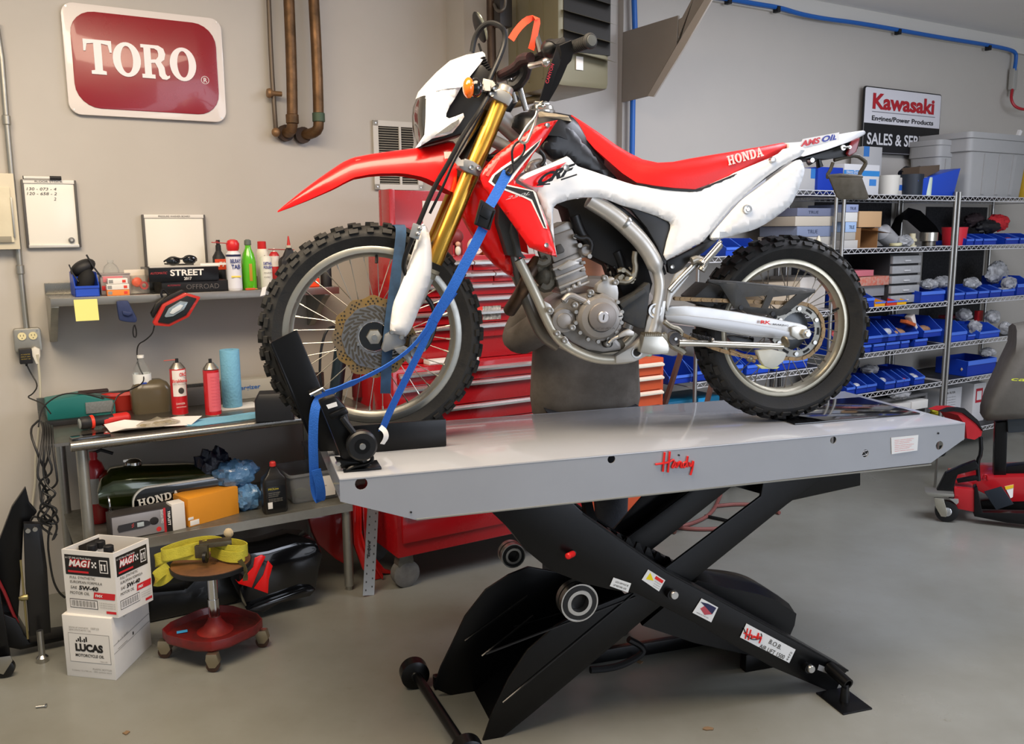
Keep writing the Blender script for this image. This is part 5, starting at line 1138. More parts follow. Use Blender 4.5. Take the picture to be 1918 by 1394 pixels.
for k,(c1,c2,nm) in enumerate(bx):
    x0=201 if k<2 else 204;x1=243 if k<2 else 241
    o=wthing('small_carton','%s of the three stacked in front of the clear case'%nm,'box',us(x0,4.125),4.125,SZ+zz,0,grp);w_=us(x1,4.125)-us(x0,4.125)
    FB('carton',o,(0,0,0),(w_,.045,.0235),K(c1,.5),.001);FB('end_flap',o,(.003,-.001,.004),(.02,0,.018),K('#8a8a88',.5));FB('red_dot',o,(w_-.022,-.001,.005),(w_-.008,0,.017),K('#d43c2c',.5))
    zz+=.0245
o=sthing('blister_pack','clear blister pack holding a bright orange plastic part','package',250,4.17,radians(8));w_=us(283,4.17)-us(250,4.17)
FB('backing_card',o,(-.02,.045,0),(w_,.048,.105),K('#d9cfc0',.6));FB('blister',o,(0,0,0),(w_,.044,.08),M('clear plastic','#dfe3e2'),.008);MB().ell((.025,.02,.05),(.022,.012,.022),12,8).build('orange_part',K('#f25a22',.4),o);MB().lathe((.05,.005,.035),(0,1,0),[(0,.01),(0,.018),(.012,.018),(.012,.01)],18,close=True).build('red_ring',K('#c83a34',.4),o)
# catalogues
def book(lab,px0,px1,n,z0,h,d,mat,tx,fn,rot=0):
    o=wthing('catalogue',lab,'catalogue',us(px0,n),n,z0,rot);w_=us(px1,n)-us(px0,n)
    FB('cover',o,(0,0,0),(w_,d,h),mat,.001);FB('pages',o,(w_-.004,.004,.003),(w_+.001,d-.004,h-.003),K('#5a5856',.8));fn(o,w_);return o
stw=M('stencil white','#e6e4de',.5)
book('lower black catalogue with dim grey lettering on its spine',304,428,4.13,SZ,.05,.2,M('catalogue black','#151414',.35),'',lambda o,w_:(wtext('OFFROAD',o,w_*.36,0,.014,.022,M('dim lettering','#5b5756',.5),wid=w_*.5),wtext('AUTOMATIC',o,w_*.08,0,.03,.007,K('#a83040',.5),wid=w_*.2,shear=.3)))
book('upper black catalogue with big white STREET 2017 on its spine',281,412,4.12,SZ+.051,.062,.21,M('catalogue black glossy','#0f0f10',.25),'',lambda o,w_:(wtext('STREET',o,w_*.30,0,.026,.026,stw,wid=w_*.48,bold=.03),wtext('2017',o,w_*.49,0,.006,.012,stw,wid=w_*.11,bold=.02),wtext('AUTOMATIC',o,w_*.02,0,.034,.010,K('#b8383c',.5),wid=w_*.24,shear=.3)))
o=wthing('loose_papers','thin stack of papers lying on the upper catalogue','paper',us(283,4.15),4.14,SZ+.1135);MB().prism([(0,0),(.3,0),(.31,.17),(.02,.18)],lambda p:(p[0],p[1],0),lambda p:(p[0],p[1],.004)).build('sheets',K('#c9c6c0',.6),o);MB().prism([(.22,.02),(.34,.01),(.35,.09),(.24,.11)],lambda p:(p[0],p[1],.004),lambda p:(p[0],p[1],.012)).build('folded_note',K('#e4e2de',.6),o)
o=wthing('sunglasses','black wraparound sunglasses lying on the catalogues','sunglasses',us(314,4.15),4.15,SZ+.1185)
dkl=M('dark lens','#0d0f10',.05,coat=1);MB().ell((.035,.01,.022),(.03,.01,.021),16,10).build('lens',dkl,o);MB().ell((.105,.01,.026),(.03,.01,.022),16,10).build('lens',dkl,o)
mb=MB();mb.tube([Vector(p) for p in ((.0,.03,.02),(.01,.008,.03),(.035,.0,.04),(.065,.0,.03),(.075,0,.032),(.105,0,.046),(.135,.01,.035),(.14,.04,.02))],.004,8,smooth=2);mb.tube([Vector(p) for p in ((.0,.02,.01),(.06,.06,.004),(.13,.05,.004))],.0035,8);mb.build('frame',black,o)
# bottles helper: profile (z,r) list
def bottle(nm,lab,cat,u,n,z,prof,mat,extra=None,grp=None,rot=0,seg=28):
    o=wthing(nm,lab,cat,u,n,z,rot,grp);MB().lathe((0,0,0),(0,0,1),prof,seg).build('body',mat,o,ang=45)
    if extra: extra(o)
    return o
def arclabel(par,r,z0,z1,a0,a1,mat,nm='label',n=14):
    mb=MB();vs=[];fs=[]
    for i in range(n+1):
        a=radians(a0+(a1-a0)*i/n)-pi/2
        for z in(z0,z1): vs.append((r*cos(a),r*sin(a),z))
    for i in range(n): fs.append((2*i,2*i+2,2*i+3,2*i+1))
    return mb.add(vs,fs).build(nm,mat,par)
def boxbottle(nm,lab,cat,u,n,z,w,d,h,neckz,nr,mat,capmat,caph,capr,extra=None,rot=0,grp=None):
    o=wthing(nm,lab,cat,u,n,z,rot,grp);secs=[]
    for zz_,s_ in ((0,.92),(.01,1),(h*.72,1),(h*.8,.93),(h*.88,.6),(neckz,.28)):
        rr=rrect(-w/2*s_,-d/2*(s_ if s_>.9 else max(s_,.35)),w/2*s_,d/2*(s_ if s_>.9 else max(s_,.35)),min(w,d)*.22*s_,4);secs.append([Vector((p[0],p[1],zz_)) for p in rr])
    MB().loft(secs).build('body',mat,o,ang=40);MB().lathe((0,0,neckz-.004),(0,0,1),[(0,nr),(.01,nr)],16).build('neck',mat,o);MB().lathe((0,0,neckz+.004),(0,0,1),[(0,capr),(caph*.8,capr*.95),(caph,capr*.7)],18).build('cap',capmat,o)
    if extra: extra(o)
    return o
def can_ex(lbl=None,nozz='#c92020',tx=None):
    def f(o): pass
    return f
def f(o):
    FB('orange_label',o,(-.026,-.0305,.09),(.026,-.0295,.14),K('#d94a24',.4));wtext('F1',o,-.012,-.0308,.105,.022,K('#e8e0d8',.5),bold=.03,shear=.3)
    MB().lathe((0,0,.175),(0,0,1),[(0,.013),(.03,.012),(.032,.009),(.055,.009)],14).build('sprayer',black,o)
    MB().tube([Vector((.0,-.01,.222)),Vector((-.015,-.012,.224))],.002,6).build('straw',K('#a03028',.4),o)
bottle('spray_bottle','small black bottle with orange label behind the end of the catalogues','bottle',us(414,4.33),4.33,SZ,[(0,.028),(.15,.029),(.165,.02),(.18,.012)],black,f)
def f(o):
    arclabel(o,.0335,.01,.16,-100,100,K('#dfe1ea',.35));MB().lathe((0,0,.178),(0,0,1),[(0,.022),(.012,.028),(.035,.03),(.05,.022),(.055,.01)],18).build('trigger_cap',K('#cf2328',.35),o);MB().tube([Vector((-.02,-.01,.215)),Vector((-.10,-.03,.221))],.0022,6).build('straw',K('#b04040',.4),o)
    wtext('BELRAY',o,-.024,-.0345,.127,.017,K('#2b3a7a',.5),wid=.048,bold=.03);wtext('TAB',o,-.02,-.0345,.10,.019,K('#2b3a7a',.5),wid=.04,bold=.03);FB('yellow_stripe',o,(-.022,-.0348,.06),(.022,-.0338,.068),K('#e6d060',.5))
    MB().lathe((0,0,.155),(0,0,1),[(0,.0338),(.010,.0338)],24,caps=False).build('navy_band',K('#20264c',.4),o)
bottle('aerosol_can','white aerosol can with red spray cap and blue block letters','aerosol can',us(441,4.14),4.14,SZ,[(0,.031),(.005,.033),(.166,.033),(.178,.024),(.185,.022)],K('#d6d6da',.35),f)
def f(o): MB().lathe((0,0,.205),(0,0,1),[(0,.014),(.003,.016),(.022,.015),(.027,.008)],18).build('cap',K('#5c6660',.5),o);FB('reflected_label',o,(-.008,-.0345,.04),(.006,-.0335,.12),K('#b58a2c',.4))
bottle('metal_bottle','bright green metal drinks bottle with grey cap','bottle',us(469,4.17),4.17,SZ,[(0,.03),(.005,.033),(.13,.033),(.165,.026),(.19,.014),(.205,.013)],M('green enamel','#58b81c',.22,coat=.5),f)
def f(o): wtext('4',o,-.008,-.0285,.135,.02,black,bold=.03)
bottle('cleaner_bottle','cream bottle with tall red cap between the green bottle and the red can','bottle',us(495,4.27),4.27,SZ,[(0,.028),(.17,.028),(.185,.022)],K('#dfdbcb',.45),lambda o:(MB().lathe((0,0,.18),(0,0,1),[(0,.021),(.04,.02),(.042,.012)],20).build('cap',K('#c62424',.35),o),f(o)))
bottle('lotion_bottle','short off white bottle with blue lettering in front of the red capped bottle','bottle',us(501,4.14),4.14,SZ,[(0,.026),(.004,.027),(.145,.027),(.155,.018)],K('#d2d2c8',.45),lambda o:(wtext('DETAIL',o,-.02,-.0285,.115,.012,K('#27358a',.5),wid=.04,bold=.03),wtext('POLISH',o,-.02,-.0285,.097,.012,K('#27358a',.5),wid=.04,bold=.03),wtext('cleans and shines',o,-.02,-.0285,.075,.006,black,wid=.04),wtext('all surfaces',o,-.02,-.0285,.055,.006,black,wid=.03)))
bottle('aerosol_can','red and white aerosol can with white nozzle and red straw','aerosol can',us(517,4.26),4.26,SZ,[(0,.026),(.15,.026),(.165,.018),(.17,.014)],K('#b8262a',.35),lambda o:(MB().lathe((0,0,.168),(0,0,1),[(0,.006),(.02,.006)],12).build('nozzle',K('#e0dcd4',.4),o),MB().tube([Vector((-.03,-.01,.183)),Vector((.10,0,.178))],.0022,6).build('straw',K('#b04040',.4),o),arclabel(o,.0265,.10,.15,-90,90,K('#e0d8d4',.4))))
boxbottle('gear_oil_bottle','black oil bottle with red cone tip partly behind the front tyre','bottle',us(545,4.22),4.22,SZ,.10,.05,.17,.185,.013,black,K('#b9b4a4',.4),.012,.016,lambda o:(MB().lathe((0,0,.2),(0,0,1),[(0,.009),(.045,.003)],14).build('cone_tip',K('#c22c24',.4),o),FB('label',o,(-.04,-.0265,.03),(.03,-.0255,.10),label)))
o=sthing('utility_knife','small orange utility knife lying on the shelf before the green bottle','knife',461,4.11,radians(5));FB('handle',o,(0,0,0),(.045,.012,.009),K('#c9522a',.4),.003);FB('blade_slide',o,(.045,.003,.002),(.058,.010,.006),K('#d0883c',.5))
o=sthing('price_tag','white paper tag hanging over the shelf lip beside the front tyre','tag',487,4.093,0,z=SZ-.03);MB().prism([(0,0),(.024,.006),(.032,.045),(.012,.04)],lambda p:(p[0],0,p[1]),lambda p:(p[0],.001,p[1])).build('card',K('#ececea',.5),o)
o=sthing('shop_towel_tub','orange tub with yellow lid on the right end of the wall shelf','tub',569,4.14);w_=us(600,4.14)-us(569,4.14);FB('tub',o,(0,0,0),(w_,.07,.042),K('#f04a20',.4),.006);FB('lid',o,(.008,.005,.042),(w_+.002,.065,.072),K('#f0c81c',.4),.01)
bottle('black_flask','tall black cylinder bottle at the right end of the wall shelf','bottle',us(612,4.16),4.16,SZ,[(0,.027),(.1,.027),(.104,.023),(.125,.022),(.13,.012)],black)
# under the shelf
u,z=wuz(138,566,4.094);o=wthing('sticky_note','yellow sticky note on the front lip of the wall shelf','note',u,4.0935,wuz(138,602,4.094)[1]);MB().add([(0,.001,.09),(.09,.001,.09),(.091,-.008,0),(.002,-.006,.0)],[(0,1,2,3)]).build('paper',yel,o)
def sh3(pts,n): return [((lambda a:(a[0],n,a[1]))(wuz(p[0],p[1],n))) for p in pts]
def wpoly(nm,pts,n0,n1,mat,par,bev=.004,org=(0,0,0)):
    P_=sh3(pts,n0);mb=MB();mb.prism([(p[0]-org[0],p[2]-org[2]) for p in P_],lambda p:(p[0],n0-org[1],p[1]),lambda p:(p[0],n1-org[1],p[1]));return mb.build(nm,mat,par,bevel=bev)
def uorg(px,py,n): a=wuz(px,py,n);return (a[0],n,a[1])
og=uorg(240,607,4.06);o=wthing('work_glove','navy blue rubber dipped glove clipped under the wall shelf','glove',*og)
gl=M('navy glove','#26345e',.6,var=.2,vs=40)
wpoly('palm',C9((800,455),(880,450),(915,520),(945,575),(940,605),(870,600),(820,590),(808,520)),4.06,4.085,gl,o,.01,og);wpoly('finger',C9((840,520),(905,530),(915,545),(880,560),(845,550)),4.05,4.07,gl,o,.006,og)
MB().tube([Vector((p[0]-og[0],p[1]-og[1],p[2]-og[2])) for p in sh3(C9((925,618),(935,650),(938,690),(925,712),(913,680),(915,640),(922,620)),4.07)],.003,6,smooth=1).build('wrist_loop',black,o)
og=uorg(330,600,4.0);wl=wthing('work_light','red rimmed hexagonal LED work light clamped under the wall shelf','work light',*og)
hx=C9((1050,605),(1120,478),(1275,397),(1382,428),(1300,565),(1165,632),(1062,625))
wpoly('rim',hx,4.0,4.03,K('#b8281e',.35,coat=.3),wl,.008,og)
hi=C9((1085,600),(1140,490),(1285,418),(1352,438),(1280,552),(1160,612));wpoly('face',hi,3.994,4.0,M('light face black','#171a1b',.35),wl,.002,og)
le=C9((1130,560),(1160,505),(1240,455),(1293,462),(1265,515),(1190,560),(1140,568));wpoly('led_lens',le,3.989,3.994,M('led lens','#8e9ea6',.15,coat=.6,metal=.3),wl,.002,og)
wpoly('led_array',C9((1165,540),(1185,510),(1240,480),(1262,485),(1240,515),(1190,545)),3.986,3.989,M('led grid','#c4ccd0',.3),wl,.002,og)
wpoly('heat_sink',C9((1040,540),(1080,470),(1170,410),(1250,375),(1285,395),(1120,480),(1055,575)),4.03,4.07,blkm,wl,.004,og)
MB().tube([Vector((p[0]-og[0],p[1]-og[1],p[2]-og[2])) for p in sh3(C9((1170,440),(1150,400),(1120,370),(1105,400),(1115,430)),4.05)],.005,8,smooth=1).build('stand_bar',blkm,wl)
cord('work_light_cable','thin black cable hanging from the red work light down to the bench',[(289,610,4.03),(286,625,4.03),(272,638,4.05),(258,645,4.1),(256,665,4.15),(261,690,4.15),(270,705,4.1),(268,718,4.05),(250,728,4.0),(222,738,3.97),(213,755,3.95),(208,777,3.93)],.0028,bc)
# ================================================================ WORKBENCH
BZ=.86
wb_=wthing('workbench','stainless steel workbench with rolled front edge against the left wall','workbench',.17,3.68,0);BL=1.30
MB().b2((0,.0,BZ-.012),(BL,.62,BZ)).build('bench_top',M('stainless top','#8b8780',.3,metal=.9,var=.2,vs=8),wb_)
MB().cyl((.075,.0,BZ-.018),(BL,.0,BZ-.018),.020,n=18).build('rolled_edge',stl,wb_);MB().b2((.0,.0,BZ-.04),(.006,.6,BZ-.008)).build('end_skirt',stl,wb_)
MB().b2((0,.61,BZ),(BL,.625,BZ+.08)).build('upstand',stl,wb_)
for x,y in ((.115,.05),(1.18,.03),(.07,.55),(1.18,.55)): 
    lg=MB().cyl((x,y,.02),(x,y,BZ-.02),.0215,n=16).build('leg',galv,wb_);MB().lathe((x,y,0),(0,0,1),[(0,.015),(.05,.017),(.055,.022)],14).build('foot',galv,lg)
zl=wuz(641,942,3.70)[1];zl0=wuz(641,958,3.70)[1]
MB().b2((.06,.01,zl-.006),(1.2,.57,zl)).build('lower_shelf',M('galvanised worn','#86857c',.45,metal=.7,var=.3,vs=12),wb_);MB().b2((.06,.0,zl0),(1.2,.012,zl)).build('shelf_lip',galv,wb_)
def bu(px,py,z=BZ): a=UN(ZP(px,py,z));return a[0],a[1]
def bthing(nm,lab,cat,px,py,rot=0,grp=None,z=BZ):
    u,n=bu(px,py,z)
    return wthing(nm,lab,cat,u,n,z+.0005,rot,grp)
teal=M('teal plastic','#1c6a66',.4)
o=bthing('battery_charger','teal battery charger with grey grille at the back left of the bench','charger',90,792);
MB().prism([(0,0),(.27,0),(.27,.06),(.15,.10),(.0,.085)],lambda p:(p[0],.03,p[1]),lambda p:(p[0],.16,p[1])).build('case',teal,o,bevel=.008);FB('grille',o,(.15,.024,.015),(.26,.03,.065),M('grille grey','#7a7f80',.5,var=.3,vs=120));
MB().b2((.13,.05,.098),(.25,.09,.11)).build('carry_handle',M('dark maroon grip','#2b1816',.6),o,bevel=.004)
o=bthing('red_pan','red plastic funnel pan behind the flashlight on the bench','pan',192,777);MB().loft([[Vector((.095+.1*s*cos(2*pi*k/20),.06+.06*s*sin(2*pi*k/20),z)) for k in range(20)] for z,s in ((0,.6),(.01,.7),(.07,1),(.075,1.05),(.07,.92),(.02,.6))]).build('pan_body',K('#b3261c',.4),o);MB().ell((.1,.06,.035),(.05,.04,.015),12,8).build('dark_parts',M('oily parts','#2a2422',.5),o)
o=bthing('cordless_flashlight','red and black flashlight lying on the left of the bench','flashlight',155,806,radians(14));a=Vector((0,.0,.03))
MB().lathe((0,0,.028),(1,0,0),[(-.01,.02),(0,.027),(.03,.027),(.05,.02),(.09,.02),(.12,.021)],20).build('head',black,o);MB().lathe((.08,0,.024),(1,0,0),[(0,.021),(.05,.024),(.1,.024),(.108,.018)],20).build('grip',K('#b8221e',.4),o);MB().lathe((-.012,0,.028),(1,0,0),[(0,.018),(.002,.021)],20).build('lens',M('torch lens','#8f9695',.1,coat=.5),o);MB().lathe((.03,0,.028),(1,0,0),[(0,.0275),(.012,.0285)],20).build('red_band',K('#e0341e',.4),o)
o=bthing('phone','black phone lying at the left front corner of the bench','phone',136,828,radians(6));MB().prism(rrect(0,0,.14,.07,.01),lambda p:(p[0],p[1],0),lambda p:(p[0],p[1],.009)).build('body',M('phone glass','#101112',.1,coat=.6),o,bevel=.002)
o=bthing('black_tray','shallow black tray under the cords at the back left of the bench','tray',88,800);FB('tray_base',o,(0,0,0),(.2,.12,.004),black);FB('tray_edge',o,(0,-.004,0),(.2,0,.02),black)
u,n=bu(271,772);
bottle('water_bottle','clear plastic water bottle with white and blue label','bottle',u,n,BZ,[(0,.034),(.01,.038),(.04,.035),(.05,.038),(.08,.036),(.12,.038),(.13,.036),(.17,.037),(.2,.03),(.225,.018),(.235,.013),(.25,.013)],M('pet plastic','#e4eaea',.05,trans=.9,ior=1.15,alpha=.5),lambda o:(arclabel(o,.039,.13,.175,-170,170,K('#e6eaea',.4)),FB('blue_mark',o,(-.012,-.0405,.13),(.012,-.039,.14),K('#2a4ab0',.4)),MB().lathe((0,0,.245),(0,0,1),[(0,.0145),(.012,.0145)],16).build('cap',K('#e8e8e4',.4),o)),)
u,n=bu(290,775);o=wthing('amber_jug','brown translucent jug behind the water bottle','jug',u,n+.06,BZ);secs=[]
for z,s in ((0,.95),(.02,1),(.1,1),(.13,.8),(.145,.5)): secs.append([Vector((p[0]*s,p[1]*s,z)) for p in rrect(-.085,-.05,.085,.05,.03,4)])
MB().loft(secs).build('body',M('amber plastic','#5c5340',.25,alpha=.9),o,ang=50)
# paper with parts
u,n=bu(290,800);o=wthing('paper_sheet','crumpled white paper on the bench carrying a bag of small parts','paper',u,n,BZ+.001);r=random.Random(2)
P_=[(-.17,-.02),(-.12,-.085),(.02,-.075),(.13,-.06),(.19,.0),(.11,.10),(0,.11),(-.1,.10),(-.18,.10)]
c0=(0,0,.003);mb=MB();vs=[c0]+[(p[0],p[1],.002+.022*((k*5)%3)/2) for k,p in enumerate(P_)]+[(p[0]*.55,p[1]*.55,.004+.004*(k%2)) for k,p in enumerate(P_)]
n9=len(P_);mb.add(vs,[(0,1+n9+k,1+n9+(k+1)%n9) for k in range(n9)]+[(1+k,1+(k+1)%n9,1+n9+(k+1)%n9,1+n9+k) for k in range(n9)]);mb.build('sheet',K('#e2dfdc',.6),o)
o=wthing('parts_bag','clear plastic bag of small brown parts on the white paper','bag',u+.01,n,BZ+.008);rr=random.Random(4);mb=MB()
secs=[]
for k in range(9):
    t=k/8;x=-.08+.17*t;h=.02*sin(pi*t)+.004;w=.05*sin(pi*min(1,max(0,t)))**.5+.006
    secs.append([Vector((x,w*cos(a*pi/5)*(1+rr.uniform(-.2,.2)),.004+max(0,h*sin(a*pi/5)*(1+rr.uniform(-.25,.25))))) for a in range(10)])
MB().loft(secs).build('film',M('crinkled film','#b8b19f',.15,alpha=.45,bump=.6,bs=50,col2='#8a8068',var=.3,vs=60),o)
mb=MB()
for k in range(10): mb.ell((rr.uniform(-.06,.06),rr.uniform(-.02,.02),.008),(.012,.008,.006),8,6)
mb.build('small_parts',K('#8a7c5c',.6),o)['kind']='stuff'
def brk(o,front=True):
    MB().lathe((0,0,.205),(0,0,1),[(0,.034),(.006,.030),(.022,.018),(.026,.015)],22).build('dome',M('tin','#c0bcb2',.25,metal=.9),o);MB().lathe((0,0,.23),(0,0,1),[(0,.007),(.018,.007)],12).build('nozzle',black,o)
    MB().lathe((0,0,.0),(0,0,1),[(0,.035),(.004,.0355)],24).build('rim',M('tin','#c0bcb2'),o)
def f(o):
    brk(o);MB().tube([Vector((0,0,.243)),Vector((-.055,-.01,.244))],.002,6).build('straw',K('#b85a50',.4),o);arclabel(o,.0348,.085,.2,-52,52,K('#e2dcd8',.4));arclabel(o,.0350,.15,.166,-50,50,K('#e2dcd8',.4));wtext('Brakleen',o,-.030,-.0355,.148,.0135,K('#c4161c',.4),wid=.06,bold=.02);wtext('Brake Parts Cleaner',o,-.026,-.0355,.137,.005,black,wid=.052);wtext('CRC',o,.0,-.0355,.175,.014,K('#c4161c',.4),wid=.028,bold=.03,shear=.2);MB().ell((.004,-.035,.11),(.012,.0015,.014),16,8).build('wheel_picture',K('#3a3634',.5),o);wtext('DANGER',o,-.02,-.0358,.05,.008,K('#e2dcd8',.4),wid=.036);wtext('NON FLAMMABLE',o,-.02,-.0358,.036,.005,K('#e2dcd8',.4),wid=.04)
u,n=bu(338,776);bottle('brake_cleaner_can','red and white brake cleaner can with its label facing front','aerosol can',u,n,BZ,[(0,.034),(.205,.034)],M('can red','#bb1a22',.3,coat=.3),f)
u,n=bu(400,777);bottle('brake_cleaner_can','red aerosol can turned to show its pink instruction panel','aerosol can',u,n,BZ,[(0,.034),(.2,.034)],M('can red','#bb1a22'),lambda o:(brk(o),arclabel(o,.0348,.02,.19,-40,62,K('#d8606a',.45)),[wtext('directions and warnings',o,-.012,-.0362,.17-k*.014,.0045,K('#b83a48',.5),wid=.038) for k in range(10)]))
u,n=bu(438,766);o=wthing('paper_towel_roll','tall roll of blue shop towels standing on a white tray','towel roll',u,n+.02,BZ+.009);MB().lathe((0,0,0),(0,0,1),[(0,.042),(.002,.043),(.258,.043),(.26,.042),(.26,.018),(.2,.017)],32).build('roll',M('blue shop paper','#6fa8c4',.85,bump=.3,bs=90),o)
o=wthing('foam_tray','flat white foam tray under the blue towel roll','tray',u-.06,n-.03,BZ);FB('tray',o,(0,0,0),(.17,.12,.008),K('#c9c8c2',.7),.003)
u,n=bu(425,786);o=wthing('blue_towel_sheet','torn sheet of blue shop towel spread along the bench front','towel',u-.18,n-.07,BZ+.001);MB().prism([(0,.03),(.05,0),(.2,.01),(.42,.03),(.4,.12),(.3,.15),(.2,.13),(.12,.14),(.02,.10)],lambda p:(p[0],p[1],0),lambda p:(p[0],p[1],.003)).build('sheet',M('blue shop paper','#6fa8c4'),o)
u,n=bu(470,770);o=wthing('white_carton','long pale carton with blue lettering at the back right of the bench','box',u-.04,4.2,BZ);FB('carton',o,(0,0,0),(.30,.08,.09),K('#a9a79e',.6));wtext('Energizer',o,.04,0,.045,.02,K('#2a62a8',.5),wid=.13,bold=.02)
o=wthing('grey_case','long dark grey case behind the red cans on the bench','case',u-.38,4.15,BZ);FB('case',o,(0,0,0),(.30,.08,.075),M('case charcoal','#3f3f42',.45),.005);MB().lathe((.08,-.001,.035),(0,1,0),[(0,.014),(.0,.02),(.002,.02)],20).build('round_vent',black,o)
o=bthing('black_box','black plastic box beside the front tyre on the bench','box',512,785,radians(-20));MB().loft([[Vector((p[0]*s,p[1]*s,z)) for p in rrect(-.07,-.05,.09,.07,.012,3)] for z,s in ((0,1),(.09,1),(.115,.8))]).build('body',M('charcoal plastic','#141519',.4),o,ang=40)
# ================================================================ LOWER SHELF
SL2=zl
def lt(nm,lab,cat,px,py,n=None,rot=0,grp=None):
    if n is None: u,n=bu(px,py,SL2)
    else: u=wuz(px,py,n)[0]
    return wthing(nm,lab,cat,u,n,SL2+.0005,rot,grp),u,n
# fuel tank of an old bike
n0=3.86
def T3(x,y,n): a=wuz(*C10((x,y))[0],n);return Vector((a[0],n,a[1]))
og=T3(520,500,n0);og.z=SL2
tk_=wthing('fuel_tank','dark olive green motorcycle fuel tank with white striped oval on the lower shelf','fuel tank',og.x,n0,SL2+.001)
st_=[(515,420,60,.02),(540,410,120,.07),(600,400,175,.105),(700,395,190,.12),(850,385,185,.12),(1000,365,170,.11),(1120,345,140,.09),(1220,355,90,.06),(1290,370,40,.03)]
secs=[]
for x,y,hh,w in st_:
    c_0=T3(x,y+10,n0)-Vector((og.x,n0,SL2));zh=hh/2.7875/1640*4*.98*1.0
    zc=max(c_0.z,zh*.5+.004);sec=[]
    for k in range(18):
        a=2*pi*k/18;cx_,sz_=cos(a),sin(a);sec.append(Vector((c_0.x,w+ w*cx_*(abs(cx_)**-.25 if abs(cx_)>.01 else 1)*.95-.0,max(.002,zc+zh*.5*1.25*sz_*(abs(sz_)**-.3 if abs(sz_)>.01 else 1)))))
    secs.append(sec)
olive=M('candy olive green','#3b4712',.15,coat=1,metal=.5,var=.35,vs=3,col2='#151a08')
MB().loft(secs).build('tank_shell',olive,tk_,ang=60)
zc=.10;W_=secs[6][0].x-secs[2][0].x
yf=-.008
ov=[(secs[3][0].x-.02+.0,.045)]
a=secs[3][0].x-.01;b_=secs[7][0].x+.02
for nm,gr,mt,yy in (('oval_outline',0,M('stripe white','#e4e2d8',.3),.0),('oval_panel',.006,M('tank gloss black','#08090a',.12,coat=1),-.003)):
    MB().prism(rrect(a+gr,.02+gr,b_+.05-gr,.165-gr,.065-gr*.8,8),lambda p:(p[0],yy-.006,p[1]),lambda p:(p[0],.06,p[1])).build(nm,mt,tk_,bevel=.001)
slab('HONDA',tk_,(a+.022,-.010,.085),Vector((1,0,.10)),Vector((-.1,0,1)),.032,M('badge white','#e6e2d6',.3),wid=.17,t=.003)
q=T3(700,255,n0+.1)-Vector((og.x,n0,SL2));o=MB().lathe((q.x,.12,secs[3][4].z-.004),(0,0,1),[(0,.035),(.012,.035),(.02,.028),(.026,.012)],22).build('filler_cap',chrome,tk_);MB().b2((q.x-.04,.112,secs[3][4].z+.012),(q.x-.02,.128,secs[3][4].z+.022)).build('latch',chrome,o)
MB().tube([Vector((secs[1][0].x+.02,.07-.085*sin(a_*pi/8)**.8,SL2*0+.015+.0+.17*(a_/8))) for a_ in range(9)],.004,8).build('chrome_trim',chrome,tk_)
# fire extinguisher
u,n=bu(178,984,SL2)
o=wthing('fire_extinguisher','red fire extinguisher standing behind the left bench leg','fire extinguisher',u+.02,n+.04,SL2+.0005)
MB().lathe((0,0,0),(0,0,1),[(0,.036),(.006,.04),(.23,.04),(.26,.03),(.275,.014),(.29,.014)],26).build('cylinder',M('extinguisher red','#a81820',.3,coat=.4),o);arclabel(o,.0408,.09,.2,-95,95,K('#b8b4ae',.5));MB().lathe((0,0,.285),(0,0,1),[(0,.016),(.025,.016)],14).build('valve',K('#a02028',.4),o)
MB().tube([Vector((-.01,0,.30)),Vector((.03,-.01,.315)),Vector((.075,-.02,.295))],.007,8).build('lever',black,o)
# sound meter box
def cbox(nm,lab,cat,pts4,n0,d,mat,z=None,fn=None,org=None):
    """carton whose front face bottom left/right and height come from the photo; pts4 = bl, br, tl"""
    A=WN(*pts4[0],n0[0]);Bq=WN(*pts4[1],n0[1]);T=WN(*pts4[2],n0[0]);z=SL2+.0005 if z is None else z
    v=Vector((Bq.x-A.x,Bq.y-A.y,0));o=thing(nm,lab,cat,(A.x,A.y,z),atan2(v.y,v.x));h=T.z-A.z
    FB('carton',o,(0,0,0),(v.length,d,h),mat,.001)
    if fn: fn(o,v.length,h)
    return o
def f(o,w_,h):
    FB('grey_front',o,(.006,-.001,.004),(w_*.86,0,h-.004),M('box silver print','#8f8d8f',.4,metal=.3));FB('red_side',o,(w_*.86,-.001,0),(w_*.9,.0,h),K('#b4222a',.4));FB('black_side',o,(w_*.9,-.001,0),(w_,.0,h),K('#191617',.4))
    mt=MB().prism([(w_*.12,h*.34),(w_*.5,h*.36),(w_*.62,h*.42),(w_*.66,h*.5),(w_*.6,h*.6),(w_*.5,h*.66),(w_*.12,h*.62),(w_*.1,h*.48)],lambda p:(p[0],-.003,p[1]),lambda p:(p[0],-.001,p[1])).build('meter_picture',K('#2b2b2f',.5),o)
    MB().ell((w_*.7,-.002,h*.55),(w_*.075,.002,w_*.07),18,8).build('foam_ball',K('#1d1b1c',.7),mt);FB('screen',mt,(w_*.42,-.0035,h*.42),(w_*.53,-.003,h*.6),K('#a9b4b8',.4))
    for k in range(4): MB().cyl((w_*(.34+.02*(k%2)),-.0038,h*(.46+.04*k)),(w_*(.34+.02*(k%2)),-.003,h*(.46+.04*k)),.0025,n=8).build('button',K('#b04040',.5),mt)
    txt('SoniCon PRO',o,(w_*.815,-.0012,h*.95),(0,0,-1),(1,0,0),.010,label,wid=h*.55);txt('TRIPLETT',o,(w_*.93,-.0012,h*.85),(0,0,-1),(1,0,0),.010,label,wid=h*.6,bold=.02);MB().lathe((w_*.77,-.002,h*.18),(0,1,0),[(0,.010),(.001,.010)],18).build('round_seal',K('#c63030',.4),o);FB('barcode_label',o,(.01,-.0015,.005),(.03,-.0005,.018),label)
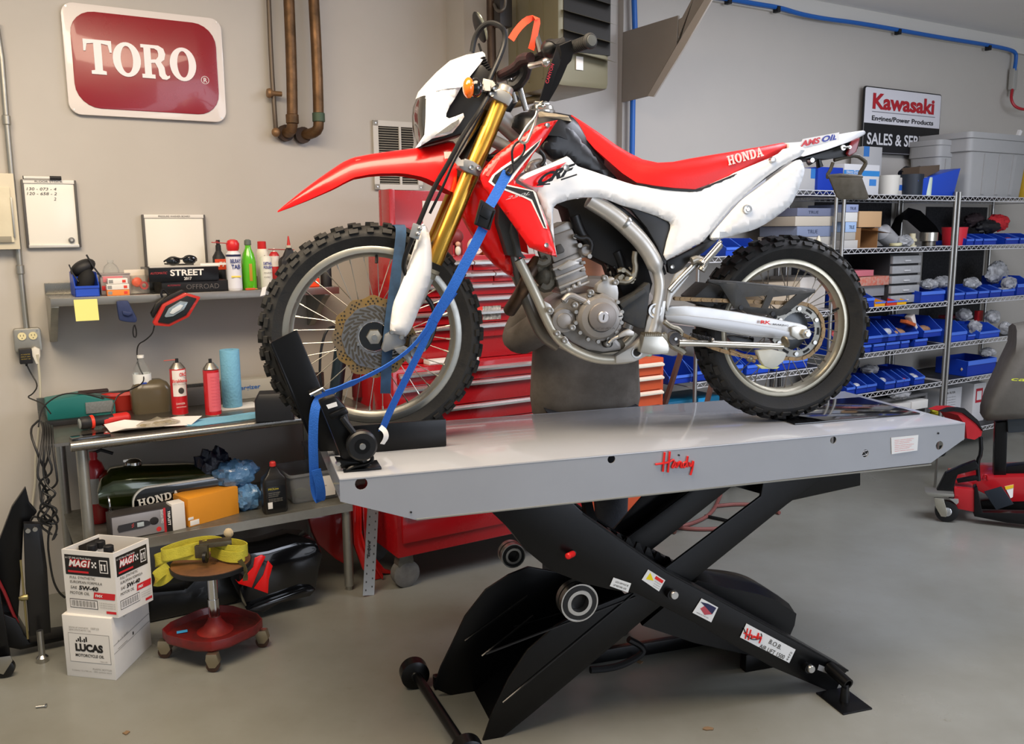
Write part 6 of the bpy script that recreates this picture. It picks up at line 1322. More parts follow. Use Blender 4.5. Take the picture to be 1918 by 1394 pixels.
cbox('sound_meter_box','grey and red sound meter carton with a black meter pictured on it','box',C10((582,632),(903,600),(565,503)),(3.705,3.72),.09,K('#2e2a2a',.5),fn=f)
cbox('white_small_box','narrow open white carton between the meter carton and the orange box','box',C10((905,599),(972,588),(898,462)),(3.715,3.725),.06,cardw)
cbox('orange_box','plain orange cardboard box with a white corner sticker','box',C10((990,580),(1250,522),(958,437)),(3.725,3.80),.12,M('orange card','#dd9226',.55,var=.06,vs=8),fn=lambda o,w_,h:(FB('white_sticker',o,(.004,-.001,.004),(.045,0,.026),label),FB('torn_label',o,(-.004,-.0015,.03),(.02,-.0005,.042),label)))
# gloves bag and bottle, totes
u,n=bu(468,960,SL2);o=wthing('bag_of_blue_gloves','clear bag stuffed with light blue rubber gloves in two bulging lumps','bag',u,n+.05,SL2)
film=M('blue gloves in film','#6f9cc8',.22,coat=.6,bump=1,bs=26,var=.3,vs=25,col2='#3f6f9f')
r=random.Random(8)
def blob(c,rad,seed,nm,mt,par):
    r=random.Random(seed);mb=MB();mb.ell(c,rad,22,16);mb.v=[tuple(c[i]+(v[i]-c[i])*(1+.14*sin(v[0]*110+seed)*cos(v[2]*95+seed)+.08*sin(v[1]*150+v[0]*170)+r.uniform(-.06,.06)) for i in range(3)) for v in mb.v];return mb.build(nm,mt,par,ang=24)
blob((.0,0,.062),(.065,.055,.06),1,'lower_bundle',film,o);blob((-.035,.02,.165),(.095,.06,.062),2,'upper_bundle',film,o)
def blob2(z): pass
o=wthing('dark_blue_bag','dark navy bag crumpled behind the top of the glove bundle','bag',u-.12,n+.12,SL2);blob((0,0,.14),(.09,.04,.14),5,'bag',M('navy film','#141c30',.3,bump=.8,bs=25),o)
u,n=bu(519,962,SL2)
boxbottle('oil_bottle','black oil bottle with red cap standing in front of the clear tote','bottle',u,n+.03,SL2,.105,.06,.20,.205,.012,M('oil black plastic','#1a1917',.35),K('#c2302c',.4),.02,.014,lambda o:(FB('label',o,(-.042,-.032,.02),(.042,-.0305,.125),M('bottle label black','#0e0e0e',.3)),wtext('PROLine',o,-.034,-.0325,.11,.009,K('#b4a83a',.4),wid=.045,bold=.02),[wtext('premium motor oil blend',o,-.034,-.0325,.095-k*.008,.004,K('#a8a498',.5),wid=.05-.004*(k%3)) for k in range(3)],FB('barcode',o,(-.038,-.0328,.026),(-.018,-.032,.055),label),[wtext('see data sheet before use',o,-.034,-.0325,.068-k*.006,.003,K('#a8a498',.5),wid=.06) for k in range(3)]))
tote=M('cloudy tote plastic','#8f9294',.25,alpha=.55)
def totef(nm,lab,u,n,z,w,d,h,mat,extra=None):
    o=wthing(nm,lab,'tote',u,n,z);secs=[[Vector((p[0],p[1],zz)) for p in rrect(-w/2*s,-d/2*s,w/2*s,d/2*s,.02,3)] for zz,s in ((0,.88),(.003,.9),(h*.9,1),(h*.92,1.05),(h,1.05),(h,.99),(h*.9,.96),(.006,.86))]
    MB().loft(secs).build('body',mat,o,ang=40)
    if extra: extra(o)
    return o
u=wuz(590,945,3.9)[0]
totef('clear_tote','clear plastic storage tote with a white label on the lower shelf',u,3.90,SL2,.30,.24,.14,tote,lambda o:(FB('label',o,(-.04,-.1215,.02),(.06,-.1195,.115),label),wtext('HDX',o,-.033,-.1215,.095,.015,K('#e06030',.5),wid=.03,bold=.03),wtext('12 Quart',o,-.033,-.1215,.08,.007,K('#555555',.5)) ,wtext('Storage Tote',o,-.033,-.1215,.068,.007,K('#555555',.5)),MB().ell((-.08,-.05,.03),(.04,.03,.025),12,8).build('green_cloth',K('#7f8a50',.7),o),MB().ell((.09,-.08,.06),(.02,.02,.02),12,8).build('orange_item',K('#cf7a3a',.6),o)))
totef('clear_tote','empty looking clear tote behind the blue hanging strap end, set further back',u+.18,4.03,SL2,.30,.24,.20,tote)
# ================================================================ FLOOR, LEFT
def fl(px,py,z=0): a=UN(ZP(px,py,z));return a
def carton(nm,lab,a,b_,c,h,z,fn,open_=False,mat=cardw):
    """a=front bottom corner (u,n), b_=left bottom corner, c=right bottom corner"""
    A=W(a[0],a[1],0);Bq=W(b_[0],b_[1],0);Cq=W(c[0],c[1],0);L=Bq-A;R=Cq-A
    o=thing(nm,lab,'box',(A.x,A.y,z),0);hz=Vector((0,0,h))
    if open_:
        t=.006;mb=MB();q=[Vector((0,0,0)),R,R+L,L];
        m=(R+L)/2
        def inn(p): return p+(m-p)*.05
        vs=q+[p+hz for p in q]+[inn(p)+hz for p in q]+[inn(p)+Vector((0,0,.01)) for p in q]
        fs=[(0,1,2,3)]+[(i,(i+1)%4,4+(i+1)%4,4+i) for i in range(4)]+[(4+i,4+(i+1)%4,8+(i+1)%4,8+i) for i in range(4)]+[(8+i,8+(i+1)%4,12+(i+1)%4,12+i) for i in range(4)]+[(12,13,14,15)]
        mb.add(vs,fs).build('carton',mat,o)
    else: MB().add([Vector((0,0,0)),R,R+L,L]+[p+hz for p in (Vector((0,0,0)),R,R+L,L)],[(0,3,2,1),(4,5,6,7),(0,1,5,4),(1,2,6,5),(2,3,7,6),(3,0,4,7)]).build('carton',mat,o,bevel=.002)
    fn(o,L,R,h);return o
bk=K('#1c1a1a',.5);rdp=K('#c9242c',.5);gy=K('#8b8986',.6);wt=K('#e6e3e0',.5)
class Face:
    def __init__(s,o,p0,xd,w,h):
        s.o=o;s.p0=vec(p0);s.xd=vec(xd).normalized();s.w=w;s.h=h;s.n=s.xd.cross(Vector((0,0,1)))
    def P(s,x,y,k=.0008): return s.p0+s.xd*x*s.w+Vector((0,0,y*s.h))+s.n*k
    def rect(s,x0,y0,x1,y1,mat,k=.0008,nm='printed_panel',sk=0):
        return MB().add([s.P(x0,y0,k),s.P(x1,y0,k),s.P(x1+sk,y1,k),s.P(x0+sk,y1,k)],[(0,1,2,3)]).build(nm,mat,s.o,smooth=False)
    def t(s,tx,x,y,h,mat,wid=None,bold=0,shear=0,k=.0012): return txt(tx,s.o,s.P(x,y,k),s.xd,(0,0,1),h*s.h,mat,wid=wid*s.w if wid else None,bold=bold,shear=shear)
def oilface(F_):
    F_.rect(.05,.62,.92,.93,bk);F_.t('MAG1',.13,.76,.09,wt,wid=.42,bold=.04,shear=.25,k=.0022);F_.t('MAG1',.125,.755,.10,rdp,wid=.43,bold=.10,shear=.25,k=.0014);F_.t('6-1 QT (946 mL) Plastic Bottles',.07,.87,.03,wt,wid=.5)
    F_.rect(.10,.655,.5,.685,rdp,.0014);F_.rect(.72,.68,.88,.88,wt,.0014);F_.rect(.735,.695,.865,.865,bk,.0018)
    for x in (.75,.81):F_.rect(x,.72,x+.025,.82,wt,.0022);F_.rect(x-.008,.80,x+.033,.82,wt,.0024)
    for i in range(3):
        for j in range(3):
            if (i+j)%2==0: F_.rect(.57+i*.03,.75+j*.03,.6+i*.03,.78+j*.03,wt,.0016)
    F_.t('FULL SYNTHETIC',.12,.56,.04,bk,wid=.5,shear=.15);F_.t('EUROPEAN FORMULA',.12,.49,.04,bk,wid=.62,shear=.15);F_.t('SAE',.12,.40,.045,bk,wid=.13,shear=.15);F_.t('5W-40',.28,.395,.06,bk,wid=.38,bold=.04,shear=.15);F_.t('MOTOR OIL',.1,.315,.045,bk,wid=.38,shear=.15)
    F_.rect(.55,.27,.96,.37,rdp,.0012,sk=.02);F_.t('FMX',.59,.30,.04,wt,wid=.15,bold=.03,shear=.2,k=.0016)
    F_.rect(.08,.1,.62,.24,bk);F_.rect(.09,.11,.61,.23,wt,.0012)
    for i in range(22): F_.rect(.11+i*.022,.125,.11+i*.022+.006+.006*(i%3)/2,.22,bk,.0016,nm='barcode')
    for k in range(3): F_.t('5 W 40 full synthetic oil',.66,.2-k*.035,.018,gy,wid=.3)
    F_.rect(.78,.05,.97,.09,rdp,.0012)
A1=fl(218,1275);B1=fl(127,1270);C1_=fl(274,1222)
# keep a sensible square-ish footprint
def lucas(o,L,R,h):
    f1=Face(o,L,-L,L.length,h);f1.t('PLASTIC BOTTLES',.55,.14,.028,gy,wid=.38);f1.t('Contents: 12 x 946 mL - 100% synthetic blend',.12,.10,.022,gy,wid=.8)
    f1.t('20W50 HP SYNTHETIC',.13,.80,.025,gy,wid=.4);f1.t('SEMI SYNTHETIC OIL',.13,.76,.025,gy,wid=.45);f1.t('10710',.58,.80,.032,gy,wid=.16)
    f1.rect(.10,.25,.93,.72,gy);f1.rect(.108,.257,.922,.713,cardw,.0012);f1.t('LUCAS',.23,.44,.11,bk,wid=.56,bold=.06,k=.0016);f1.t('MOTORCYCLE OIL',.22,.345,.045,bk,wid=.58,bold=.02,shear=.1,k=.0016);f1.t('Made in USA',.72,.28,.018,gy,wid=.14,k=.0016)
    for i in range(6): f1.rect(.25+.04*i,.58+.01*(i%2),.28+.04*i,.61+.03*(i%3),bk,.0016)
    f2=Face(o,(0,0,0),R,R.length,h);f2.rect(.0,.55,1,.562,K('#a6a4a0',.6));f2.rect(.0,.42,1,.43,K('#9c9a96',.6));f2.t('LUCAS OIL',.3,.86,.03,gy,wid=.4);f2.rect(.1,.45,.35,.455,bk,.001);f2.rect(.5,.45,.53,.5,bk,.001);f2.t('4 - 1 GAL',.1,.56,.03,gy,wid=.3)
lu=W(*A1[:2],0)
AA=(A1[0],A1[1]);BB=(B1[0]+.0,B1[1]+.02);CC=(C1_[0]+.03,C1_[1]+.06)
zt=wuz(205,1160,A1[1])[1]-.0
carton('oil_carton','white carton printed with a black boxed racing logo at the bottom of the stack',AA,BB,CC,zt,0,lucas)
A2=UN(WN(215,1155,AA[1]-.005));m_=lambda p,q:(p[0]+(p[0]-q[0])*.04,p[1]+(p[1]-q[1])*.04)
cx_=((AA[0]+BB[0]+CC[0])/3,(AA[1]+BB[1]+CC[1])/3)
ex=lambda p,k=.06:(p[0]+(p[0]-cx_[0])*k+.008,p[1]+(p[1]-cx_[1])*k)
hM=.25
def mag(o,L,R,h):
    oilface(Face(o,L,-L,L.length,h));oilface(Face(o,(0,0,0),R,R.length,h));f3=Face(o,L+R*.0+R.normalized()*.0,R,R.length,h)
    # logo printed inside the back wall
    q=Face(o,L*.94+R*.03,R,R.length*.94,h);q.rect(.35,.55,.95,.97,bk,.001);q.t('MAG1',.5,.66,.16,rdp,wid=.4,bold=.06,shear=.2,k=.002)
zq=lambda x,y:UN(ZP(x,y,zt))[:2]
AA,BB,CC=zq(222,1158),zq(126,1148),zq(287,1124)
carton('oil_carton','open white motor oil carton standing on top of the other carton',AA,BB,CC,hM,zt,mag,True)
mid=W((AA[0]+BB[0]+CC[0])/3,(AA[1]+BB[1]+CC[1])/3,0);mid=(W(BB[0],BB[1],0)+W(CC[0],CC[1],0))/2
grp='oil bottles inside the open motor oil carton'
for k,(fx_2,fy_) in enumerate(((.30,.62),(.52,.62),(.30,.30))):
    A_=W(*AA,0);L_=W(*BB,0)-A_;R_=W(*CC,0)-A_;p=A_+L_*fy_+R_*fx_2
    o=thing('oil_bottle','grey oil bottle in the open carton, '+['leftmost cap of the three','middle one beside the printed inner wall','nearest the front corner'][k],'bottle',(p.x,p.y,zt+.012),WROT,grp);secs=[[Vector((q[0]*s,q[1]*s,z)) for q in rrect(-.032,-.024,.032,.024,.01,3)] for z,s in ((0,1),(.18,1),(.21,.8),(.225,.45))]
    MB().loft(secs).build('body',K('#8f9194',.4),o,ang=40);MB().lathe((0,0,.222),(0,0,1),[(0,.018),(.022,.018),(.025,.014)],18).build('cap',black,o)
# roller stool
cs=[fl(400,1258),fl(310,1232),fl(492,1212)]
c0_=((cs[1][0]+cs[2][0])/2+.01,(cs[1][1]+cs[2][1])/2+.01);ctr=W(c0_[0],c0_[1],0)
rs=thing('roller_stool','red wheeled mechanic stool with worn wooden seat and chrome post','stool',ctr,0)
redw=M('worn red paint','#7e1414',.45,var=.5,vs=9,col2='#3a1512',coat=.2)
cw=[W(c[0],c[1],0)-ctr for c in cs];cw.append(-cw[0]*1.0);v1=cw[0];v2=cw[1];v3=cw[2];v4=-v1
corn=[v1*1.12,v3*1.16,v4*1.12,v2*1.16]
def ringpts(sc,z,cutr=.28):
    o_=[]
    for i in range(4):
        a=corn[i]*sc;p=corn[i-1]*sc;n_=corn[(i+1)%4]*sc
        for t in (-1,0,1): 
            q=a+((p-a)*cutr if t<0 else (n_-a)*cutr if t>0 else ((p-a)+(n_-a))*cutr*.32);o_.append(Vector((q.x,q.y,z)))
    return o_
MB().loft([ringpts(1.02,.075),ringpts(1.08,.085),ringpts(1.08,.12),ringpts(1.05,.12),ringpts(1.02,.092),ringpts(.5,.088)]).build('tray_base',redw,rs,bevel=.002)
MB().lathe((0,0,.088),(0,0,1),[(0,.07),(.01,.05),(.045,.026),(.06,.024)],20).build('post_socket',M('red socket','#8f1a12',.5,var=.4,vs=30),rs)
SZt=.37
MB().lathe((0,0,.12),(0,0,1),[(0,.022),(.1,.022),(.1,.019),(SZt-.13,.019)],22).build('post',chrome,rs)
MB().lathe((0,0,SZt-.02),(0,0,1),[(0,.14),(.004,.152),(.022,.155)],40).build('seat_rim',black,rs);MB().lathe((0,0,SZt),(0,0,1),[(0,.150),(.004,.150),(.007,.145)],40).build('seat',M('worn wood','#7d5230',.5,var=.45,vs=7,col2='#4a2f1c'),rs)
txt('BURN',rs,(.03,-.04,SZt+.0075),(.2,1,0),(-1,.2,0),.018,K('#2a1c12',.6),wid=.06)
for i,c in enumerate((v1,v2,v3,v4)):
    o=MB().prism([(-.02,.075),(.02,.075),(.028,.04),(.012,.02),(-.012,.02),(-.024,.05)],lambda p:(c.x+p[0],c.y-.016,p[1]),lambda p:(c.x+p[0],c.y+.016,p[1])).build('caster',M('tarnished nickel','#a59a84',.3,metal=.9),rs,bevel=.003);MB().lathe((c.x,c.y-.011,.0255),(0,1,0),[(0,.02),(.003,.0255),(.019,.0255),(.022,.02)],20).build('caster_wheel',M('rusty wheel','#4a3428',.6,metal=.3),o)
o=thing('blue_tape_scrap','small scrap of blue tape stuck on the left of the stool base','tape',ctr+v2*.75+Vector((0,0,.0925)),.4);MB().b2((0,0,0),(.04,.022,.001)).build('tape',K('#3f9fd8',.5),o)
# yellow ratchet strap on the seat
yw=M('yellow webbing','#c9bf3e',.65,var=.2,vs=30,bump=.2,bs=200)
rt=thing('ratchet_strap','yellow webbing ratchet strap heaped on the stool seat','strap',ctr+Vector((0,0,SZt+.008)),0)
def loop(pts,w=.022): return MB().band(cpath([Vector(p) for p in pts]),w,(0,0,1),.003)
loop([(-.02,-.04,.04),(-.12,-.05,.045),(-.19,-.06,.03),(-.21,-.02,.0),(-.17,.0,.02),(-.05,.02,.05),(.06,.03,.05)]).build('webbing',yw,rs.__class__ and rt)
loop([(.0,-.02,.07),(-.08,-.06,.06),(-.15,-.08,.05),(-.18,-.04,.045),(-.1,.02,.06),(.0,.04,.07),(.08,.0,.06)]).build('webbing',yw,rt)
loop([(.02,.0,.05),(.08,-.03,.05),(.14,-.04,.05),(.155,.0,.045),(.1,.04,.05),(.02,.05,.05)],.024).build('webbing',yw,rt)
loop([(.0,.01,.035),(.07,-.04,.03),(.13,-.05,.03),(.15,-.02,.03),(.08,.02,.03)],.022).build('webbing',yw,rt)
loop([(-.14,-.06,.0),(-.19,-.08,-.03),(-.2,-.05,-.07),(-.16,-.06,-.05),(-.13,-.07,-.02)],.02).build('webbing',yw,rt)
loop([(.13,-.05,.02),(.155,-.055,-.02),(.15,-.06,-.06)],.01).build('frayed_end',M('frayed dark webbing','#4a4426',.8),rt)
mt_=M('greasy steel','#6a6352',.45,metal=.8,var=.3,vs=40)
MB().box((.03,-.02,.08),(.12,.05,.02),Matrix.Rotation(radians(20),3,'Z')).build('ratchet_frame',mt_,rt,bevel=.003);o=MB().lathe((.0,-.07,.04),(1,0,.0),[(0,.022),(.012,.022)],20).build('ratchet_drum',blkm,rt);MB().box((-.01,-.06,.06),(.05,.02,.05)).build('ratchet_handle',mt_,rt,bevel=.004)
MB().ell((.06,.05,.095),(.02,.014,.02),7,5).build('wadded_tape',K('#c7b493',.6),rt)
# black fairing with red slashes under the bench
def Fp(px,py,n): a=wuz(px,py,n);return Vector(W(a[0],n,a[1]))
def wallpoly(nm,pts,n0,n1,mat,par=None,bev=.01,zmin=.002):
    mb=MB();P_=[wuz(p[0],p[1],n0) for p in pts];mb.prism([(p[0],max(zmin,p[1])) for p in P_],lambda p:W(p[0],n0,p[1]),lambda p:W(p[0],n1,p[1]));return mb.build(nm,mat,par,bevel=bev)
LX=Z(260,900,3.425)
fg=thing('motorcycle_fairing','glossy black sport bike fairing with two red slashes lying under the bench','fairing',(0,0,0))
n_f=fl(600,1130)[1]
gb_=M('fairing black','#0c0d10',.12,coat=1)
wallpoly('fairing_shell',LX((640,480),(830,450),(1010,395),(1150,400),(1185,480),(1165,560),(1140,700),(1100,745),(960,775),(860,790),(700,835),(640,700)),n_f,n_f+.22,gb_,fg,.03)
wallpoly('red_slash',LX((735,560),(745,500),(790,480),(815,490),(770,580),(725,690),(640,665)),n_f-.006,n_f+.05,red,fg,.003);wallpoly('red_slash',LX((830,515),(860,550),(835,640),(830,728),(740,695),(800,610)),n_f-.006,n_f+.05,red,fg,.003)
wallpoly('lower_lip',LX((690,835),(860,770),(1060,700),(1140,700),(1100,745),(900,790),(800,850)),n_f-.03,n_f+.02,gb_,fg,.008)
o=thing('black_fairing_panel','dull black bodywork panel on the floor behind the roller stool','fairing',(0,0,0));n_g=fl(330,1180)[1]+.12
wallpoly('panel',LX((60,720),(300,700),(440,560),(640,600),(680,700),(650,780),(500,820),(330,880),(200,930),(60,1010)),n_g,n_g+.1,M('dull black body','#0f1012',.3,coat=.3),o,.02)
# red mudguards + ruler
q=fl(725,1098);nn_=q[1]
o=thing('red_mudguard','tall red plastic mudguard leaning behind the bench leg','mudguard',(0,0,0));RM=Z(560,860,4.359)
nb_=fl(715,1090)[1]+.03
rdm=M('glossy red guard','#c81a1a',.25,coat=.6)
wallpoly('guard',RM((440,330),(500,340),(505,600),(530,720),(600,850),(670,940),(690,1000),(660,1050),(600,1020),(520,900),(450,700),(440,500)),nb_,nb_+.02,rdm,o,.006)
wallpoly('guard_edge',RM((500,340),(512,350),(515,600),(545,710),(620,850),(690,950),(686,1000),(600,860),(525,720),(502,600)),nb_-.02,nb_,rdm,o,.003)
o=thing('red_mudguard','second red plastic guard whose tip points right towards the caster','mudguard',(0,0,0));wallpoly('guard',RM((515,340),(570,350),(560,650),(620,800),(700,900),(800,985),(800,1005),(760,1010),(640,930),(540,760)),nb_+.03,nb_+.05,rdm,o,.006)
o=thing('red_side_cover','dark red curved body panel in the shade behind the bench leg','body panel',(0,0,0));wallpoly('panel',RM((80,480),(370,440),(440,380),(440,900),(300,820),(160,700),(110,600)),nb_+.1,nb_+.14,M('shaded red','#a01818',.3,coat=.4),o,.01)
A=fl(690,1117);a=W(A[0],A[1],0);top=WN(705,950,A[1]+.06)
T_=WN(712,700,A[1]+.20)
ru=thing('steel_ruler','long perforated steel ruler leaning upright beside the bench leg','ruler',(0,0,0))
d=(T_-a);d=d.normalized()*1.0;mb=MB();ud=Vector((U[0],U[1],0));mb.band([a+d*.002,a+d*.5,a+d*1.0],.0275,ud,.0025);o=mb.build('blade',M('satin steel','#9d9b96',.35,metal=.85),ru);o.location.z=.002
mb=MB();nn=d.cross(ud).normalized();nn=nn if nn.y<0 else -nn
for k in range(26):
    p=a+d*(.03+k*.037)+nn*.0022;mb.band([p-ud*.018,p-ud*.012],.004,d,.0006);mb.band([p+ud*.012+d*.01,p+ud*.018+d*.01],.004,d,.0006)
mb.build('ruler_marks',K('#3b3a38',.5),ru);q=a+d*.18+nn*.003;txt('Empire',ru,q+ud*-.005,d,-ud,.014,bk,wid=.07,bold=.03,shear=.2)
# left black cart / ramp
n_=fl(95,1215)[1];LQ=Z(0,880,2.713)
o=thing('black_ramp_cart','black steel cart with bolted upright bracket at the left edge','cart',(0,0,0))
wallpoly('side_wing',LQ((-60,640),(-20,400),(60,190),(130,88),(150,170),(190,215),(150,270),(120,290),(110,500),(90,790),(-60,700)),n_+.02,n_+.05,blk,o,.006)
wallpoly('base_plate',LQ((80,760),(150,880),(330,850),(330,910),(110,960),(20,900),(-60,900),(-60,700)),n_-.02,n_+.1,blk,o,.004,.03)
wallpoly('upright_bracket',LQ((120,275),(210,275),(240,500),(260,830),(150,850),(130,600)),n_-.04,n_,M('black bracket','#151517',.35,coat=.2),o,.004)
for x,y in ((142,310),(178,302)): 
    p=Fp(*LQ((x,y))[0],n_-.045);MB().lathe(p,(N[0],N[1],0),[(-.006,.004),(-.006,.009),(.006,.010)],12).build('bolt',steel,o)
MB().cyl(Fp(*LQ((105,460))[0],n_-.05),Fp(*LQ((142,860))[0],n_-.05),.004,n=8).build('brass_rod',M('brass rod','#a5986a',.35,metal=.8),o)
p=Fp(*LQ((125,650))[0],n_-.052);MB().lathe(p-Vector((U[0],U[1],0))*.02,(U[0],U[1],0),[(0,.006),(.01,.012),(.03,.012),(.034,.006)],12).build('brass_nut',M('brass rod','#a5986a'),o)
p=W(*fl(80,1240)[:2],0);MB().lathe(p,(0,0,1),[(0,.02),(.02,.022),(.03,.012),(.13,.012)],16).build('levelling_foot',steel,o)
MB().tube([Fp(*LQ(p)[0],n_+.0) for p in ((-10,560),(30,640),(60,720),(90,780))],.006,6,smooth=1).build('red_piping',K('#7a1a20',.5),o)
cst=fl(10,1268);p=W(cst[0],cst[1],.0);o=thing('swivel_caster','black rubber caster with bright bracket at the lower left edge','caster',p,.3);MB().lathe((0,-.015,.036),(0,1,0),[(0,.028),(.004,.036),(.026,.036),(.03,.028)],24).build('wheel',blkm,o);MB().prism([(-.02,.03),(.0,.02),(.035,.07),(.03,.09),(-.03,.09)],lambda p:(p[0],-.022,p[1]),lambda p:(p[0],-.018,p[1])).build('fork_plate',steel,o,bevel=.001)
wallpoly('axle_tube',[(-40,1060),(0,1110),(20,1230),(-30,1240)],cst[1]+.02,cst[1]+.06,blk,o,.004);o2=bpy.context.scene.objects['axle_tube'];o2.matrix_parent_inverse=Matrix.Rotation(-.3,4,'Z')@Matrix.Translation(-p)
# dropped bolt, leaf scraps
p=W(*fl(78,1326)[:2],.005);o=thing('loose_bolt','small bright bolt lying on the floor near the bottom left','bolt',p,.2);MB().cyl((-.018,0,0),(.012,0,0),.004,n=10).build('shank',steel,o);MB().cyl((.012,0,0),(.018,0,0),.0075,n=6).build('head',steel,o)
for k,(x,y,lab) in enumerate(((1326,1366,'brown dried leaf scrap at the bottom beneath the lift foot'),(237,1374,'small brown leaf scrap at the bottom left of the floor'),(1198,1241,'brown crumb on the floor under the lift hose'))):
    p=W(*fl(x,y)[:2],.001);r=random.Random(k);mb=MB();n8=9;mb.prism([(.016*(1+r.uniform(-.4,.3))*cos(2*pi*i/n8)*(1 if k==0 else .7),.011*(1+r.uniform(-.4,.3))*sin(2*pi*i/n8)) for i in range(n8)],lambda q:(q[0],q[1],0),lambda q:(q[0],q[1],.003));o=mb.build('dried_leaf',M('dry leaf','#7a6248',.8));o.location=p;tag(o,lab,'leaf')
# ================================================================ GAS PIPES, VENT
cop=M('weathered copper pipe','#7a5a3c',.45,metal=.6,var=.4,vs=12,col2='#4f3b26')
def wpipe(nm,lab,pts,r,mat=cop,sm=1,grp=None,ex=None):
    P_=[W(*((lambda a:(a[0],p[2],a[1]))(wuz(p[0],p[1],p[2])))) for p in pts];o=MB().tube(P_,r,14,smooth=sm).build(nm,mat);tag(o,lab,'pipe',grp);return o,P_
def collar(o,p,ax_,r,L,mat): c=MB().lathe(p,ax_,[(0,r*.85),(.003,r),(L-.003,r),(L,r*.85)],16).build('fitting',mat,o);return c
grp='brown pipes on the wall'
o,P_=wpipe('wall_pipe','left of the two thick brown pipes turning into the wall with an elbow',[(540,-30,4.3),(546,120,4.3),(548,232,4.3),(545,247,4.31),(533,250,4.39)],.026,grp=grp);collar(o,P_[2]-Vector((0,0,.0)),(0,0,1),.031,.045,cop);MB().lathe(P_[-1],(N[0],N[1],0),[(-.03,.04),(.0,.04)],18).build('wall_flange',M('rust dark','#3a2a20',.7),o)
o,P_=wpipe('wall_pipe','right of the two thick brown pipes, green stained near its elbow',[(586,-30,4.3),(594,120,4.3),(597,225,4.3),(596,243,4.3),(585,250,4.33),(565,254,4.39)],.026,grp=grp);collar(o,P_[2]-Vector((0,0,.01)),(0,0,1),.031,.045,M('verdigris','#4a5a48',.6,metal=.4));MB().lathe(P_[-1],(N[0],N[1],0),[(-.03,.04),(.0,.04)],18).build('wall_flange',M('rust dark','#3a2a20'),o)
o,P_=wpipe('thin_wall_pipe','thin grey brown pipe with a valve left of the two thick pipes',[(502,-30,4.36),(508,120,4.36),(516,235,4.36),(517,248,4.37),(522,250,4.39)],.011,M('dull pipe','#6b5f52',.5,metal=.6),grp=grp);p=W(*((lambda a:(a[0],4.35,a[1]))(wuz(512,175,4.35))));MB().lathe(p-Vector((U[0],U[1],0))*.03,(U[0],U[1],0),[(0,.02),(.012,.024),(.03,.012),(.07,.012)],14).build('valve',M('brassy valve','#8a6a4a',.5,metal=.5),o);p=W(*((lambda a:(a[0],4.35,a[1]))(wuz(517,248,4.35))));MB().ell(p,(.022,.022,.022),12,8).build('end_fitting',M('brassy valve','#8a6a4a'),o)
# vent grille
u0,z1=wuz(697,225,4.39);u1=2.10;z0=wuz(700,355,4.39)[1]
vg=wthing('vent_grille','white steel louvred vent grille behind the front fender','vent',u0,4.385,z0);w_=u1-u0;h_=z1-z0
mb=MB();t=.028
for a,b_ in (((0,0),(w_,t)),((0,h_-t),(w_,h_)),((0,0),(t,h_)),((w_-t,0),(w_,h_)),((w_*.52,t),(w_*.52+.012,h_-t))): mb.b2((a[0],-.006,a[1]),(b_[0],.004,b_[1]))
mb.build('frame',K('#cfccc4',.5),vg);MB().b2((t,.008,t),(w_-t,.012,h_-t)).build('backing',K('#3a3630',.8),vg)
mb=MB();nl=24
for k in range(nl):
    z=t+(h_-2*t)*(k+.5)/nl;mb.add([(t,-.004,z-.004),(w_-t,-.004,z-.004),(w_-t,.007,z+.001),(t,.007,z+.001)],[(0,1,2,3)])
mb.build('louvres',K('#bdb9ae',.5),vg)
for x,z in ((.014,.014),(.014,h_-.014),(w_-.014,.014)): MB().cyl((x,-.009,z),(x,-.005,z),.004,n=10).build('screw',steel,vg)
# ================================================================ TOOL CHESTS
tr=M('tool chest red','#a8121a',.25,coat=.4,var=.06,vs=4);trim=M('drawer trim','#c8c6c2',.25,metal=.8)
TN=3.55
def chest(nm,lab,u0,u1,n0,d,z0,z1,rows,mat,trimm,casters=0,cols=1,inset=.02,seed=0):
    o=wthing(nm,lab,'tool chest',u0,n0,0);w=u1-u0
    MB().b2((0,.0,z0),(w,d,z1)).build('cabinet',mat,o,bevel=.006)
    z=z1-inset
    for r_ in rows:
        cc=r_[1] if isinstance(r_,tuple) else 1;h=r_[0] if isinstance(r_,tuple) else r_
        for k in range(cc):
            a=inset+(w-2*inset)*k/cc+.003;b_=inset+(w-2*inset)*(k+1)/cc-.003
            dr=MB().b2((a,-.014,z-h+.005),(b_,.0,z)).build('drawer',mat,o,bevel=.002)
            MB().prism([(-.014,z-.002),(-.034,z-.010),(-.034,z-.018),(-.028,z-.018),(-.028,z-.022),(-.014,z-.014)],lambda p:(a,p[0],p[1]),lambda p:(b_,p[0],p[1])).build('drawer_pull',trimm,dr)
        z-=h
    for (x,y) in ((.06,.06),(w-.06,.06),(.06,d-.06),(w-.06,d-.06))[:4 if casters else 0]:
        c=MB().prism([(-.035,z0),(.03,z0),(.035,z0-.04),(.01,.065),(-.02,.06),(-.045,z0-.05)],lambda p:(x+p[0],y-.026,p[1]),lambda p:(x+p[0],y+.026,p[1])).build('caster',M('dirty grey steel','#77756c',.5,metal=.6,var=.3,vs=20),o,bevel=.003)
        MB().lathe((x,y-.028,.065),(0,1,0),[(0,.035),(0,.05),(.006,.065),(.05,.065),(.056,.05),(.056,.035)],26).build('caster_wheel',M('grey rubber','#6c6b68',.7,var=.3,vs=25),c)
    return o
zc0=.165;lower=chest('tool_chest','big red roller tool cabinet with silver drawer trims behind the bike',1.53,2.62,TN,.5,zc0,1.045,[.065,.11,.085,.085,.085,.11,.10,.155],tr,trim,1)
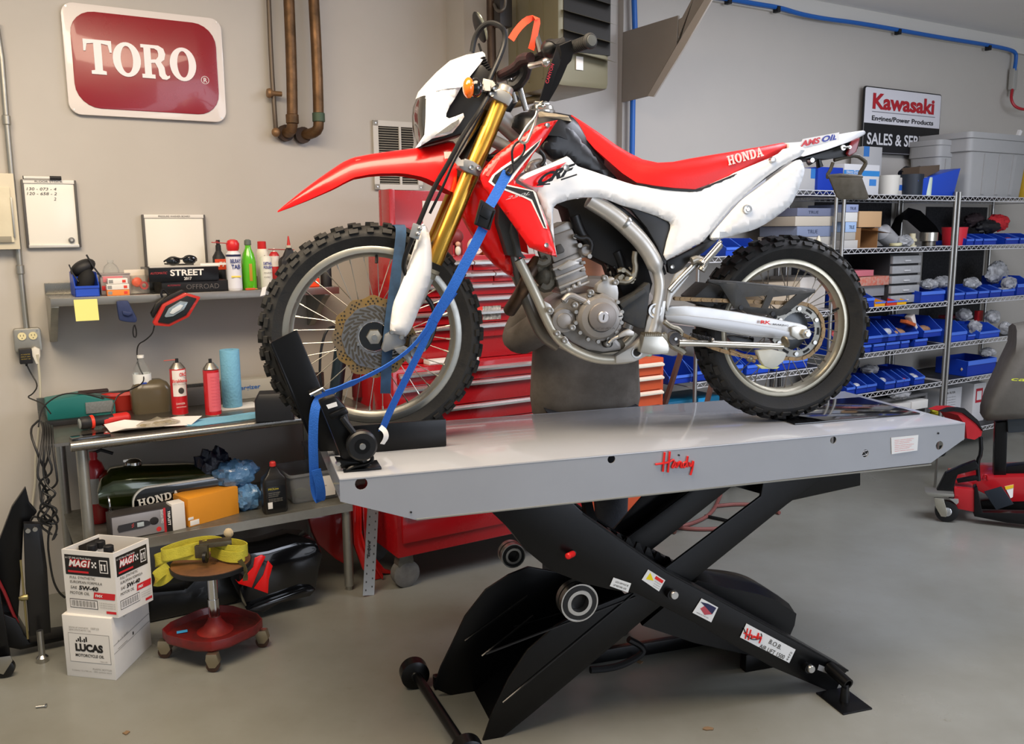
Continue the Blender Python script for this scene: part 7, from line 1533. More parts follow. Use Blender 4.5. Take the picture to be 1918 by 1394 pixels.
# pulled long low drawer sits proud, as in the photo
chest('upper_tool_chest','narrower red top chest with many shallow drawers standing on the red cabinet',1.62,2.34,TN+.08,.38,1.047,1.535,[(.055,2),(.055,3),.06,.065,.065,.07],tr,trim,0)
o=wthing('peg_cabinet','tall red steel hutch panel rising behind the top chest','hutch',1.70,TN+.47,1.047);FB('back_panel',o,(0,0,0),(.62,.03,.80),tr,.004);FB('side_panel',o,(0,-.1,0),(.03,0,.80),tr,.004)
FB('pinned_paper',o,(.22,-.003,.42),(.38,-.001,.75),K('#d9d4ce',.6));FB('green_sticker',o,(.30,-.003,.36),(.34,-.001,.42),K('#57b83a',.5))
# clutter on top chest
def ut(nm,lab,cat,px,n,z): return wthing(nm,lab,cat,wuz(px,470,n)[0],n,z)
o=ut('red_figurine','small dark red pig shaped figure on top of the red tool chest','figurine',850,3.72,1.536);mr=M('maroon ceramic','#7a2a2a',.5)
MB().ell((0,0,.085),(.05,.035,.04),16,10).build('body',mr,o);MB().ell((-.05,-.01,.07),(.018,.015,.018),10,8).build('snout',mr,o);[MB().cyl((x,y,0),(x,y,.06),.012,n=10).build('leg',mr,o) for x,y in ((-.025,-.015),(.025,-.015),(-.025,.015),(.025,.015))];MB().ell((-.012,0,.125),(.01,.006,.012),8,6).build('ear',mr,o)
o=ut('round_tin','round cream tin with a red dotted pattern standing on edge on the red chest','tin',893,3.66,1.536);MB().lathe((0,0,.04),(0,1,0),[(0,.036),(.003,.04),(.02,.04)],28).build('tin',K('#ddd2c4',.5),o);mb=MB()
for k in range(22):
    a=k*2.4;r=.007*sqrt(k)
    mb.cyl((r*cos(a),-.001,.04+r*sin(a)),(r*cos(a),.001,.04+r*sin(a)),.0022,n=6)
mb.build('red_dots',K('#b04848',.5),o)
o=ut('small_doll','tiny pale figure beside the round tin on the red chest','figurine',858,3.62,1.536);MB().ell((0,0,.022),(.014,.012,.022),12,8).build('body',K('#d8cfc2',.6),o);MB().ell((0,0,.052),(.012,.012,.012),12,8).build('head',K('#c99a84',.6),o)
o=ut('orange_parts_tray','shallow orange tray on the right of the red top chest','tray',905,3.70,1.536);FB('tray',o,(0,0,0),(.16,.1,.03),K('#c8682a',.5),.004);FB('lid',o,(.01,.01,.03),(.12,.09,.045),K('#5f8a3a',.5),.003)
# sticker on chest
u,z=wuz(905,592,TN+.06);o=wthing('chest_sticker','small black and white picture sticker on the red chest','sticker',u,TN+.064,z-.02);FB('sticker',o,(0,0,0),(.10,.001,.065),M('speckle print','#d8d0c4',.5,var=.9,vs=70,col2='#1c1a1a'),0);FB('red_edge',o,(-.03,0,0),(0,.001,.065),K('#d8372c',.5),0)
# items on the cabinet ledge
o=wthing('white_binder','white binder lying on the red cabinet ledge seen through the front wheel','binder',wuz(795,610,3.6)[0],3.56,1.046);FB('cover',o,(0,0,0),(.26,.06,.02),K('#d8d4ce',.6));FB('pages',o,(.005,-.002,.004),(.25,.0,.016),K('#f0eee8',.7))
u,z=wuz(665,560,3.9)
bottle('thermos_can','red and black can with steel top standing on the bench behind the front wheel','can',wuz(664,640,3.95)[0]+.01,3.95,BZ,[(0,.03),(.36,.03),(.375,.024),(.385,.02)],M('dark red can','#5a1418',.4),lambda o:(MB().lathe((0,0,.385),(0,0,1),[(0,.022),(.012,.012),(.022,.006)],16).build('valve_top',M('tin','#c0bcb2'),o)))
# narrow wall-side compressor cylinder seen in the wheel
o=wthing('grease_gun','dark blue cylinder pump with chrome head leaning behind the front wheel','pump',wuz(625,700,3.9)[0],3.9,BZ);MB().cyl((0,0,0),(.05,0,.30),.032,n=18).build('barrel',K('#14222a',.4),o);MB().cyl((.05,0,.30),(.055,0,.35),.022,n=14).build('head',chrome,o);MB().tube([Vector(p) for p in ((.05,0,.34),(-.02,0,.36),(-.06,0,.25),(-.07,0,.1),(-.04,0,.0))],.006,8,smooth=2).build('hose',blkm,o)
# orange chest
org=M('orange chest','#c2512c',.4,var=.08,vs=5)
chest('orange_tool_chest','faded orange tool chest with cream drawer pulls right of the person',2.62,3.085,TN-.02,.45,.10,.975,[.07,.08,.085,.105,.14,.16,.18],org,K('#d9d0be',.4),1)
o=wthing('green_cup','small green cup on the right corner of the orange chest','cup',3.04,TN+.06,.976);MB().lathe((0,0,0),(0,0,1),[(0,.022),(.05,.028),(.05,.025),(.004,.02)],18).build('cup',K('#6fa08a',.4),o)
# ================================================================ PERSON behind the bike
pc=Vector((.30,3.56,0))
ps=thing('person','person in a faded grey sweatshirt and dark jeans standing behind the bike, arms bent forward','person',pc,radians(8))
def skinned(nm,verts,edges,rad,mat,par,sub=2,root=0):
    me=bpy.data.meshes.new(nm);me.from_pydata([tuple(v) for v in verts],edges,[]);o=bpy.data.objects.new(nm,me);C.objects.link(o)
    m=o.modifiers.new('s','SKIN');m.use_smooth_shade=True
    for i,r in enumerate(rad): me.skin_vertices[0].data[i].radius=r if isinstance(r,tuple) else (r,r)
    me.skin_vertices[0].data[root].use_root=True
    s=o.modifiers.new('d','SUBSURF');s.levels=sub;s.render_levels=sub
    dg=bpy.context.evaluated_depsgraph_get();m2=bpy.data.meshes.new_from_object(o.evaluated_get(dg));bpy.data.objects.remove(o)
    m2.name=nm;return fin(m2,nm,mat,par,ang=180)
skin=M('skin','#c08a70',.5,var=.08,vs=20);swt=M('grey sweatshirt','#857f78',.9,var=.35,vs=4,bump=.4,bs=9,col2='#554f47');jean=M('dark jeans','#3c3f45',.85,var=.3,vs=12,bump=.15,bs=120)
# facing the camera: local -y. hips, torso leaning forward, head bowed, arms bent to the bike
bd=[(0,0,.93),(0,-.01,1.05),(0,-.03,1.22),(0,-.06,1.38),(0,-.08,1.47),(0,-.10,1.53),(0,-.13,1.62),
 (-.17,-.06,1.39),(-.26,-.07,1.29),(-.305,-.08,1.20),(-.20,-.22,1.30),(-.12,-.28,1.38),
 (.17,-.06,1.39),(.24,-.07,1.29),(.255,-.10,1.22),(.18,-.22,1.32),(.10,-.28,1.40),
 (-.10,0,.86),(-.115,-.01,.48),(-.12,.02,.10),(-.125,-.10,.05),(.10,0,.86),(.115,-.01,.48),(.12,.02,.10),(.125,-.10,.05)]
be=[(0,1),(1,2),(2,3),(3,4),(4,5),(5,6),(3,7),(7,8),(8,9),(9,10),(10,11),(3,12),(12,13),(13,14),(14,15),(15,16),(0,17),(17,18),(18,19),(19,20),(0,21),(21,22),(22,23),(23,24)]
br=[(.155,.11),(.15,.11),(.165,.115),(.17,.11),(.06,.06),(.06,.065),(.078,.095),.06,.05,.045,.038,.028,.06,.05,.045,.038,.028,.09,.062,.045,.04,.09,.062,.045,.04]
body=skinned('body',bd,be,br,skin,ps)
# clothing follows the body
def sub(idx,sc,nm,mat,mod=None):
    m={j:i for i,j in enumerate(idx)};vs=[Vector(bd[j]) for j in idx]
    if mod: mod(vs,m)
    ed=[(m[a],m[b_]) for a,b_ in be if a in m and b_ in m];rd=[tuple(x+sc for x in (br[j] if isinstance(br[j],tuple) else (br[j],br[j]))) for j in idx];return skinned(nm,vs,ed,rd,mat,ps)
def md_(vs,m): vs[m[0]].z=.90;vs[m[11]]=Vector((-.128,-.272,1.372));vs[m[16]]=Vector((.108,-.272,1.392));vs[m[4]].z=1.455
def sweatshirt():
    sub([0,1,2,3,4,7,8,9,10,11,12,13,14,15,16],.03,'sweatshirt',swt,md_)
sweatshirt()
MB().loft([[Vector((w_*cos(a*pi/14)*(1+.02*sin(3*a+z*40)),yc+d_*sin(a*pi/14)*(1+.03*sin(5*a+z*30)),z)) for a in range(28)] for z,w_,d_,yc in ((.845,.19,.13,0),(.85,.205,.14,0),(.895,.208,.142,0),(.91,.222,.155,-.005),(.97,.228,.16,-.01),(1.1,.222,.155,-.02),(1.22,.218,.15,-.03),(1.32,.21,.14,-.05),(1.42,.15,.1,-.07),(1.46,.09,.08,-.08))]).build('sweatshirt_body',swt,ps,ang=80)
def mj(vs,m): vs[m[19]].z=.09;vs[m[23]].z=.09
sub([0,17,18,19,21,22,23],.014,'jeans',jean,mj)
for s in (-1,1):
    MB().loft([[Vector((s*.125+w_*cos(a*pi/6),y+.0,max(.0,z0+h_*sin(a*pi/6)))) for a in range(12)] for y,w_,h_,z0 in ((.09,.03,.03,.035),(.06,.042,.05,.045),(0,.045,.05,.045),(-.08,.048,.035,.035),(-.16,.045,.028,.028),(-.2,.02,.02,.022))]).build('shoe',M('dark shoe','#1e1c1b',.6),ps,ang=60)
# face and hair
hc=Vector((0,-.14,1.63));mb=MB();mb.ell(hc+Vector((0,.01,.0)),(.078,.098,.108),22,16);mb.build('head_shape',skin,body)
MB().ell(hc+Vector((0,.022,.03)),(.084,.098,.092),20,14).build('hair',M('brown hair','#3a2a1e',.7,bump=.5,bs=90),ps)
for s in (-1,1):
    e=MB().ell(hc+Vector((s*.031,-.082,.0)),(.012,.008,.008),12,8).build('eye',K('#e8e4e0',.2),body);MB().ell(hc+Vector((s*.031,-.089,.0)),(.005,.003,.005),10,6).build('iris',K('#2b2018',.2),e)
    MB().ell(hc+Vector((s*.08,.01,-.005)),(.01,.018,.028),12,8).build('ear',skin,body);MB().tube([hc+Vector((s*.018,-.091,.02)),hc+Vector((s*.034,-.092,.025)),hc+Vector((s*.05,-.082,.018))],.004,6).build('eyebrow',M('brown hair','#3a2a1e'),body)
MB().loft([[hc+Vector((x*w_,y,z)) for x,y in ((-1,.01),(-.5,-.6*d_),(0,-d_),(.5,-.6*d_),(1,.01))] for z,w_,d_ in ((.012,.007,.088),(-.01,.009,.104),(-.028,.014,.112),(-.036,.013,.098))]).build('nose',skin,body,ang=80)
MB().tube([hc+Vector((x,-.088+abs(x)*.3,-.055)) for x in (-.025,-.01,0,.01,.025)],.005,6).build('mouth',K('#9c5a50',.5),body)
# hands: palm and five bent fingers each
for s,w in ((-1,Vector(bd[11])),(1,Vector(bd[16]))):
    mb=MB();d=Vector((-.25*s,-1,0)).normalized();sd=Vector((1,0,0));pal=w+d*.04
    hv=[w,pal,pal+d*.035];skinned('palm',hv,[(0,1),(1,2)],[(.026,.02),(.038,.016),(.036,.014)],skin,body)
    for k,(off,L) in enumerate(((-.03,.06),(-.01,.072),(.01,.068),(.03,.052))):
        b0=pal+d*.035+sd*off;skinned('finger',[b0,b0+d*L*.5,b0+d*L*.85+Vector((0,0,-.018)),b0+d*L*.95+Vector((0,0,-.042))],[(0,1),(1,2),(2,3)],[.0095,.009,.008,.007],skin,body,1)
    b0=w+d*.03-sd*s*.03*-1*-1;skinned('thumb',[b0,b0+d*.03-sd*s*.03,b0+d*.055-sd*s*.035+Vector((0,0,-.015))],[(0,1),(1,2)],[.012,.010,.008],skin,body,1)
# ================================================================ RIGHT WALL
# sign leaning on the rack
kn=4.10;a_=wuz(1620,160,kn);b_=wuz(1764,178,kn);kz=wuz(1622,287,4.10)[1]
sg=wthing('shop_sign','white and black shop sign with red lettering on the wall above the middle rack','sign',a_[0],kn,kz);w_=b_[0]-a_[0];h_=a_[1]-kz
rbox('sign_border',sg,0,0,w_,h_,.02,0,.012,K('#2a2a2b',.4,.5),.002);rbox('white_field',sg,.008,.008,w_-.008,h_-.008,.016,-.003,.002,K('#d6d5da',.4),.001);FB('black_field',sg,(.008,-.005,.01),(w_-.008,-.002,h_*.455),K('#17171a',.4),.001)
kr=K('#b0202c',.4);wtext('Kawasaki',sg,w_*.10,-.004,h_*.68,h_*.22,kr,wid=w_*.80,bold=.035);FB('underline',sg,(w_*.1,-.005,h_*.625),(w_*.92,-.003,h_*.635),K('#7a7a80',.4),.0);wtext('Engines/Power Products',sg,w_*.1,-.004,h_*.50,h_*.07,K('#26262a',.4),wid=w_*.8,bold=.02);wtext('SALES & SERVICE',sg,w_*.05,-.006,h_*.14,h_*.17,K('#d8d8da',.4),wid=w_*.92,bold=.02)
# blue air line
abl=M('blue air line','#2062b4',.4)
o=MB().tube([W(U2+.03,4.10,0.02)]+[W(*((lambda a:(U2+.035+d_,4.10,a[1]))(wuz(1172,y,4.10)))) for y,d_ in ((330,0),(190,.0),(60,.01),(0,.0))]+[W(U2+.035,4.10,CEIL-.02)],.016,12).build('air_line',abl);tag(o,'blue air pipe running vertically down the wall corner behind the bracket','pipe')
P_=[W(*((lambda a:(a[0],4.10,a[1]))(wuz(x,y,4.10)))) for x,y in ((1300,-12),(1365,-2),(1420,8),(1460,14),(1500,27),(1550,36),(1600,42),(1660,52),(1760,70),(1850,84),(1888,92),(1903,98),(1903,112),(1900,132))]
o=MB().tube(P_,.0145,10,smooth=2).build('air_line',abl);tag(o,'blue air pipe sagging along the top of the right wall under the white trim','pipe')
for x,y in ((1364,2),(1455,18),(1682,60),(1851,90)): p=W(*((lambda a:(a[0],4.10,a[1]))(wuz(x,y,4.1))));MB().box(p,(.025,.04,.035),Matrix.Rotation(WROT,3,'Z')).build('pipe_clip',black,o)
u,z=wuz(1898,168,4.1);rg=wthing('air_regulator','small white and steel air fitting at the end of the ceiling air pipe','regulator',u,4.09,z);FB('block',rg,(-.025,0,0),(.03,.04,.16),K('#b8b7b2',.4,.4),.005);MB().lathe((.0,.02,-.05),(0,0,1),[(0,.012),(.05,.016)],12).build('hose_barb',steel,rg)
cord('red_hose','short red hose curving from the air fitting out of the right edge',[(1896,168,4.08),(1893,185,4.05),(1900,200,4.03),(1918,206,4.0),(1940,203,4.0)],.011,K('#b02430',.4),'hose')
# bracket plate + beam (in the plane standing out from the corner)
def UU(px,py,u):
    r=ray(px,py);t=u/(r[0]*U[0]+r[1]*U[1]);return Vector((r[0]*t,r[1]*t,H+r[2]*t))
BXc=Z(1040,0,5.81)
br_=thing('wall_bracket','large beige trapezoid bracket with a sloping beam at the wall corner','bracket',(0,0,0));bm_=M('beige painted steel','#8f887e',.55,var=.06,vs=3)
ud=Vector((U[0],U[1],0))
def uplate(nm,pts,u,t,mat): 
    P_=[UU(p[0],p[1],u) for p in pts];n=len(P_);return MB().add(P_+[p+ud*t for p in P_],[tuple(range(n)),tuple(range(2*n-1,n-1,-1))]+[(i,(i+1)%n,n+(i+1)%n,n+i) for i in range(n)]).build(nm,mat,br_)
uplate('gusset_plate',BXc((735,352),(1335,168),(1318,490),(1005,1045),(720,1115)),U2+.0,.012,bm_)
uplate('beam_web',BXc((1310,500),(1345,480),(1338,215),(1380,190),(1480,0),(1520,-60),(1800,-60),(1620,0)),U2+.004,.012,bm_)
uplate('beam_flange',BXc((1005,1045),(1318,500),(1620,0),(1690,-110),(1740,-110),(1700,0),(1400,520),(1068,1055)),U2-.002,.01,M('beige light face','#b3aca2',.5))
# heater
hm=M('heater olive grey','#77725a',.35,var=.05,vs=3,metal=.2)
ht=wthing('unit_heater','olive grey ceiling hung gas heater with open louvres','heater',2.381,3.5,2.31)
MB().b2((0,0,.0),(.30,.46,.80)).build('cabinet',hm,ht,bevel=.03)
MB().b2((.03,-.004,.16),(.30,.01,.74)).build('fan_opening',M('heater inside','#1c1a16',.7),ht)
for k in range(7): MB().add([(.02,-.003,.17+k*.085),(.30,-.003,.14+k*.085),(.31,-.05,.12+k*.085),(.03,-.05,.15+k*.085)],[(0,1,2,3)]).build('louvre',M('louvre olive','#6b6650',.4,metal=.3),ht)
for y in (.12,.24,.36): MB().b2((-.004,y,.05),(.0,y+.012,.78)).build('pressed_rib',hm,ht)
MB().b2((.1,-.006,.08),(.14,-.002,.14)).build('white_label',label,ht)
for x,y in ((.05,.05),(.25,.4)): MB().cyl((x,y,.79),(x,y,CEIL-2.31),.008,n=8).build('hanger_rod',galv,ht)
wpipe('gas_pipe','dark brown vertical pipe left of the olive grey heater',[(919,-40,3.9),(920,60,3.9),(922,140,3.9),(922,205,3.9)],.022,M('dark iron pipe','#46362a',.5,metal=.4,var=.3,vs=15),sm=0)
wpipe('gas_pipe','low brown pipe running under the heater behind the handlebar',[(925,203,3.9),(960,196,3.85),(1010,184,3.8),(1028,182,3.78),(1029,150,3.78),(1029,110,3.78)],.019,M('olive pipe','#5e5138',.5,metal=.4),sm=1)
o,_=wpipe('flex_conduit','grey flexible conduit curling beside the heater',[(945,-20,3.75),(948,10,3.75),(940,22,3.75),(930,20,3.8),(926,8,3.85)],.008,M('flex grey','#5a5650',.4,metal=.5),sm=2);wthing('gas_valve','dark gas valve block beside the heater top','valve',2.25,3.80,2.62);MB().b2((0,0,0),(.07,.06,.13)).build('valve_body',K('#26221f',.5),bpy.context.scene.objects['gas_valve'],bevel=.006)
# ================================================================ WIRE RACKS
RN,RD=3.68,.44;zincw=M('bright zinc wire','#dcdde0',.3,metal=.25)
def rack(lab,u0,u1,levels,posts=(1,1)):
    o=wthing('wire_shelving',lab,'shelving unit',u0,RN,0);w=u1-u0
    for x in (.012,w-.012):
        for y in (.0,RD):
            p=MB().cyl((x,y,.11),(x,y,max(levels)+.03),.0125,n=12).build('post',M('post chrome','#a9a8a4',.3,metal=.85,var=.2,vs=9),o)
            MB().lathe((x,y-.016,.052),(0,1,0),[(0,.035),(.004,.052),(.028,.052),(.032,.035)],20).build('caster_wheel',blkm,p);MB().b2((x-.02,y-.02,.09),(x+.02,y+.02,.115)).build('caster_bracket',galv,p)
    for z in levels:
        mb=MB()
        for y in (0,RD):
            mb.cyl((.012,y,z),(w-.012,y,z),.0032,n=6);mb.cyl((.012,y,z-.030),(w-.012,y,z-.030),.0032,n=6)
            pts=[];k=int(w/.03)
            for i in range(k+1): pts.append((.02+(w-.04)*i/k,y,z-.001 if i%2 else z-.029))
            mb.tube(pts,.0022,4)
        for x in (.012,w-.012): mb.cyl((x,0,z),(x,RD,z),.0032,n=6);mb.cyl((x,0,z-.03),(x,RD,z-.03),.0032,n=6)
        s=mb.build('shelf_truss',zincw,o)
        MB().b2((.014,.004,z-.004),(w-.014,RD-.004,z)).build('shelf_deck',M('dusty dark shelf','#3a3b3e',.5,metal=.3,var=.3,vs=7),s)
    return o
LV=(1.856,1.515,1.129,.828,.556,.16)
rack('left wire shelving unit mostly hidden behind the rear wheel of the bike',3.44,4.60,(1.873,1.49,1.13,.776,.36))
rack('middle wire shelving unit below the shop sign',4.65,5.84,LV)
rack('right wire shelving unit carrying the big grey totes',5.86,7.05,LV)
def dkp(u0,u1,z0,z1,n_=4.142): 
    o=MB().add([W(u0,n_,z0),W(u1,n_,z0),W(u1,n_,z1),W(u0,n_,z1)],[(0,1,2,3)]).build('dark_wall_sheet',M('dark bay backing','#242427',.7,var=.3,vs=60));tag(o,'','panel');return o  # flat dark sheet that darkens the back of a rack bay
dkp(4.95,5.78,1.56,1.84)['label']='dark sheet on the wall behind the middle rack, upper bay'
dkp(4.75,5.80,1.16,1.49)['label']='dark sheet on the wall behind the drawer organiser'
dkp(5.0,5.82,.86,1.10)['label']='dark sheet on the wall behind the large blue bins'
dkp(6.2,7.0,.9,1.8)['label']='dark sheet on the wall behind the right rack'
def ru_(px,n=3.70): return wuz(px,500,n)[0]
SHLV=dict(a=1.5155,t=1.8565,b=1.1295,c=.8285,d=.5565,e=.1605)
lb=M('bin lip light blue','#4a74d8',.4)
bl2=M('bin blue deep','#10349c',.38)
def rbin(px0,px1,lev,h,low,lab,dz=0,d=.28,n=3.70,fill=None,mat=None,rot=0,grp='blue parts bins on the wire racks'):
    u0=ru_(px0,n);u1=ru_(px1,n);w=max(.03,u1-u0);o=wthing('parts_bin',lab,'bin',u0,n,SHLV[lev]+dz,rot,grp)
    bin_mesh('bin_body',o,w,d,h,mat or bl2,low=low);MB().b2((.003,-.006,h*low*.72),(w-.003,-.003,h*low)).build('label_slot',lb,o)
    MB().tube([Vector(p) for p in ((.0015,d*.35,h),(.0015,-.001,h*low),(w-.0015,-.001,h*low),(w-.0015,d*.35,h))],.0022,4).build('rim_edge',lb,o)
    if fill: 
        f=MB();r=random.Random(px0);[f.ell((w*r.uniform(.2,.8),d*r.uniform(.1,.5),h*r.uniform(.25,.5)),(w*.25,.03,h*.22),8,6) for k in range(4)];f.build('contents',fill,o)['kind']='stuff'
    return o
whp=M('white hardware bags','#b9bcc2',.3,coat=.4,bump=.6,bs=50);brp=M('brown cartons','#9a7458',.6);rdb=M('red packets','#b84848',.5)
sfx={'a':'second shelf','b':'middle shelf','c':'fourth shelf','d':'fifth shelf','t':'top shelf','e':'lowest shelf'}
# fourth shelf, middle rack: big bins on small ones
for (a,b_,w_) in ((1570,1600,'leftmost, behind the tyre edge'),(1603,1640,'second from left'),(1644,1666,'narrow, third from left'),(1668,1694,'with a white carton in it'),(1696,1712,'narrow, right of the carton bin'),(1722,1746,'under the brown packets')):
    rbin(a,b_,'c',.055,.9,'low blue bin, fourth shelf of middle rack, '+w_)
for (a,b_,w_,f) in ((1572,1610,'cut by the tyre',rdb),(1608,1672,'wide and empty',None),(1660,1694,'left of tilted packets',whp),(1686,1728,'holding tilted packets',brp),(1738,1772,'rightmost, with brown packets',brp)):
    rbin(a,b_,'c',.135,.36,'large blue upper bin, fourth shelf of middle rack, '+w_,dz=.0565,fill=f,d=.3)
for k,(x,rt_) in enumerate(((1705,.3),(1716,.9),(1722,1.2))):
    o=wthing('small_packet',['flat orange and white packet lying across the blue bins','tilted orange packet leaning on the blue bins','white packet sliding down beside the orange packets'][k],'packet',ru_(x,3.75),3.74+.02*k,SHLV['c']+.165);m3=Matrix.Rotation(rt_,3,'Y');MB().box((0,0,0),(.11,.05,.022),m3).build('carton',K('#d8cfc8' if k else '#b5582c',.5),o,bevel=.001)
# fifth shelf, middle rack
for i,(a,b_,w_) in enumerate(((1597,1614,'leftmost, cut by the tyre'),(1616,1636,'second from left'),(1636,1655,'third from left'),(1670,1690,'fourth from left'),(1692,1706,'fifth from left'),(1706,1718,'sixth from left'),(1726,1746,'rightmost with white packets'))):
    rbin(a,b_,'d',.105,.5,'small blue bin on fifth shelf of middle rack, '+w_,fill=whp if i in(0,1,3,4,6) else rdb if i==5 else None,d=.3)
# middle shelf
rbin(1616,1641,'b',.10,.6,'small blue bin beside the orange trays on the middle shelf',fill=whp)
rbin(1728,1773,'b',.085,.9,'wide blue bin heaped with clear bags right of the organiser',fill=whp,d=.2)
for i,(a,b_,w_) in enumerate(((1642,1662,'left of three'),(1664,1684,'middle of three'),(1684,1702,'right of three'))):
    rbin(a,b_,'b',.05,.6,'small orange yellow tray, '+w_+' before the organiser',mat=K(('#e8a020','#d03a20','#e8b020')[i],.45),grp='small coloured trays before the organiser')
for i,(a,b_) in enumerate(((1786,1810),(1812,1834),(1836,1856),(1858,1878),(1880,1904),(1908,1935))):
    rbin(a,b_,'b',.085 if i<5 else .14,.6,'blue bin on middle shelf of right rack, '+['leftmost','second from left','third from left','fourth from left','fifth from left','tall one at the photo edge'][i],fill=whp if i in(1,3,4) else None)
for i,(a,b_) in enumerate(((1806,1820),(1822,1836),(1838,1862),(1879,1903),(1906,1930))):
    rbin(a,b_,'a',.08,.55,'blue bin on second shelf of right rack, '+['leftmost, beside the red bucket','second from left','under the red cloth','with red packets','at the photo edge'][i],fill=rdb if i==3 else None)
rbin(1782,1820,'c',.14,.5,'bright blue empty bin on the fourth shelf of the right rack',mat=blueb);rbin(1822,1836,'c',.05,.8,'low blue bin under the clear bags on the right rack');rbin(1844,1882,'c',.10,.5,'bright blue bin right of the clear bags on the right rack',mat=blueb)
rbin(1826,1880,'d',.12,.95,'wide deep blue bin with paper on the fifth shelf of the right rack',fill=K('#a58f74',.6),d=.25)
# left rack
rbin(1358,1388,'a',.10,.5,'blue bin above the passenger peg, left of the pair',n=3.72,dz=-.025,mat=blueb);rbin(1388,1425,'a',.10,.5,'blue bin above the passenger peg, right of the pair',n=3.72,dz=-.025,mat=blueb)
SHLV['f']=.7765
rbin(1256,1302,'f',.13,.35,'blue bin between the orange chest and the left rack post',n=3.72,mat=bl2);rbin(1306,1345,'f',.11,.5,'blue bin behind the lower edge of the rear tyre',n=3.72);rbin(1368,1398,'f',.13,.5,'blue bin seen through the rear spokes, left one',n=3.72,mat=blueb);rbin(1405,1450,'f',.11,.5,'blue bin seen through the rear spokes beside the white guide',n=3.72,mat=blueb);rbin(1458,1520,'f',.12,.5,'blue bin seen through the rear spokes under the sprocket',n=3.72)
o=wthing('teal_case','teal plastic case under the blue bins on the left rack','case',ru_(1250,3.75),3.74,.62);FB('case',o,(0,0,0),(.42,.25,.05),K('#0f5f80',.4),.006);FB('bright_latch',o,(.24,-.01,.0),(.3,.0,.05),K('#1f8fc8',.4),.003)
o=wthing('low_table','dark steel table standing behind the orange chest','table',ru_(1240,3.72),3.73,0);FB('table_top',o,(0,0,.60),(.9,.3,.62),K('#3c3d40',.4,.4),.002);[FB('leg',o,(x,y,0),(x+.03,y+.03,.6),K('#26262a',.5),0) for x,y in ((0,0),(.87,0),(0,.27),(.87,.27))]
for k,(x0,y0,x1,y1) in enumerate(((1282,640,1243,765),(1338,700,1320,770))):
    A=Vector(W(*((lambda a:(a[0],3.64,a[1]))(wuz(x0,y0,3.64)))));Bq=Vector(W(*((lambda a:(a[0],3.60,a[1]))(wuz(x1,y1,3.6)))));d=(Bq-A);Bq=A+d*((A.z)/(A.z-Bq.z));o=MB().tube([A,Bq],.016,4).build('wooden_strut',K('#4c3026',.6));tag(o,'dark brown wooden strut leaning '+('right of the orange chest' if k==0 else 'just left of the rear tyre'),'strut')
# flat cartons on the second shelf
SB=SHLV['a']
def rbox2(lab,px0,px1,y0,y1,z,n,mat,d=.25,nm='flat_carton',tx=None,grp=None,rot=0,cat='box'):
    u0=ru_(px0,n);u1=ru_(px1,n);h=wuz(px0,y0,n)[1]-wuz(px0,y1,n)[1];o=wthing(nm,lab,cat,u0,n,z,rot,grp);FB('carton',o,(0,0,0),(u1-u0,d,h),mat,.001)
    if tx: wtext(tx,o,(u1-u0)*.3,0,h*.35,h*.4,K('#2f3644',.5),wid=(u1-u0)*.25)
    return h
g_='flat filter cartons stacked on the second shelf'
cols=['#b0aca6','#aba79f','#6c7488','#b3aa9a','#5f6470']
for col,(xa,xb) in (('left',(1484,1558)),('right',(1574,1604))):
    z=SB if col=='right' else 1.4905
    for k,(h,c) in enumerate(((.055,'#b9b6b0'),(.05,'#a8a49c'),(.065,'#757f96' if col=='left' else '#9cb4d4'),(.06,'#b5ac9c' if col=='left' else '#d4d2cc'),(.05,'#6a7086' if col=='left' else '#8d98b8'))):
        u0=ru_(xa+(k*3)%7,3.71);u1=ru_(xb-(k*5)%6,3.71);o=wthing('flat_carton','%s grey filter carton of the %s pile on the second shelf'%(['bottom','second lowest','middle','second highest','top'][k],col),'box',u0,3.71,z,0,g_);FB('carton',o,(0,0,0),(u1-u0,.3,h-.002),K(c,.6),.001)
        if k in(2,4): wtext('TRUE',o,(u1-u0)*.3,0,h*.3,h*.35,K('#3a4258',.5),wid=min(.09,(u1-u0)*.5))
        z+=h
rbox2('tan carton standing on an open brown carton on the second shelf',1604,1646,400,430,SB+.135,3.74,K('#bf9c74',.6))
u0=ru_(1590,3.72);u1=ru_(1640,3.72);o=wthing('open_carton','open brown carton with flaps spread on the second shelf','box',u0,3.72,SB);cb_=K('#8f6a44',.65);h=.13
FB('base',o,(0,.0,0),(u1-u0,.25,.004),cb_,0);FB('left_half',o,(0,0,0),(.10,.25,h),cb_,.001);FB('back',o,(.1,.245,0),(u1-u0+.05,.25,h),cb_,0);FB('right_wall',o,(u1-u0,0,0),(u1-u0+.004,.25,h),cb_,0);MB().add([(.10,0,h),(u1-u0+.09,-.05,h*.72),(u1-u0+.1,.2,h*.78),(.10,.25,h)],[(0,1,2,3)]).build('flap',K('#b58a5c',.65),o)
o=wthing('white_squeeze_bottle','cream squeeze bottle with nozzle above the rear tyre','bottle',ru_(1531,3.70),3.70,1.4905);MB().lathe((0,0,0),(0,0,1),[(0,.03),(.05,.03),(.07,.018),(.08,.012),(.09,.012),(.11,.004)],18).build('body',K('#d8d2bc',.45),o)
o=wthing('plastic_jug','translucent plastic jug lying tilted on the second shelf','jug',ru_(1668,3.8),3.82,SB+.05);MB().lathe((0,0,0.0),(-.75,0,.45),[(-.09,.03),(-.06,.055),(.1,.06),(.13,.03),(.16,.02)],18).build('jug_body',M("frosty plastic","#a9a9aa",.3,alpha=.8),o)
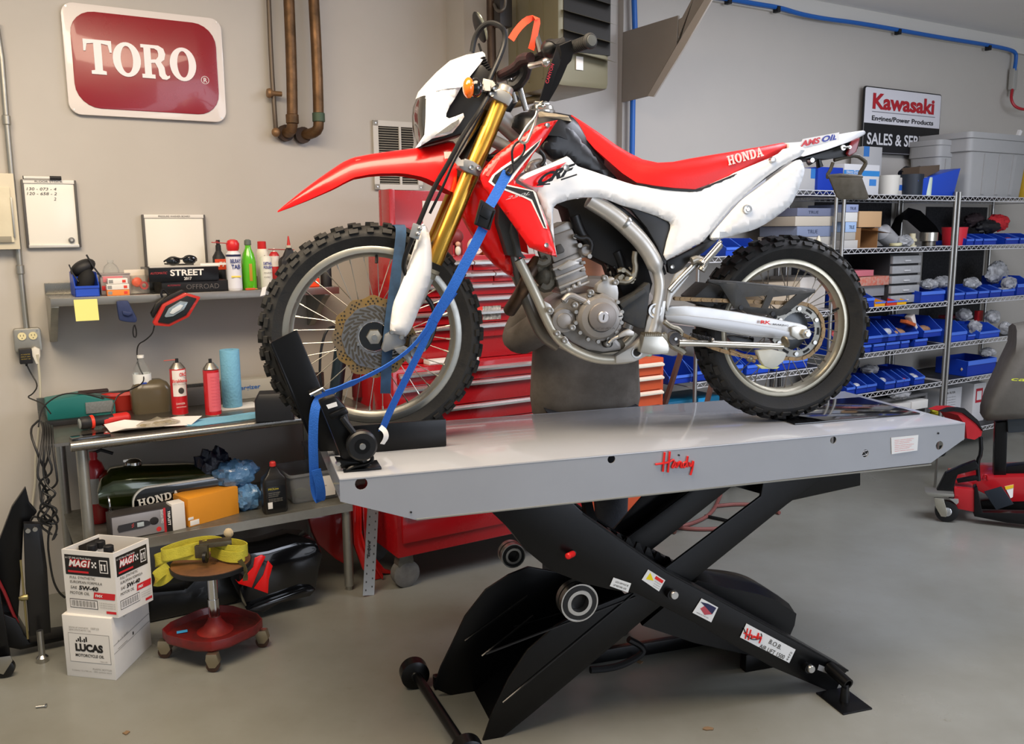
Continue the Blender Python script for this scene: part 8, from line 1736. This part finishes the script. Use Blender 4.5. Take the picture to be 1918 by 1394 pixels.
def lumpbag(lab,px,lev,n,rx,ry,rz,mt,seed,dz=0,grp='clear bags of hardware on the racks'):
    o=wthing('plastic_bag',lab,'bag',ru_(px,n),n,SHLV[lev]+dz,0,grp);blob((0,0,rz*.95),(rx,ry,rz),seed,'film',mt,o);return o
fb=M('shiny hardware film','#cfd1d4',.12,alpha=.72,bump=1,bs=22,var=.5,vs=18,col2='#7d7f82')
lumpbag('crumpled clear bag right of the open brown carton','x' if 0 else 'a',3.76,.06,.05,.04,fb,3) if 0 else lumpbag('crumpled clear bag right of the open brown carton',1690,'a',3.76,.06,.05,.04,fb,3)
o=wthing('black_guard_sheet','black curved plastic sheet propped on the second shelf','guard',ru_(1680,3.9),3.9,SB);P_=[];secs=[[Vector((x,y+.0,z)) for x,y,z in ((0,0,.02),(.05,.02,.16),(.16,.05,.27),(.3,.05,.25),(.42,.0,.14),(.5,-.05,.0))],[Vector((x,y+.1,z)) for x,y,z in ((0,0,.0),(.05,.02,.10),(.16,.05,.2),(.3,.05,.18),(.42,.0,.08),(.5,-.05,.0))]];MB().loft(secs,closed=False,caps=False).build('sheet',blkm,o)
o=wthing('steel_tin','round steel tin on a second tin near the rack post','tin',ru_(1738,3.75),3.76,SB+.035);MB().lathe((0,0,0),(0,0,1),[(0,.058),(.002,.06),(.06,.06),(.062,.05)],26).build('tin_body',M('tin','#c0bcb2'),o)
o=wthing('steel_tin','low dark steel tin under the bright round tin','tin',ru_(1739,3.75),3.76,SB);MB().lathe((0,0,0),(0,0,1),[(0,.045),(.033,.045)],22).build('tin_body',M('dull tin','#77736c',.35,metal=.9),o)
o=wthing('wire_spool','cream wire spool on the second shelf left of the tin','spool',ru_(1708,3.74),3.75,SB);MB().lathe((0,0,0),(0,0,1),[(0,.03),(.01,.03),(.012,.018),(.035,.018),(.037,.03),(.05,.03),(.06,.02),(.09,.02)],18).build('spool',K('#c4bc9c',.5),o)
o=wthing('cable_coil','cream coil of cable lying at the front of the second shelf','coil',ru_(1680,3.70),3.72,SB+.01);MB().tube([Vector((.035*cos(a),.035*sin(a),.004*a/3)) for a in [k*.5 for k in range(26)]],.006,6).build('coil',K('#c9c39a',.5),o)
o=wthing('red_bucket','bright red tub where the middle and right racks meet','bucket',ru_(1788,3.78),3.80,SB);MB().lathe((0,0,0),(0,0,1),[(0,.075),(.11,.085),(.13,.088),(.13,.08),(.02,.07)],26).build('tub',K('#d02a38',.4),o)
o=wthing('red_black_cloth','red and black cloth bundled over the bins of the right rack','cloth',ru_(1850,3.85),3.86,SB+.08);blob((.1,0,.08),(.12,.06,.06),7,'red_cloth',K('#b8242a',.8,bump=.8,bs=20),o);blob((-.06,-.02,.05),(.13,.05,.05),9,'black_cloth',black,o);blob((-.12,.05,.1),(.1,.05,.05),11,'dark_sleeve',K('#2a1d20',.8),o)
# middle shelf: organiser, boxes, bags
oz=SHLV['b'];u0=ru_(1671,3.75);u1=ru_(1725,3.75);w_=u1-u0
o=wthing('drawer_organiser','frosted clear organiser with five long drawers on the middle shelf','organiser',u0,3.76,oz);FB('case',o,(0,.01,0),(w_,.2,.34),K('#2a2b2d',.5),.003)
for k in range(5): dr=FB('drawer',o,(.004,-.012,.006+k*.067),(w_-.004,.012,.058+k*.067),M('frosted drawer','#a6a7a8',.3,alpha=.9,var=.15,vs=30),.004);FB('pull',dr,(w_*.4,-.02,.02+k*.067),(w_*.6,-.012,.03+k*.067),K('#c4c4c4',.3),.002)
rbox2('pink and red flat packet stack above the clear tray on the middle shelf',1597,1637,501,512,oz+.20,3.78,K('#c06a74',.5),nm='packet_stack',cat='box')
rbox2('clear divided tray with red contents on the middle shelf',1612,1668,515,532,oz+.135,3.77,M('tray with parts','#b59a8c',.3,var=.7,vs=45,col2='#c04a30'),nm='divided_tray',cat='tray')
rbox2('grey storage case under the clear divided tray',1600,1672,532,552,oz+.06,3.80,K('#85878a',.5),nm='storage_case',cat='case');rbox2('low dark case beneath the grey storage case',1600,1668,552,566,oz,3.82,K('#4a4b4e',.5),nm='storage_case',cat='case')
rbox2('white carton seen behind the rear wheel hub',1500,1548,500,560,1.1305,3.85,K('#cfc8bf',.6),nm='white_carton')
rbox2('pale carton behind the upper spokes of the rear wheel',1440,1500,505,560,1.1305,3.85,K('#b9a890',.6),nm='pale_carton')
for k,(px,lev,n,rx,rz,dz,lab) in enumerate(((1742,'b',3.8,.07,.035,.085,'clear bag on top of the wide blue bin'),(1766,'b',3.86,.07,.04,.085,'clear bag drooping right of the wide blue bin'),(1822,'b',3.78,.07,.04,.07,'clear bag over the left bins of the right rack'),(1868,'b',3.86,.12,.085,.085,'large shiny bag peaked over the right rack bins'),(1892,'b',3.75,.06,.05,.04,'shiny bag spilling over the front of the right rack bins'),(1834,'c',3.76,.05,.05,.03,'clear bag between the two bright blue bins'),(1812,'c',3.82,.06,.045,.13,'pinkish clear bag behind the bright blue bin'),(1866,'c',3.80,.06,.05,.09,'silver bag on the upper right of the fourth shelf'),(1892,'c',3.74,.045,.05,.0,'silver bag right of the bright blue bin'),(1862,'d',3.78,.07,.035,.11,'crumpled bag sticking out of the wide deep bin'),(1640,'d',3.85,.07,.03,.09,'clear bag lying over the small blue bins'),(1700,'e',3.72,.10,.03,.31,'silver film lying on the white tray cabinet'))):
    lumpbag(lab,px,lev,n,rx,.05,rz,fb,20+k,dz)
o=wthing('red_packet','red packet behind the clear bag on the right rack','packet',ru_(1846,3.85),3.88,SHLV['c']+.10);FB('packet',o,(0,0,0),(.07,.03,.08),K('#c4282c',.5),.003)
o=wthing('red_packet','dark red packet lying on the bright blue empty bin','packet',ru_(1790,3.85),3.88,SHLV['c']+.142);FB('packet',o,(0,0,0),(.2,.08,.02),K('#8f2830',.5),.003)
# lower items
u0=ru_(1655,3.72);o=wthing('tray_cabinet','grey cabinet with white pull out trays on the lowest shelf','cabinet',u0,3.72,SHLV['e']);w_=ru_(1754,3.72)-u0;cg_=K('#6f6f70',.5,.3);FB('top',o,(0,0,.30),(w_,.3,.32),cg_,.002);FB('side',o,(w_-.02,0,0),(w_,.3,.30),cg_,0);FB('side',o,(0,0,0),(.02,.3,.30),cg_,0);FB('back',o,(0,.28,0),(w_,.3,.3),K('#2c2c2e',.6),0)
for a,b_ in ((.28,.60),(.62,.94)): FB('white_tray',o,(w_*a,-.03,.22),(w_*b_,.2,.28),K('#d8d6d0',.5),.002)
u0=ru_(1790,3.80);o=wthing('white_printed_carton','white printed carton on the lowest shelf of the right rack','box',u0,3.82,SHLV['e']);FB('carton',o,(0,0,0),(ru_(1824,3.8)-u0,.2,.29),K('#c8c8ca',.6),.001);wtext('AIR FILTER',o,.02,0,.25,.015,bk,wid=.12);[wtext('heavy duty element',o,.02,0,.22-.02*k,.008,gy,wid=.13) for k in range(4)]
o=wthing('white_red_carton','white carton with a red square, right of the printed carton','box',ru_(1842,3.8),3.8,SHLV['e']);FB('carton',o,(0,0,0),(.16,.2,.30),K('#cccaca',.6),.001);FB('red_square',o,(.03,-.001,.15),(.12,0,.26),K('#b02434',.5),0);FB('white_square',o,(.045,-.002,.17),(.105,-.0005,.24),K('#d8d6d6',.5),0)
o=wthing('yellow_glove','yellow work gloves on the lowest shelf by the rack post','gloves',ru_(1778,3.76),3.76,SHLV['e']);blob((0,0,.16),(.07,.05,.03),31,'glove',K('#d8cc38',.7),o);blob((.02,.02,.08),(.09,.06,.08),33,'folded_pair',K('#b4a832',.7),o)
# top shelf items
ST=SHLV['t']
def tbox(lab,px0,px1,ytop,n,d,mat,nm='carton',z=ST,cat='box'):
    u0=ru_(px0,n);u1=ru_(px1,n);z1=wuz(px0,ytop,n)[1];o=wthing(nm,lab,cat,u0,n,z);FB('carton',o,(0,0,0),(u1-u0,d,z1-z),mat,.002);return o,u1-u0,z1-z
o,w_,h=tbox('white and blue heavy duty box behind the licence plate bracket',1572,1637,306,3.72,.28,K('#c9c9ca',.55));FB('blue_band',o,(-.001,-.001,h*.62),(w_+.001,.0,h*.80),K('#2f7fc0',.5),0);wtext('Heavy Duty',o,.02,-.001,h*.7,.018,wt,wid=.12);wtext('Commercial Grade',o,.02,-.001,h*.63,.014,wt,wid=.15);FB('blue_square',o,(w_*.72,-.001,h*.3),(w_*.92,0,h*.52),K('#3a7cc0',.5),0)
o,w_,h=tbox('tall pale carton standing behind the heavy duty box',1606,1640,273,4.0,.1,K('#b4b4b4',.6));FB('blue_corner',o,(0,-.001,h*.8),(w_*.3,0,h),K('#3a78c0',.5),0)
o,w_,h=tbox('deep blue bin left of the licence plate bracket with white lettering',1524,1570,312,3.70,.25,bl2,'plastic_bin',ST,'bin');wtext('KILLER',o,.08,-.001,h*.6,.02,wt,wid=.08,bold=.02)
o,w_,h=tbox('grey carton left of the blue bin under the bike tail',1484,1522,314,3.72,.25,K('#a9a8a6',.6));FB('blue_edge',o,(w_*.7,-.001,h*.6),(w_,0,h),K('#2f6fb0',.5),0)
def ttub(lab,px0,px1,ytop,n,mat,nm,cat,capm=None):
    u0=ru_(px0,n);u1=ru_(px1,n);z1=wuz(px0,ytop,n)[1];r=(u1-u0)/2;o=wthing(nm,lab,cat,(u0+u1)/2,n,ST);MB().lathe((0,0,0),(0,0,1),[(0,r*.92),(z1-ST-.012,r),(z1-ST,r),(z1-ST,r*.9),(.01,r*.85)],24).build('tub',mat,o);return o
ttub('round white tub right of the heavy duty box',1642,1667,328,3.80,K('#cfccc2',.5),'white_tub','tub');ttub('dark navy ribbed cup on the top shelf',1684,1710,326,3.76,K('#1c2530',.5),'ribbed_cup','cup');ttub('small pale green nozzle tube in front of the long blue bin',1719,1731,332,3.72,K('#c2d0c0',.5),'nozzle_tube','tube')
o,w_,h=tbox('little white and blue carton between the tub and the dark cup',1668,1682,332,3.78,.06,K('#c4bdb4',.6));FB('blue_band',o,(0,-.001,h*.3),(w_,0,h*.6),K('#2f5fb0',.5),0)
o=wthing('pipe_tee','black rubber hose piece lying over the cups on the top shelf','hose',ru_(1680,3.85),3.86,wuz(1680,326,3.85)[1]);MB().tube([Vector(p) for p in ((0,0,.0),(.05,0,.03),(.12,0,.02),(.2,0,.035))],.028,10).build('hose_piece',blkm,o)
o=wthing('caulk_gun','yellow tool lying across the long blue bin','tool',ru_(1702,3.82),3.84,wuz(1702,322,3.82)[1]);MB().tube([Vector(p) for p in ((0,0,0.01),(.08,0,.012),(.22,.02,.0),(.32,.02,-.01))],[.022,.018,.016,.01],10).build('barrel',K('#b39a5c',.5),o)
u0=ru_(1712,3.70);u1=ru_(1776,3.70);o=wthing('long_parts_bin','long royal blue bin turned sideways on the top shelf','bin',u0,3.70,ST);MB().loft([[Vector(p) for p in ((0,0,0),(u1-u0,0,0),(u1-u0,.2,0),(0,.2,0))],[Vector(p) for p in ((-.03,-.01,.10),(u1-u0+.03,-.02,.19),(u1-u0+.03,.22,.19),(-.03,.22,.10))]]).build('bin_body',blueb,o,bevel=.002);MB().prism([(.02,.1),(.24,.17),(.24,.21),(.02,.19)],lambda p:(p[0],.02,p[1]),lambda p:(p[0],.15,p[1])).build('brown_card',K('#57483a',.7),o)
u=ru_(1846,3.90);tg=M('tote grey','#a3a3a2',.45,var=.06,vs=4)
def bigtote(nm,lab,u0,u1,n0,d,z,h):
    o=wthing(nm,lab,'tote',(u0+u1)/2,n0+d/2,z);w=u1-u0;secs=[[Vector((p[0],p[1],zz)) for p in rrect(-w/2*s,-d/2*s,w/2*s,d/2*s,.04,3)] for zz,s in ((0,.86),(h*.70,.94),(h*.71,1.0),(h*.9,1.0),(h*.91,1.04),(h,1.04),(h,1.0))]
    MB().loft(secs).build('tub',tg,o,ang=40)
    for x in (-.25,0,.25): MB().prism([(x*w-.02,.02),(x*w+.02,.02),(x*w+.02,h*.68),(x*w-.02,h*.68)],lambda p:(p[0]*(.88+.08*p[1]/h),-d/2*(.86+.08*p[1]/(h*.7))-.008,p[1]),lambda p:(p[0]*(.88+.08*p[1]/h),-d/2*.8,p[1])).build('rib',tg,o)
    return o
bigtote('storage_tote','big light grey ribbed tote at the front of the top shelf on the right',ru_(1790,3.74)+.01,ru_(1906,3.74),3.70,.42,ST,.445)
bigtote('storage_tote','second grey tote half hidden behind the sign side of the big tote',ru_(1722,3.95)+.0,ru_(1780,3.95)-.01,3.85,.26,ST+.0,.40)
o=wthing('paper_note','small white folded paper on the lid of the big grey tote','paper',ru_(1886,3.8),3.8,ST+.446);MB().prism([(0,0),(.03,.0),(.06,.05),(.03,.06)],lambda p:(p[0],0,p[1]),lambda p:(p[0],.02,p[1])).build('note',wt,o)
o=wthing('yellow_case','yellow plastic case at the right edge of the top shelf','case',ru_(1908,3.72),3.72,ST);FB('case',o,(0,0,0),(.16,.25,.26),K('#c09a2c',.5),.01)
# ================================================================ FLOOR RIGHT
# tyre behind the lift, hoses
tc=W(3.24,3.62,.245);ty=thing('spare_wheel','dark treaded wheel standing on the floor behind the lift','wheel',tc,WROT+radians(62));TT=MB();R_=.243;prof=[(-.055*cos(pi*k/12)*1.0,R_-.05+.05*sin(pi*k/12)**.7 if k not in (0,12) else R_-.09) for k in range(13)];TT.lathe((0,0,0),(0,1,0),prof,56,caps=False)
for i in range(40):
    a0=2*pi*i/40
    for s in (-1,1):
        vs=[Vector(((R_+rr)*sin(a0+da+s*.0+ (0.05 if abs(y)>.02 else 0)),s*y,(R_+rr)*cos(a0+da+(0.05 if abs(y)>.02 else 0)))) for rr in (-.01,.002) for y in (.008,.045) for da in (0,.1)];TT.add(vs,[(0,2,3,1),(4,5,7,6),(0,1,5,4),(2,6,7,3),(0,4,6,2),(1,3,7,5)])
TT.build('tyre',rub,ty,ang=28);MB().lathe((0,0,0),(0,1,0),[(-.03,.16),(-.02,.02),(.02,.02),(.03,.16)],30).build('wheel_disc',K('#2b2b2c',.5,.4),ty)
def fhose(lab,pts,r,mat):
    o=MB().tube([W(*fl(x,y)[:2],r+.002+dz) for x,y,dz in pts],r,8,smooth=2).build('air_hose',mat);tag(o,lab,'hose','hoses on the floor behind the lift')
rh=M('dusty red hose','#7e4a44',.6,var=.2,vs=10)
fhose('dusty red hose curving forward from the spare wheel',[(1150,1050,0),(1185,1015,0),(1240,998,0),(1300,985,0),(1335,965,0),(1350,930,0)],.011,rh);fhose('dusty red hose crossing straight behind the spare wheel',[(1215,970,0),(1250,990,.0),(1310,997,0),(1380,992,0),(1420,985,0)],.011,rh);fhose('red hose running right from the top of the spare wheel',[(1340,952,0),(1380,948,0),(1420,950,0),(1460,965,0)],.011,rh);fhose('black hose lying right of the spare wheel',[(1320,970,0),(1345,975,0),(1375,982,0)],.009,blkm)
# jack / motorcycle stand at right edge
mo=ZP(1772,982,0);MF=Frame((mo.x,mo.y,0),radians(-22));jk=thing('lift_stand','red and black wheeled hydraulic lift stand under a grey cover at the right edge','lift',MF.o,MF.a)
def mp(nm,pts,d0,d1,mat,bev=.004,zmin=.0,par=None):
    P_=[MF.at(p[0],p[1],-d0) for p in pts];return MB().prism([(p.x,max(zmin,p.z)) for p in P_],lambda p:(p[0],d0,p[1]),lambda p:(p[0],d1,p[1])).build(nm,mat,par or jk,bevel=bev)
jr=M('jack red','#a3141c',.3,coat=.4)
mp('front_beam',C16((928,955),(1095,975),(1098,1150),(940,1120)),.06,.5,jr,.008);mp('top_beam',C16((1000,930),(1200,880),(1640,875),(1640,1060),(1300,1070),(1100,975)),.2,.55,jr,.006)
mp('base_frame',C16((1085,960),(1110,950),(1150,1150),(1640,1160),(1640,1260),(1340,1230),(1085,1180)),.05,.12,blk);mp('far_base',C16((1140,1060),(1640,1040),(1640,1150),(1140,1150)),.35,.42,blk)
mp('pedal_plate',C16((1160,990),(1295,950),(1390,1085),(1255,1130)),.03,.04,M('pedal dark','#2a3038',.3,metal=.5),.003)
mp('support_post',C16((1250,460),(1345,450),(1330,900),(1235,895)),.25,.33,blk,.006);mp('cover_frame',C16((1340,430),(1640,425),(1640,520),(1345,540)),.22,.30,M('frame grey blue','#3a4046',.3,metal=.4),.006);mp('cross_bar',C16((1325,800),(1640,765),(1640,880),(1320,890)),.28,.36,blk,.004)
mp('angled_arm',C16((710,1000),(800,980),(865,850),(1000,790),(1100,755),(1125,800),(1115,820),(960,860),(945,900),(920,1000),(880,1030)),.06,.11,blk,.005);mp('tie_bar',C16((950,900),(1110,870),(1130,900),(960,925)),.08,.12,blk)
MB().tube([MF.at(p[0],p[1],-.09) for p in C16((1120,905),(1110,760),(1140,690),(1135,570))],.011,10,smooth=1).build('handle_rod',blk,jk);MB().tube([MF.at(p[0],p[1],-.2) for p in C16((1155,890),(1160,860),(1185,860),(1185,895))],.006,8,smooth=1).build('eye_ring',jr,jk)
q=MF.at(*C16((870,1150))[0],-.06);c=MB().lathe((q.x,.03,.062),(0,1,0),[(0,.04),(.004,.06),(.04,.06),(.044,.04)],28).build('caster_wheel',blkm,jk);MB().lathe((q.x,.028,.062),(0,1,0),[(0,.022),(.004,.03),(.05,.03)],20).build('wheel_hub',chrome,c)
mp('caster_fork',C16((775,1035),(850,1040),(880,1150),(870,1185),(830,1180),(790,1110)),.015,.025,M('nickel','#c9c3b4'),.003);mp('swivel_plate',C16((710,995),(930,1010),(930,1030),(740,1025)),.0,.12,galv,.002);mp('brake_lever',C16((890,1040),(965,1045),(965,1075),(950,1090)),.02,.05,chrome,.002)
d_=mp('warning_label',C16((1320,950),(1388,935),(1382,1030),(1365,1040)),.195,.2,label,0);mp('yellow_band',C16((1320,950),(1388,935),(1386,960),(1328,975)),.193,.195,K('#e0b820',.5),0)
# grey cover
cvp=[(1975,600),(1905,612),(1902,645),(1885,680),(1868,715),(1850,755),(1842,785),(1850,792),(1890,790),(1975,785)]
P_=[MF.at(p[0],p[1],-.2) for p in cvp];cc=sum(P_,Vector())/len(P_);secs=[]
for y,s in ((.16,.75),(.19,.93),(.25,1),(.38,1),(.5,.9)): secs.append([Vector((cc.x+(p.x-cc.x)*s,y,cc.z+(p.z-cc.z)*s)) for p in P_])
MB().loft(secs).build('grey_cover',M('grey nylon cover','#5b5852',.7,bump=.3,bs=12,var=.15,vs=5),jk,ang=70)
q=MF.at(1893,712,-.16);txt('castle',jk,q+Vector((0,-.02,0)),(1,0,0),(0,0,1),.02,K('#b8c030',.5),wid=.19,bold=.01,shear=.2)
# red cloth bag next to it
o=thing('red_stool_cover','red and black padded seat cover behind the right end of the lift','cover',W(5.55,3.2,0));q0=W(5.55,3.2,0)
P1=[WN(x,y,3.2)-q0 for x,y in C16((865,375),(930,352),(1010,350),(1060,400),(1110,450),(1148,520),(1140,560),(1090,590),(1030,580),(1020,480),(960,400))];nv=Vector((N[0],N[1],0))
MB().loft([[p*1 for p in P1],[p+nv*.04 for p in P1],[p+nv*.12 for p in P1]]).build('red_fabric',K('#c2242c',.7,bump=.5,bs=15),o,ang=70)
P2=[WN(x,y,3.19)-q0 for x,y in C16((860,378),(930,350),(1010,348),(1070,400),(1115,440),(1155,525),(1110,470),(1060,430),(1000,385),(930,372))];MB().loft([P2,[p+nv*.05 for p in P2]]).build('black_edge',black,o)
MB().tube([WN(1760,790,3.22)-q0,Vector((WN(1760,790,3.22).x-q0.x,WN(1760,790,3.22).y-q0.y,.0))],.008,10).build('post',steel,o);
o.location=q0
# ================================================================ CAMERA, LIGHT
cd=bpy.data.cameras.new('camera');cam=bpy.data.objects.new('camera',cd);C.objects.link(cam)
cd.sensor_width=36;cd.sensor_fit='HORIZONTAL';cd.lens=F/1918*36;cd.clip_start=.05
cam.location=(0,0,H)
B=Matrix.Rotation(pi/2-P,3,'X')
# camera axes from the model: x right, y up, z back
c_,s_=cos(RL),sin(RL)
def camdir(x,y,z): # image-space (x right,y down,z fwd) -> world
    x2=c_*x+s_*y;y2=-s_*x+c_*y
    return Vector((x2,cos(P)*z-sin(P)*y2,-sin(P)*z-cos(P)*y2))
X=camdir(1,0,0);Y=camdir(0,-1,0);Zb=camdir(0,0,-1)
cam.rotation_euler=Matrix((X,Y,Zb)).transposed().to_euler()
bpy.context.scene.camera=cam
w=bpy.data.worlds.new('world');bpy.context.scene.world=w;w.use_nodes=True
w.node_tree.nodes['Background'].inputs[0].default_value=lin('#dfe6ee');w.node_tree.nodes['Background'].inputs[1].default_value=.42
def area(name,loc,tgt,sx,sy,pw,col='#ffffff'):
    l=bpy.data.lights.new(name,'AREA');l.shape='RECTANGLE';l.size=sx;l.size_y=sy;l.energy=pw;l.color=lin(col)[:3]
    o=bpy.data.objects.new(name,l);C.objects.link(o);o.location=loc
    o.rotation_euler=(Vector(tgt)-Vector(loc)).to_track_quat('-Z','Y').to_euler();return o
area('ceiling_light',(-.9,2.0,3.06),(-.9,2.3,0),2.6,.9,105,'#ffe9cb')
area('ceiling_light',(2.7,3.4,3.06),(2.7,3.6,0),2.8,1.0,105,'#eef1ff')
area('garage_door_daylight',(5.6,-1.6,1.9),(1.4,3.2,.8),4.5,2.8,150,'#e6eeff')
sc_=bpy.context.scene
sc_.view_settings.view_transform='Standard';sc_.view_settings.look='None';sc_.view_settings.exposure=.25
